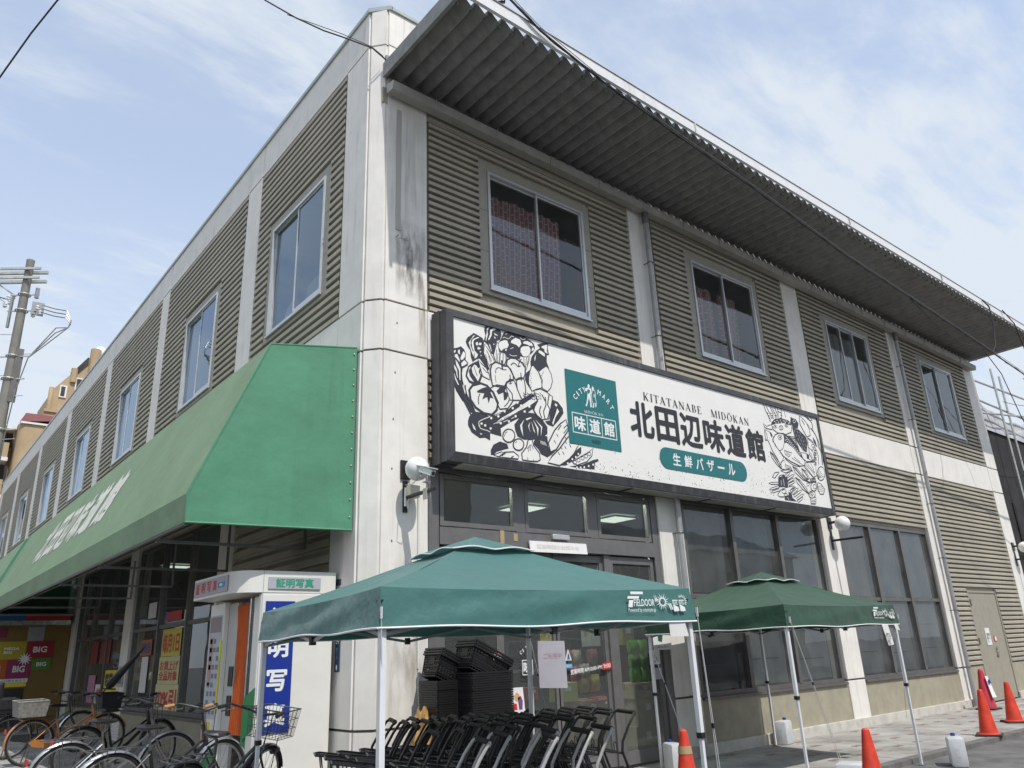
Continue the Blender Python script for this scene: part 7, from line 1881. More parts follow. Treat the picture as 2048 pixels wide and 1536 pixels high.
# ================================================================== bicycles
def make_bike(label, paint, loc, yaw, basket=None, rear=None, lean=.06, steer=0.0, fender=None, grip=None, seat_z=.86, extra=None):
    t = thing('bicycle', label, 'bicycle', (0, 0, 0), 'bicycles parked along the side wall')
    R_, wb = .325, .54
    fd = fender or MT['chrome']; steelm = MT['dull']; gm = grip or MT['rubber']
    piv = V((wb - .16, 0, .80)); ca, sa = cos(steer), sin(steer)
    ax = V((-.30, 0, 1)).normalized()
    rotm = Matrix.Rotation(steer, 4, ax)
    def st(p): return piv + rotm @ (V(p) - piv)
    for x, fr in ((-wb, False), (wb, True)):
        tf = (lambda p: st(p)) if fr else (lambda p: V(p))
        c = V((x, 0, R_ + .015)); n = 36
        ring = lambda r: [tf(c + V((r * cos(2 * pi * k / n), 0, r * sin(2 * pi * k / n)))) for k in range(n)]
        w_ = MB().tube(ring(R_), .017, 8, closed=True).build('wheel', MT['rubber'], t, True)
        MB().tube(ring(R_ - .025), .011, 6, closed=True).build('rim', MT['steel'], w_, True)
        mb = MB()
        for k in range(24):
            a = 2 * pi * k / 24; s = .02 if k % 2 else -.02
            mb.tube([tf(c + V((.02 * cos(a + .8), s, .02 * sin(a + .8)))), tf(c + V(((R_ - .03) * cos(a), 0, (R_ - .03) * sin(a))))], .0016, 4, cap=False)
        mb.tube([tf(c + V((0, -.05, 0))), tf(c + V((0, .05, 0)))], .018, 8); mb.build('spokes', MT['dull'], w_)
        mb = MB(); a0, a1 = (.15, 3.3) if not fr else (.3, 2.9)
        vs = []; m = 18
        for k in range(m + 1):
            a = a0 + (a1 - a0) * k / m
            for yy, dr in ((-.028, -.006), (-.016, .012), (.016, .012), (.028, -.006)): vs.append(tf(c + V(((R_ + .024 + dr) * cos(a), yy, (R_ + .024 + dr) * sin(a)))))
        mb.add(vs, [(k * 4 + j, k * 4 + j + 1, k * 4 + j + 5, k * 4 + j + 4) for k in range(m) for j in range(3)])
        mb.build('mudguard', fd, t, True)
    bb = V((-.10, 0, .29)); sp = V((-.20, 0, .66)); hd0, hd1 = V((wb - .185, 0, .66)), V((wb - .235, 0, .84)); rx = V((-wb, 0, R_ + .015)); fx = V((wb, 0, R_ + .015))
    mb = MB()
    mb.tube([hd0, V((.10, 0, .43)), bb], .021, 8); mb.tube([hd0 + V((-.01, 0, .05)), V((.10, 0, .55)), V((-.13, 0, .42))], .015, 8)
    mb.tube([bb, sp], .017, 8); mb.tube([hd0, hd1], .022, 8)
    for s in (-1, 1):
        mb.tube([bb + V((0, s * .03, 0)), rx + V((0, s * .055, 0))], .011, 6); mb.tube([sp + V((0, s * .012, -.03)), rx + V((0, s * .055, 0))], .009, 6)
    mb.build('frame', paint, t, True)
    mb = MB()
    for s in (-1, 1): mb.tube([st(hd0 + V((.0, s * .03, -.02))), st(hd0 + V((.05, s * .05, -.12))), st(fx + V((0, s * .055, 0)))], .012, 6)
    mb.build('fork', paint, t, True)
    mb = MB(); mb.tube([sp, V((-.225, 0, seat_z - .04))], .013, 8); mb.build('seat_post', MT['dull'], t)
    mb = MB()
    def sadd(u, v):
        a = 2 * pi * v; x = .16 - .30 * u; wd = (.022 + .09 * max(0, (u - .3)) ** .7) * max(.02, min(1, u * 9)) * max(.02, min(1, (1 - u) * 7))
        return (-.22 + x, wd * cos(a), seat_z + .032 * sin(a) * (.55 + .5 * u) * max(.05, min(1, u * 7, (1 - u) * 6)) + .02 * (u - .5))
    mb.grid(sadd, 12, 12); mb.build('saddle', MT['blackpl'], t, True)
    hb = hd1 + V((-.03, 0, .12))
    mb = MB(); mb.tube([st(hd1), st(hb)], .014, 8)
    mb.tube([st(hb + V((-.20, -.28, .06))), st(hb + V((-.06, -.26, .075))), st(hb + V((.06, -.13, .03))), st(hb + V((.05, 0, 0))), st(hb + V((.06, .13, .03))), st(hb + V((-.06, .26, .075))), st(hb + V((-.20, .28, .06)))], .011, 8)
    H_ = mb.build('handlebar', MT['dull'] if grip is None else MT['black'], t, True)
    for s in (-1, 1):
        mb = MB(); mb.tube([st(hb + V((-.225, s * .283, .058))), st(hb + V((-.12, s * .272, .068)))], .017, 8); mb.build('grip', gm, H_, True)
        mb = MB(); mb.tube([st(hb + V((-.03, s * .24, .065))), st(hb + V((-.04, s * .245, .03))), st(hb + V((-.16, s * .29, .02)))], .005, 5); mb.build('brake_lever', MT['steel'], H_)
    mb = MB(); mb.tube([st(hb + V((-.02, -.24, .06))), st(hb + V((.08, -.1, .04))), st(hd0 + V((.05, -.02, .05)))], .004, 5); mb.tube([st(hb + V((-.02, .24, .06))), st(hb + V((.1, .1, .06))), st(hd0 + V((.04, .02, .0)))], .004, 5); mb.build('brake_cable', MT['cable'], H_)
    mb = MB(); mb.tube([bb + V((0, -.07, 0)), bb + V((0, .07, 0))], .016, 8)
    for s in (-1, 1):
        e = bb + V((s * .12, s * .075, -.11)); mb.tube([bb + V((0, s * .07, 0)), e], .008, 6); mb.box(tuple(e + V((-.045, s * .02 - .03, -.012))), tuple(e + V((.045, s * .02 + .03, .012))))
    mb.build('crank', MT['steel'], t)
    mb = MB(); mb.prism([(-.02, .36), (-.02, .26), (-.12, .215), (-wb + .02, .285), (-wb - .03, .34), (-wb + .02, .385), (-.12, .37)], -.085, -.062, 1); mb.build('chain_guard', paint if rear == 'basket' else MT['black'], t)
    mb = MB(); mb.tube([(-wb, .06, R_), (-wb - .06, .11, .02)], .008, 6); mb.tube([(-wb, -.06, R_), (-wb - .06, -.11, .02)], .008, 6); mb.tube([(-wb - .06, -.11, .02), (-wb - .06, .11, .02)], .008, 6); mb.build('kickstand', MT['dull'], t)
    mb = MB()
    for s in (-1, 1): mb.tube([(-.24, s * .04, .70), (-.36, s * .06, .71), (-.80, s * .06, .71)], .006, 6); mb.tube([(-.62, s * .06, .71), (-wb, s * .06, R_)], .005, 5)
    for k in range(4): mb.tube([(-.40 - k * .12, -.06, .71), (-.40 - k * .12, .06, .71)], .005, 5)
    mb.build('carrier', MT['dull'], t)
    mb = MB(); mb.box((-wb - R_ - .045, -.03, .50), (-wb - R_ - .03, .03, .56)); mb.build('rear_reflector', MT['red'], t)
    def wirebasket(x0, x1, w, z0, z1, mat, solid, nm, tr):
        mb = MB()
        P = lambda x, y, z: tr((x, y, z))
        def pt(s, q, v):   # perimeter point with flare
            fl = 1 + .16 * v; cx = (x0 + x1) / 2; hx = (x1 - x0) / 2 * fl; hy = w * fl
            k = s * 4; 
            if k < 1: a, b = -hx + 2 * hx * k, -hy
            elif k < 2: a, b = hx, -hy + 2 * hy * (k - 1)
            elif k < 3: a, b = hx - 2 * hx * (k - 2), hy
            else: a, b = -hx, hy - 2 * hy * (k - 3)
            return P(cx + a, b, z0 + (z1 - z0) * v)
        if solid:
            mb.grid(lambda u, v: pt(min(u, .9999), 0, v), 16, 4); mb.grid(lambda u, v: P(x0 + (x1 - x0) * u, -w + 2 * w * v, z0), 1, 1)
            mb.tube([pt(k / 16, 0, 1) for k in range(16)], .008, 5, closed=True)
        else:
            for v in (0, .33, .66, 1.0): mb.tube([pt(k / 16, 0, v) for k in range(16)], .003 if v < 1 else .006, 5, closed=True)
            for k in range(40): mb.tube([pt(k / 40, 0, 0), pt(k / 40, 0, 1)], .0022, 4, cap=False)
            for k in range(7): y = -w + 2 * w * k / 6; mb.tube([P(x0, y, z0), P(x1, y, z0)], .0022, 4, cap=False)
        return mb.build(nm, mat, t)
    if basket: wirebasket(wb - .13, wb + .16, .155, .76, 1.0, MT['blackpl'] if basket == 'black' else MT['dull'], basket == 'black', 'front_basket', st)
    if basket: 
        mb = MB(); mb.tube([st((wb + .05, .06, .75)), st((wb, .06, R_))], .004, 5); mb.tube([st((wb + .05, -.06, .75)), st((wb, -.06, R_))], .004, 5); mb.tube([st((wb + .10, 0, .62)), st((wb + .20, 0, .62))], .03, 10); mb.build('head_lamp', MT['blackpl'], t)
    if rear == 'basket': wirebasket(-.80, -.42, .17, .73, .96, M('smoky_rear_basket', (.30, .29, .27), .4, .3, noise=.3, nscale=30), True, 'rear_basket', V)
    if rear == 'seat':
        mb = MB(); mb.box((-.80, -.15, .74), (-.46, .15, .82), .03); mb.box((-.86, -.16, .80), (-.76, .16, 1.25), .04); mb.box((-.80, -.17, .80), (-.50, -.13, .98), .02); mb.box((-.80, .13, .80), (-.50, .17, .98), .02); mb.build('child_seat', MT['blackpl'], t)
    t.location = loc; t.rotation_euler = (lean, 0, yaw)
    return t
orange = M('orange_brown_paint', (.42, .17, .045), .3, noise=.1, coat=.5)
silver = M('silver_paint', (.20, .205, .215), .3, .6, noise=.1)
blackp = M('gloss_black_paint', (.014, .014, .016), .22, noise=.15, coat=.5)
dgrey = M('dark_grey_paint', (.05, .05, .055), .3, noise=.15, coat=.4)
brn = M('dark_red_brown_paint', (.07, .02, .018), .3, noise=.15, coat=.4)
make_bike('orange brown bicycle with a pale rear basket and a black front basket', orange, (-1.48, 7.05, .2), .10, 'black', 'basket', .05, fender=orange)
#make_bike('black bicycle with a chrome rear mudguard, second from the orange one', brn, (-1.75, 3.05, .2), .05, None, None, .10, fender=blackp)
make_bike('black bicycle with raised handlebar standing before the yellow posters', blackp, (-1.38, 4.15, .2), .25, None, None, .04, .3, fender=blackp)
make_bike('grey bicycle with dull steel mudguards nearest the green awning edge', silver, (-1.95, 1.85, .2), .12, None, None, .08, fender=MT['steel'])
make_bike('black bicycle with wooden grips beside the photo booth front', blackp, (-1.90, .25, .2), .20, None, None, .06, .2, grip=M('cork_grip', (.40, .22, .09), .7))
make_bike('black bicycle with a silver wire basket in front of the blue banner', dgrey, (-1.80, -.80, .2), .55, 'wire', None, .20, .15, grip=MT['blackpl'], fender=blackp)
make_bike('dark bicycle with a black child seat behind the orange bicycle', dgrey, (-1.55, 8.6, .2), .05, None, 'seat', .04)
#make_bike('dark bicycle at the far left edge near the lottery kiosk', blackp, (-2.05, 9.7, .2), .12, 'black', None, .05)
#make_bike('black bicycle parked farthest back before the lottery kiosk', blackp, (-1.75, 11.0, .2), .0, None, 'seat', .05)
um = thing('umbrella', 'folded black umbrella pointing up over the orange bicycle', 'umbrella', (-.95, 6.6, 1.2))
mb = MB(); a, b = V((-1.02, 6.85, 1.30)), V((-.62, 6.35, 1.93)); mb.tube([a.lerp(b, t) for t in (0, .08, .35, .7, 1)], [.045, .075, .06, .035, .006], 9); mb.build('canopy', MT['blackpl'], um, True)
mb = MB(); mb.tube([a, a - (b - a) * .22, a - (b - a) * .27 + V((.04, 0, .02))], .011, 6); mb.build('handle', MT['black'], um)
# ================================================================== things on and behind the glass
yg = .075
S_, *_ = sheet('shop_poster', 'white poster with a picture of figures taped to the right sidelight of the entrance', 'poster', [(4.84, -.02, 1.53), (5.25, -.02, 1.53), (5.23, -.02, 1.90), (4.83, -.02, 1.90)], MT['paper'])
mb = MB(); mb.poly([(4.95, 1.66), (5.03, 1.64), (5.07, 1.76), (5.02, 1.85), (4.95, 1.84)], lambda p: (p[0], -.027, p[1])); mb.build('drawing', M('dark_green_print', (.02, .10, .07), .6), S_, recalc=False)
mb = MB(); mb.poly([(4.88, 1.76), (4.94, 1.74), (4.93, 1.88), (4.87, 1.87)], lambda p: (p[0], -.027, p[1])); mb.build('drawing_accent', M('ochre_print', (.50, .30, .06), .6), S_, recalc=False)
text('lettering', 'ごあんない', (4.86, -.027, 1.555), (1, 0, 0), (0, 0, 1), .33, .04, MT['ink'], S_)
S_, *_ = sheet('access_sign', 'white wheelchair access sign under the figure poster', 'sign', [(4.80, .045, 1.33), (5.03, .045, 1.33), (5.03, .045, 1.53), (4.80, .045, 1.53)], MT['paper'])
mb = MB(); f = lambda p: (p[0], .038, p[1]); mb.ribbon([(4.90, 1.49), (4.905, 1.43), (4.945, 1.43), (4.96, 1.38)], .012, f); mb.ribbon([(4.90 + .035 * cos(a), 1.40 + .035 * sin(a)) for a in [x * .4 + 2 for x in range(11)]], .009, f); mb.build('wheelchair_symbol', MT['blue'], S_, recalc=False)
sheet('small_notice', 'small pale notice below the wheelchair sign', 'notice', [(4.86, .045, 1.12), (5.05, .045, 1.12), (5.04, .045, 1.28), (4.86, .045, 1.28)], MT['lilac'])
S_, *_ = sheet('figure_poster', 'white poster of two cartoonish old people seen beside the right basket stack', 'poster', [(2.10, .045, .86), (2.36, .045, .86), (2.33, .045, 1.16), (2.09, .045, 1.16)], MT['paper'])
mb = MB(); f = lambda p: (p[0], .038, p[1])
mb.poly([(2.26, .90), (2.31, .90), (2.32, 1.0), (2.29, 1.06), (2.24, 1.04), (2.25, .97)], f); mb.build('purple_coat', M('purple_print', (.16, .06, .22), .6), S_, recalc=False)
mb = MB(); mb.poly([(2.23 + .045 * cos(a * .7), 1.05 + .05 * sin(a * .7)) for a in range(9)], f); mb.build('face', M('skin_print', (.66, .36, .14), .6), S_, recalc=False)
mb = MB(); mb.poly([(2.16, .90), (2.23, .90), (2.22, .97), (2.17, .98)], f); mb.build('red_skirt', MT['red'], S_, recalc=False)
S_, *_ = sheet('no_entry_notice', 'white square notice with a red border behind the tipped baskets', 'notice', [(1.86, .045, 1.46), (2.01, .045, 1.46), (2.01, .045, 1.60), (1.86, .045, 1.60)], MT['red'])
mb = MB(); mb.quad((1.875, .038, 1.475), (1.995, .038, 1.475), (1.995, .038, 1.585), (1.875, .038, 1.585)); mb.build('white_field', MT['paper'], S_)
text('lettering', 'ここ', (1.89, .035, 1.50), (1, 0, 0), (0, 0, 1), .09, .06, MT['ink'], S_, .02)
# film letters on the sliding doors
D_ = thing('door_lettering', 'white shop name with arched words on the left sliding door', 'lettering', (2.42, .05, 1.3))
mb = MB()
for (x0, x1, z0, z1) in ((2.35, 2.53, 1.475, 1.485), (2.35, 2.53, 1.30, 1.31), (2.35, 2.36, 1.31, 1.475), (2.52, 2.53, 1.31, 1.475)): mb.box((x0, .055, z0), (x1, .057, z1))
mb.build('square_outline', MT['print'], D_); text('lettering', '味', (2.37, .055, 1.32), (1, 0, 0), (0, 0, 1), .14, .145, MT['print'], D_, .03)
for k, ch in enumerate('CITY'): text('arched_lettering', ch, (2.33 + k * .048, .055, 1.55 + k * .028), (.9, 0, .4), (-.4, 0, .9), .014 if ch == 'I' else .034, .045, MT['print'], D_, .02)
D_ = thing('hours_lettering', 'white opening hours lettering with a red patch on the right sliding door', 'lettering', (3.6, .05, 1.27))
text('lettering', '営業時間 AM10:00~PM', (3.20, .055, 1.265), (1, 0, .08), (0, 0, 1), .60, .065, MT['print'], D_, .02)
MB().add([(3.81, .055, 1.30), (3.99, .055, 1.315), (3.99, .055, 1.405), (3.81, .055, 1.39)], [(0, 1, 2, 3)]).build('red_patch', MT['red'], D_, recalc=False)
text('patch_lettering', '9:00', (3.83, .052, 1.32), (1, 0, .08), (0, 0, 1), .14, .055, MT['print'], D_, .02)
for lab, x in (('blue triangle sticker on the left sliding door beside the lilac notice', 2.90), ('blue triangle sticker on the right sliding door above the opening hours', 3.17)):
    D_ = thing('triangle_sticker', lab, 'sticker', (x, .05, 1.35), 'blue triangle stickers on the sliding doors')
    mb = MB(); mb.poly([(x - .06, 1.45), (x + .06, 1.45), (x, 1.60)], lambda p: (p[0], .055, p[1])); mb.build('triangle', MT['paper'], D_, recalc=False)
    mb = MB(); mb.poly([(x - .038, 1.462), (x + .038, 1.462), (x, 1.56)], lambda p: (p[0], .052, p[1])); mb.build('blue_field', M('sky_blue_print', (.10, .38, .62), .5), D_, recalc=False)
    mb = MB(); mb.poly([(x - .006, 1.47), (x + .006, 1.47), (x + .01, 1.53), (x - .01, 1.53)], lambda p: (p[0], .050, p[1])); mb.build('figure', MT['ink'], D_, recalc=False)
    mb = MB(); mb.box((x - .06, .053, 1.355), (x + .06, .057, 1.405)); mb.build('arrow_label', M('cyan_print', (.12, .40, .70), .5), D_); text('label_lettering', '自動ドア', (x - .045, .0525, 1.367), (1, 0, 0), (0, 0, 1), .08, .025, MT['print'], D_)

# ---- goods stacked just inside the entrance
cream = M('cream_carton', (.50, .44, .30), .8, noise=.1, nscale=5)
def carton(label, x, y, z, w, d, h, mat, rot=0, tape=True, group=None):
    t = thing('carton', label, 'box', (x, y, z), group); t.rotation_euler = (0, 0, rot)
    q = MB(); q.box((-w / 2, -d / 2, 0), (w / 2, d / 2, h), .006); q.build('carton_body', mat, None).parent = t
    q = MB(); q.box((-w / 2 - .001, -.025, h - .10), (w / 2 + .001, .025, h + .002)); q.build('tape', MT['card'], None).parent = t
    q = MB(); q.box((-.05, -d / 2 - .002, h * .55), (.06, -d / 2 - .0005, h * .8)); q.build('carton_label', MT['paper'], None).parent = t
    return t
G = 'cartons and goods inside the entrance'
for i, (lab, x, z, h, m) in enumerate((('bottom cream carton behind the right sidelight', 5.05, .05, .42, cream), ('middle cream carton behind the right sidelight', 5.08, .47, .38, cream), ('top cream carton under the green bags', 5.04, .85, .22, cream))): carton(lab, x, .62, z, .52, .4, h, m, .05 * i, group=G)
for i, (lab, x, z, w, h, m) in enumerate((('low tan carton behind the middle door panes', 3.5, .05, .5, .45, MT['card']), ('cream carton behind the meeting stiles of the doors', 4.2, .05, .5, .55, cream), ('open tan carton with a red edged tray on it', 4.15, .60, .55, .28, MT['card']), ('wide cream carton behind the cart handles', 4.75, .05, .5, .75, cream))): carton(lab, x, .85, z, w, .4, h, m, .1 * i - .1, group=G)
carton('yellow and green printed carton tilted on the pile', 3.72, .8, .88, .34, .25, .26, M('lemon_carton', (.50, .50, .12), .6), -.2, group=G)
carton('tall yellow box standing behind the right sliding door', 3.62, .95, 1.40, .16, .2, .48, MT['yellow'], 0, group=G)
carton('pale blue box topmost on the shelf behind the doors', 4.55, 1.0, 1.62, .22, .2, .25, M('pale_box', (.5, .53, .55), .6), 0, group=G)
carton('olive box above the green bags in the sidelight', 5.2, .9, 1.62, .26, .2, .32, M('olive_box', (.28, .27, .08), .6), 0, group=G)
carton('small red and white box on the lower shelf left of the meeting stiles', 3.05, .8, .95, .2, .2, .16, MT['red'], 0, group=G)
tag(MB().box((2.9, 1.05, 1.30), (5.2, 1.35, 1.33)).build('goods_shelf', MT['steel'], None, loc=(4.05, 1.2, 0)), 'grey shelf plank inside the entrance', 'shelf')
bagm = [M('lime_bag', (.12, .42, .02), .3, noise=.4, nscale=14, trans=.25), M('yellow_bag', (.55, .48, .10), .3, noise=.3, nscale=12, trans=.2), M('pink_bag', (.45, .16, .22), .35, noise=.3, nscale=12), M('white_bag', (.5, .45, .42), .4, noise=.3, nscale=12), M('red_bag', (.42, .05, .05), .4, noise=.4, nscale=12)]
rq = random.Random(9)
def pbag(label, x, y, z, w, h, m, group):
    ph = rq.uniform(0, 6)
    mb = MB(); mb.grid(lambda u, v: (x + w / 2 * cos(2 * pi * u) * (1 - .10 * abs(2 * v - 1) ** 6) * (1 + .05 * sin(u * 25 + ph + v * 7)), y + w * .3 * sin(2 * pi * u) * sin(pi * min(max(v, .04), .96)) ** .6 * (1 + .1 * sin(u * 31 + v * 12 + ph)), z + h * v + .008 * sin(u * 40 + ph)), 22, 8)
    tag(mb.build('snack_bag', m, None, True, loc=(x, y, z)), label, 'bag', group)
for r_ in range(3):
    for c_ in range(2):
        pbag('lime green snack bag hanging in the right sidelight, %s row, %s' % (('bottom', 'middle', 'top')[r_], ('left one', 'right one')[c_]), 5.0 + c_ * .22, .55, 1.08 + r_ * .20, .22, .21, bagm[0], 'lime green bags in the sidelight')
for lab, x, z, m in (('yellow snack bag nearest the meeting stile behind the doors', 4.12, .98, bagm[1]), ('second yellow snack bag right of the first behind the doors', 4.34, .98, bagm[1]), ('pink bag on the goods pile behind the doors', 3.98, 1.12, bagm[2]), ('white bag on the goods pile under the opening hours', 4.15, 1.14, bagm[3]),
                     ('pinkish white bag on the shelf above the opening hours', 4.4, 1.34, bagm[3]), ('dark red bag on the shelf above the opening hours', 4.2, 1.34, bagm[4]), ('pale pink bag at the right end of the shelf', 4.75, 1.34, bagm[2]), ('pinkish bag low beside the meeting stile', 3.9, .62, bagm[2])):
    pbag(lab, x, .78 if z < 1.3 else 1.2, z, .22, .24, m, 'snack bags on the goods pile')
S_ = thing('snack_tray', 'red and white tray lying on the open tan carton', 'tray', (4.35, .7, .86)); MB().box((4.2, .6, .845), (4.52, .8, .91), .01).build('tray', MT['red'], S_); MB().box((4.22, .597, .865), (4.5, .5995, .90)).build('white_band', MT['paper'], S_)

# ---- posters on the side windows
def sposter(label, y0, y1, z0, z1, mat, txt=None, ink='red', skew=0, bold=.03, th=.004):
    q, *_ = sheet('sale_poster', label, 'poster', [(.075, y1, z0), (.075, y0, z0), (.075, y0 + skew, z1), (.075, y1 + skew, z1)], mat, 'sale posters on the side windows')
    if txt: text('lettering', txt, (.066, y1 - .06, z0 + (z1 - z0) * .12), (0, -1, 0), (0, 0, 1), (y1 - y0) - .12, (z1 - z0) * .72, MT[ink], q, bold)
sposter('topmost yellow sale poster with red brush lettering', 6.80, 7.93, 1.76, 2.24, M('bright_yellow_paper', (.72, .62, .12), .7), '毎月1日')
sposter('middle pale yellow sale poster with crowded red lettering', 6.76, 7.98, 1.285, 1.752, MT['pale_yellow'], 'お買上げ\n全品対象', 'red', 0, .02)
sposter('lowest pale yellow sale poster with a huge red ten percent', 6.70, 8.05, .80, 1.28, MT['pale_yellow'], '10%引', 'red', 0, .035)
sposter('white paper with black figures on the dark pane left of the yellow posters', 8.75, 9.2, 1.12, 1.78, MT['paper'])
sposter('orange and blue striped poster above the white paper', 8.6, 9.35, 1.80, 2.1, M('orange_print', (.45, .14, .03), .6), '特売', 'blue')
sposter('white sheet high in the pane beside the column', 8.55, 9.1, 2.5, 2.8, MT['paper'])
sposter('red leaflet with green print high above the yellow posters', 6.9, 7.8, 2.38, 2.55, MT['red'])
sposter('yellow poster with black lettering near the folded umbrella', 10.95, 12.1, 1.18, 1.55, MT['yellow'], '営業中', 'ink')
sposter('lower yellow poster with black lettering near the folded umbrella', 10.95, 12.2, .85, 1.15, MT['yellow'], '大安売', 'ink')
sposter('pink leaflet low in the far side window', 13.0, 13.7, .85, 1.45, M('pink_paper', (.48, .22, .34), .7))
sposter('white leaflet with red marks beside the pink leaflet', 12.3, 12.9, .82, 1.25, MT['paper'], '大特価', 'red')
sposter('dim red poster in the far side window', 13.1, 14.1, 1.7, 2.2, M('dim_red', (.22, .03, .03), .6))
sposter('dim red poster beside the other red one in the far side window', 11.9, 12.8, 1.7, 2.2, M('dim_red_two', (.22, .04, .04), .6))
S_, *_ = sheet('column_notice', 'white notice with dark columns of letters on the side column behind the umbrella', 'notice', [(-.012, 10.62, 1.22), (-.012, 10.15, 1.22), (-.012, 10.15, 1.62), (-.012, 10.62, 1.62)], MT['lilac'])
text('lettering', '駐輪\n禁止', (-.02, 10.55, 1.28), (0, -1, 0), (0, 0, 1), .32, .28, MT['ink'], S_, .02)
S_ = thing('block_plate', 'narrow dark blue plate with the number 24 on the side of the corner column', 'plate', (0, .58, 1.62))
MB().box((-.012, .525, 1.45), (-.002, .635, 1.94), .002).build('plate', M('plate_blue', (.025, .06, .12), .4), S_)
text('number', '24', (-.014, .618, 1.76), (0, -1, 0), (0, 0, 1), .075, .075, MT['print'], S_, .01)
for k in range(3): text('lettering', '町丁目'[k], (-.014, .60, 1.68 - k * .045), (0, -1, 0), (0, 0, 1), .035, .035, MT['grey_lab'], S_)
mb = MB(); mb.poly([(.58 + .022 * sin(2 * pi * k / 12) * (1 if k % 2 else .55), 1.50 + .032 * cos(2 * pi * k / 12)) for k in range(12)], lambda p: (-.0145, p[0], p[1])); mb.build('emblem', MT['print'], S_, recalc=False)
MB().box((-.012, .56, 2.43), (-.002, .76, 2.50)).build('upper_plate', M('plate_navy', (.03, .05, .10), .5), S_)

# ---- lottery kiosk at the far end of the side pavement
K = thing('lottery_kiosk', 'yellow lottery kiosk with colourful lettered panels under the far end of the awning', 'kiosk', (-1.0, 16.5, .2))
KY = 16.2
MB().box((-2.5, KY, .2), (-.02, KY + 1.6, 2.95)).build('kiosk_body', M('kiosk_yellow', (.20, .125, .03), .6, noise=.1), K)
MB().box((-2.6, KY - .35, 2.72), (-.10, KY + .2, 2.84)).build('roof_edge', MT['chrome'], K)
MB().box((-2.55, KY - .30, 2.845), (-1.15, KY + .1, 3.02)).build('blue_fascia', M('kiosk_blue', (.02, .14, .42), .5), K)
MB().box((-1.14, KY - .30, 2.845), (-.12, KY + .1, 3.02)).build('red_fascia', MT['red'], K)
MB().box((-1.0, KY - .02, 2.33), (-.62, KY - .001, 2.70)).build('grey_box', MT['steel'], K)
def kp(name, x0, x1, z0, z1, mat, words, th=.02):
    p = MB().box((x0, KY - th, z0), (x1, KY - .001, z1)).build(name, mat, K)
    if words: text('lettering', words, (x0 + (x1 - x0) * .24, KY - th - .004, z0 + (z1 - z0) * .32), (1, 0, 0), (0, 0, 1), (x1 - x0) * .52, (z1 - z0) * .36, MT['print'], p, .03)
kp('yellow_panel', -1.62, -.98, 1.90, 2.34, M('kiosk_mustard', (.40, .32, .02), .5), 'MEGA\nBIG'); kp('red_panel', -.97, -.36, 1.92, 2.34, M('kiosk_red', (.30, .012, .025), .5), 'BIG')
kp('orange_panel', -1.9, -1.35, 1.46, 1.89, M('kiosk_orange', (.42, .10, .012), .5), 'BIG'); kp('pink_panel', -1.34, -.82, 1.44, 1.89, M('kiosk_pink', (.26, .025, .095), .5), 'BIG'); kp('green_panel', -.81, -.37, 1.62, 1.91, M('kiosk_green', (.09, .22, .02), .5), 'BIG')
kp('white_strip', -2.0, -.84, 1.34, 1.435, MT['paper'], None); text('lettering', 'で買いたい口数をぬろう', (-1.75, KY - .025, 1.36), (1, 0, 0), (0, 0, 1), .85, .055, MT['ink'], K)
kp('lime_strip', -2.0, -.86, 1.24, 1.335, MT['yellow'], None)
mb = MB()
cc = (-.98, 1.90)
mb.poly([(cc[0] + (.17 if k % 2 else .07) * cos(2 * pi * k / 24), cc[1] + (.17 if k % 2 else .07) * sin(2 * pi * k / 24)) for k in range(24)], lambda p: (p[0], KY - .03, p[1])); mb.build('star_burst', MT['print'], K, recalc=False)
kp('maroon_plate', -1.72, -1.45, 2.44, 2.66, M('kiosk_maroon', (.22, .02, .07), .5), None)
kp('dark_counter', -2.4, -.9, .3, 1.2, MT['dark'], None)

# ================================================================== overhead cables
def sagline(a, b, sag, n=14):
    a, b = V(a), V(b); return [a.lerp(b, i / n) - V((0, 0, sag * 4 * (i / n) * (1 - i / n))) for i in range(n + 1)]
def cable(label, pts, r, extra=None, group='overhead cables'):
    t = thing('overhead_cable', label, 'cable', tuple(V(pts[0])), group)
    MB().tube(pts, r, 6).build('cable', MT['cable'], t, True)
    if extra: MB().tube(extra, r * .5, 5).build('tie_wire', MT['cable'], t, True)
    return t
dep = lambda p: p
c_a = [(.80, -1.97, 10.02), (1.48, -1.97, 9.72), (2.63, -1.98, 9.46), (4.19, -1.98, 9.27), (6.3, -1.98, 9.06), (9.55, -1.98, 8.65), (12.75, -1.98, 8.42), (15.6, -1.98, 8.18), (20.0, -2.0, 7.75), (27, -2.0, 7.2)]
tb = [V(c_a[0]).lerp(V(c_a[1]), 1)] 
t = cable('thick black cable bundle sagging along the front of the eave', c_a, .017, None)
mb = MB()
pts = []
for i in range(len(c_a) - 1):
    a, b = V(c_a[i]), V(c_a[i + 1]); m = max(4, int((b - a).length * 5))
    for k in range(m):
        p = a.lerp(b, k / m); an = len(pts) * 1.1; pts.append(p + V((0, .022 * cos(an), .022 * sin(an))))
mb.tube(pts, .004, 4); mb.build('spiral_wrap', MT['cable'], t)
mb = MB(); mb.tube([(p[0], p[1] - .01, p[2] + .05) for p in c_a], .006, 5); mb.build('messenger_wire', MT['steel'], t)
cable('thinner cable hanging in a loop below the bundle near the right end of the eave', [(12.0, -1.97, 8.46), (13.2, -1.95, 8.12), (14.4, -1.95, 7.98), (15.6, -1.97, 8.12), (16.4, -2.0, 7.6), (17.0, -2.0, 6.6), (17.6, -2.0, 5.9), (18.4, -2.0, 5.6)], .010)
cable('pale conduit loop dropping from the fascia near the right end', [(16.6, -1.95, 9.68), (16.75, -2.02, 9.5), (16.7, -2.02, 8.9), (16.5, -2.0, 8.35), (16.2, -1.99, 8.12)], .016)
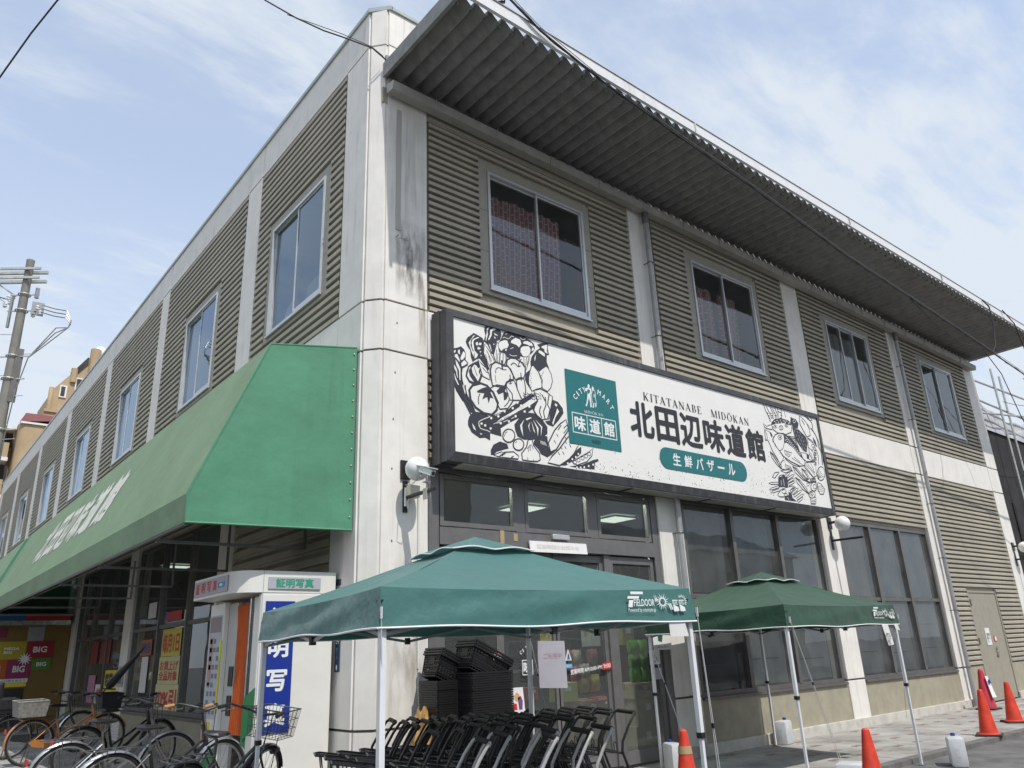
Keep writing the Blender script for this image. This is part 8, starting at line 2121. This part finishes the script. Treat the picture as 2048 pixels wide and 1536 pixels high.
cable('black cable dropping past the far end of the eave', [(17.9, -1.97, 9.72), (18.3, -2.05, 9.4), (18.7, -2.05, 8.4), (19.4, -2.05, 7.4), (20.6, -2.0, 6.8)], .014)
cable('cable reaching the corner of the roof from the upper left', [(-1.48 + -.35, .61 + .3, 11.1), (-1.48, .61, 10.58), (-1.1, .40, 10.32), (-.75, .2, 10.13), (-.45, .03, 10.02), (-.1, -.06, 9.98), (.16, -.04, 9.90)], .011, [(-1.2, .46, 10.36), (-.85, .28, 10.25), (-.5, .12, 10.15), (-.1, -.04, 10.02), (.1, -.03, 9.96)])
cable('thin cable crossing the upper left corner of the sky', [(-3.2, 3.0, 12.4), (-3.7, 4.4, 12.35), (-3.95, 4.86, 11.85), (-4.23, 5.38, 11.15), (-4.7, 6.2, 9.9)], .014)
for lab, a, b in (('upper overhead wire along the front street behind the viewer', (-30, -12.0, 11.6), (40, -12.5, 11.9)), ('lower overhead wire along the front street behind the viewer', (-30, -12.2, 10.2), (40, -12.6, 10.5)), ('wire strung along the side street opposite the side windows', (-7.4, -14, 10.4), (-7.2, 45, 10.6)), ('lower wire strung along the side street opposite the side windows', (-7.6, -14, 9.3), (-7.4, 45, 9.5))):
    cable(lab, sagline(a, b, .5), .022, None, 'wires over the two streets')
random.seed(3)
mess = [((20.9, -1.2, 8.6), (24.0, -1.5, 6.9)), ((20.7, -.6, 8.0), (25.0, -1.0, 8.9)), ((21.0, -1.4, 9.1), (25.2, -1.2, 7.2)), ((20.5, -1.8, 7.9), (26.0, -1.7, 7.0)), ((21.5, -.8, 7.3), (22.6, -1.2, 9.0))]
for k, (a, b) in enumerate(mess):
    cable('thin dark cable in the tangle before the neighbouring house', sagline(a, b, .25), .008, None, 'cable tangle before the neighbouring house')
cable('curling black cable hanging down before the dark house', [(21.3, -1.3, 8.4), (21.6, -1.3, 7.6), (22.3, -1.4, 7.0), (22.9, -1.4, 7.2), (23.1, -1.4, 7.9)], .015, None, 'cable tangle before the neighbouring house')
an = thing('roof_antenna', 'dark tangle of an aerial on the eave edge at the top of the picture', 'antenna', (.75, -1.9, 9.9))
mb = MB(); mb.tube([(.75, -1.9, 9.85), (.72, -1.9, 10.6)], .014, 6); mb.tube([(.45, -1.95, 10.12), (1.15, -1.85, 10.22)], .010, 6)
for k in range(4): mb.tube([(.5 + k * .17, -2.12, 10.13 + k * .02), (.5 + k * .17, -1.70, 10.13 + k * .02)], .006, 5)
mb.build('mast', MT['cable'], an)
mb = MB(); mb.tube([(.74 + .16 * cos(a * .7), -1.9 + .1 * sin(a * .7), 9.95 + .03 * sin(a * 1.9)) for a in range(18)], .012, 5); mb.build('coiled_lead', MT['cable'], an)

# ================================================================== utility pole at the left
UP = thing('utility_pole', 'grey concrete utility pole with crossarm, insulators and looping wires at the left edge', 'utility pole', (-2.67, 13.46, .2))
px, py, pz = -2.67, 13.46, 11.74
MB().lathe([(.165, .2), (.094, pz - .06), (.099, pz - .05), (.099, pz), (.0, pz)], 18, (px, py, 0)).build('pole_shaft', MT['concrete'], UP, True)
r3 = V((.79, -.61, 0))           # across the street, as the arm runs
def pp_(s, z, d=0.0): return V((px, py, z)) + r3 * s + V((.61, .79, 0)) * d
mb = MB()
for dz in (0, -.26): 
    mb.obox(pp_(-1.9, pz - .28 + dz, .13), pp_(.42, pz - .30 + dz, .13), .075, .075); mb.obox(pp_(-1.9, pz - .28 + dz, -.13), pp_(.38, pz - .31 + dz, -.13), .05, .06)
mb.obox(pp_(-1.2, pz - .32, .1), pp_(-.25, pz - 1.0, .06), .03, .04); mb.build('crossarm', MT['galv'], UP)
mb = MB()
for s, z in ((-.42, pz - 1.05), (-.36, pz - 1.18), (-.48, pz - 1.25), (-.30, pz - 1.02), (.36, pz - 1.35), (.45, pz - 1.5), (.28, pz - 1.55)): mb.lathe([(.03, -.06), (.055, -.03), (.03, 0), (.055, .03), (.03, .06)], 10, tuple(pp_(s, z, .05)))
mb.each('insulator', MT['white_pl'], UP)
mb = MB(); mb.box(tuple(pp_(.24, pz - 1.55)), tuple(pp_(.52, pz - 1.2) + V((.05, .12, 0)))); mb.tube([pp_(.32, pz - 1.1), pp_(.32, pz - .82)], .05, 8); mb.tube([pp_(-.28, pz - 1.1), pp_(-.28, pz - 1.9)], .04, 8); mb.build('fuse_box', MT['steel'], UP)
mb = MB()
for z in (1.0, 1.45, 2.7, 3.3, 4.6): mb.torus((px, py, pz - z), (0, 0, 1), .13 + z * .006, .018, 14, 6); mb.obox(pp_(-.35, pz - z), pp_(.38, pz - z), .03, .03)
mb.build('clamp_band', MT['galv'], UP)
mb = MB()
for k in range(12):
    z = pz - 2.1 - k * .55; s = 1 if k % 2 else -1; mb.tube([pp_(s * .10, z), pp_(s * .42, z + .01)], .010, 5)
mb.each('climbing_step', MT['galv'], UP)
mb = MB()
for k in range(3):
    mb.tube([pp_(.50, pz - 1.3 - k * .10), pp_(.85, pz - 1.42 - k * .10), pp_(1.15, pz - 1.48 - k * .10), pp_(1.30, pz - 1.75 - k * .05), pp_(1.25, pz - 1.95), pp_(.95, pz - 1.95 - k * .14), pp_(.70, pz - 2.3 - k * .08), pp_(.38, pz - 2.75), pp_(.22, pz - 3.6), pp_(.16, pz - 4.6), pp_(.16, pz - 8)], .015, 5)
mb.build('jumper_wire', MT['steel'], UP)
mb = MB(); mb.box(tuple(pp_(.12, pz - 3.9) - V((.05, .05, 0))), tuple(pp_(.20, pz - 2.5) + V((.05, .05, 0)))); mb.build('side_conduit', MT['bronze'], UP)
cable('pair of thin line wires leaving the utility pole to the left', [tuple(pp_(-.45, pz - 1.1)), tuple(pp_(-.9, pz - .95)), tuple(pp_(-1.8, pz - .75)), tuple(pp_(-3.5, pz - .6))], .014, [tuple(pp_(-.45, pz - 1.2)), tuple(pp_(-1.0, pz - .80)), tuple(pp_(-2.0, pz - .70))])

# ================================================================== tan apartment building far down the side street
AP = thing('apartment_building', 'tan tiled apartment building with a maroon roof band and stepped upper storeys behind the shop', 'building', (6, 66, 0))
AY = 60.0
def ab(name, x0, x1, y0, y1, z0, z1, mat='tile'): return MB().box((x0, y0, z0), (x1, y1, z1)).build(name, MT[mat], AP)
apm = MT['tile']
mb = MB(); mb.lathe([(.5, 0), (.5, 19.84)], 20, (2.75, AY + .5, 0)); mb.box((2.75, AY, 0), (14, AY + 12, 19.84)); mb.box((2.26, AY + .5, 0), (2.75, AY + 12, 19.84)); mb.build('tiled_wall', apm, AP, True)
mb = MB(); mb.add([(2.25, AY + .2, 20.02), (2.62, AY - .1, 20.03), (4.5, AY - .1, 20.30), (14, AY - .1, 20.3), (14, AY + 1.6, 21.2), (4.5, AY + 1.6, 21.2), (2.72, AY + 1.6, 21.18)], [(0, 1, 6), (1, 2, 5, 6), (2, 3, 4, 5)]); mb.box((2.7, AY + 1.62, 20.0), (14, AY + 11, 21.15)); mb.build('maroon_roof', MT['maroon'], AP)
ab('roof_edge', 2.3, 14, AY - .15, AY + 1.0, 19.85, 20.0, 'white_trim')
for k in range(7):
    z = 18.4 - k * 2.9
    f = ab('balcony', -4.0, 1.9, AY + .8, AY + 2.2, z - 1.15, z, 'tile')
    mb = MB(); mb.box((-4.1, AY + .7, z - 1.45), (1.95, AY + 2.3, z - 1.17)); mb.build('balcony_slab', MT['white_trim'], f)
    mb = MB(); mb.box((-4.0, AY + 2.25, z), (2.2, AY + 2.4, z + 1.4)); mb.build('dark_recess', MT['dark'], f)
mb = MB(); mb.box((-4, AY + 2.45, 0), (2.25, AY + 11, 19.45)); mb.build('tiled_wall', apm, AP)
ab('roof_edge', -4.1, 2.2, AY + .7, AY + 2.6, 19.5, 19.75, 'white_trim')
f = ab('window', 3.75, 4.85, AY - .06, AY - .005, 17.3, 19.0, 'white_trim'); mb = MB(); mb.box((3.88, AY - .08, 17.4), (4.7, AY - .065, 18.9)); mb.build('pane', MT['glass_dark'], f)
mb = MB(); mb.box((3.87, AY - .07, 17.39), (4.71, AY - .062, 18.91)); mb.build('pane_backing', MT['dark'], f)  # dark plate set just behind the glass
# stepped upper storeys
TY = AY + 5
mb = MB(); mb.prism([(4.2, 19.0), (18, 19.0), (18, 23.4), (4.25, 22.55)], TY - .4, TY + 8, 1); mb.build('upper_storey', apm, AP)
mb = MB(); mb.prism([(4.75, 22.6), (18, 22.6), (18, 30.5), (8.2, 28.4), (7.1, 27.4), (6.4, 26.4), (5.9, 26.17), (4.75, 24.6)], TY, TY + 8, 1); mb.build('stepped_storey', apm, AP)
for (x, z0, z1, r) in ((4.6, 22.6, 24.68, .19), (6.12, 25.4, 26.7, .27), (7.57, 26.6, 28.8, .44)):
    mb = MB(); mb.lathe([(r, z0), (r, z1), (r * .9, z1 + .03)], 16, (x, TY + .02, 0)); mb.build('pilaster', apm, AP, True)
mb = MB(); mb.prism([(5.8, 26.2), (6.0, 26.4), (7.0, 27.95), (7.1, 27.9), (7.1, 27.35), (6.4, 26.35)], TY - .12, TY - .02, 1); mb.build('dark_roof_glazing', MT['dark'], AP)
mb = MB(); mb.sphere((8.05, TY + .8, 28.75), (.6, .6, .75), 16, 10); mb.build('white_dome', MT['white_pl'], AP, True)
for (x0, x1, z0, z1) in ((5.2, 5.75, 23.9, 25.0), (6.3, 6.9, 24.4, 25.9)):
    f = MB().box((x0, TY - .10, z0), (x1, TY - .003, z1)).build('window', MT['white_trim'], AP); MB().box((x0 + .1, TY - .12, z0 + .12), (x1 - .14, TY - .105, z1 - .12)).build('pane', MT['dark'], f)
mb = MB(); mb.box((4.25, TY - .55, 22.35), (5.3, TY - .41, 22.6)); mb.build('roof_edge', MT['tile'], AP)
# ================================================================== dark neighbouring house at the right, with scaffolding
NB = thing('neighbouring_house', 'dark neighbouring house under a pale grey sheet beyond the right end of the shop', 'building', (26, 6, 0))
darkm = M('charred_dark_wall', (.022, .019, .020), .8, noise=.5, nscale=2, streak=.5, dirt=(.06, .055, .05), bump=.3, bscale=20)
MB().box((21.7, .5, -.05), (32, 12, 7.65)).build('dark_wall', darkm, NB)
mb = MB()
for k in range(9): mb.box((22.0 + k * 1.02 + .3 * sin(k * 5), .46, .2), (22.12 + k * 1.02 + .3 * sin(k * 5), .499, 5 + 2.4 * abs(sin(k * 3))))
mb.each('wall_batten', darkm, NB)
mb = MB(); mb.grid(lambda u, v: (21.65 + 10 * u, .44 + .35 * v + 2 * max(0, v - .8), 7.6 + 1.2 * min(1, v * 1.25) * (.82 + .18 * sin(u * 9 + 1.5)) + .06 * sin(u * 40 + v * 6) * (v > .02) + .05 * sin(v * 19)), 40, 12); mb.build('pale_sheet', M('pale_grey_sheet', (.42, .42, .44), .7, noise=.12), NB, True)
SCF = thing('scaffolding', 'steel pipe scaffolding standing before the dark neighbouring house', 'scaffolding', (22.5, .2, 0))
for (a, b) in (((22.8, .15, 0), (22.8, .15, 9.7)), ((26.0, .15, 0), (26.0, .15, 9.3)), ((21.0, .25, 9.05), (28, .12, 9.15)), ((20.9, .30, 7.95), (28, .05, 8.75)), ((20.75, .2, 9.6), (21.6, .1, 9.75)), ((23.6, .2, 6.4), (23.6, .2, 9.6)), ((21.2, .3, 8.45), (28, .2, 8.3))):
    MB().tube([a, b], .035, 8).build('pipe', MT['galv'], SCF, True)
# ================================================================== houses across the street, seen in the window panes
def house(label, x0, x1, y0, y1, h, mat, roofm, pitched=True, wins=3):
    t = thing('street_house', label, 'house', ((x0 + x1) / 2, (y0 + y1) / 2, 0), 'houses across the front street')
    MB().box((x0, y0, -.06), (x1, y1, h)).build('wall', mat, t)
    if pitched:
        ym = (y0 + y1) / 2; mb = MB(); mb.add([(x0 - .4, y0 - .4, h), (x1 + .4, y0 - .4, h), (x1 + .4, ym, h + 1.9), (x0 - .4, ym, h + 1.9), (x0 - .4, y1 + .4, h), (x1 + .4, y1 + .4, h)], [(0, 1, 2, 3), (3, 2, 5, 4), (0, 3, 4), (1, 5, 2), (0, 4, 5, 1)]); mb.build('roof', roofm, t)
    else: MB().box((x0 - .15, y0 - .15, h), (x1 + .15, y1 + .15, h + .3)).build('roof', roofm, t)
    for k in range(wins):
        for z in (1.0, 4.0):
            xa = x0 + (x1 - x0) * (k + .5) / wins - .7
            if z + 1.4 > h: continue
            f = MB().box((xa, y1 + .002, z), (xa + 1.5, y1 + .06, z + 1.4)).build('window', MT['alu'], t); MB().box((xa + .06, y1 + .062, z + .06), (xa + 1.44, y1 + .07, z + 1.34)).build('pane', MT['dark'], f)
    return t
rf = M('grey_tile_roof', (.16, .16, .165), .6, noise=.2)
house('pale house with a grey tiled roof across the front street', -3, 6, -27, -18, 5.6, M('pale_render', (.45, .42, .37), .8, noise=.08), rf)
house('taller flat roofed cream house across the front street', 6.8, 14.5, -28, -17.5, 9.2, M('cream_render', (.50, .46, .38), .8, noise=.08), rf, False)
house('brown house with a dark roof farther along the front street', 15.5, 26, -27, -18, 5.8, M('brown_render', (.26, .20, .15), .8, noise=.1), rf)
house('grey house with a dark roof opposite the far end of the front', 27, 40, -27, -18.5, 6.4, M('grey_render', (.34, .34, .34), .8, noise=.1), rf)
house('wide pale block of shops across the side street behind the pole', -26, -14, 2, 16, 6.5, M('white_render', (.52, .51, .48), .8, noise=.08), rf, False)
house('long beige house across the side street farther back', -26, -14.5, 18, 40, 7.2, M('beige_render', (.42, .36, .28), .8, noise=.08), rf, False)
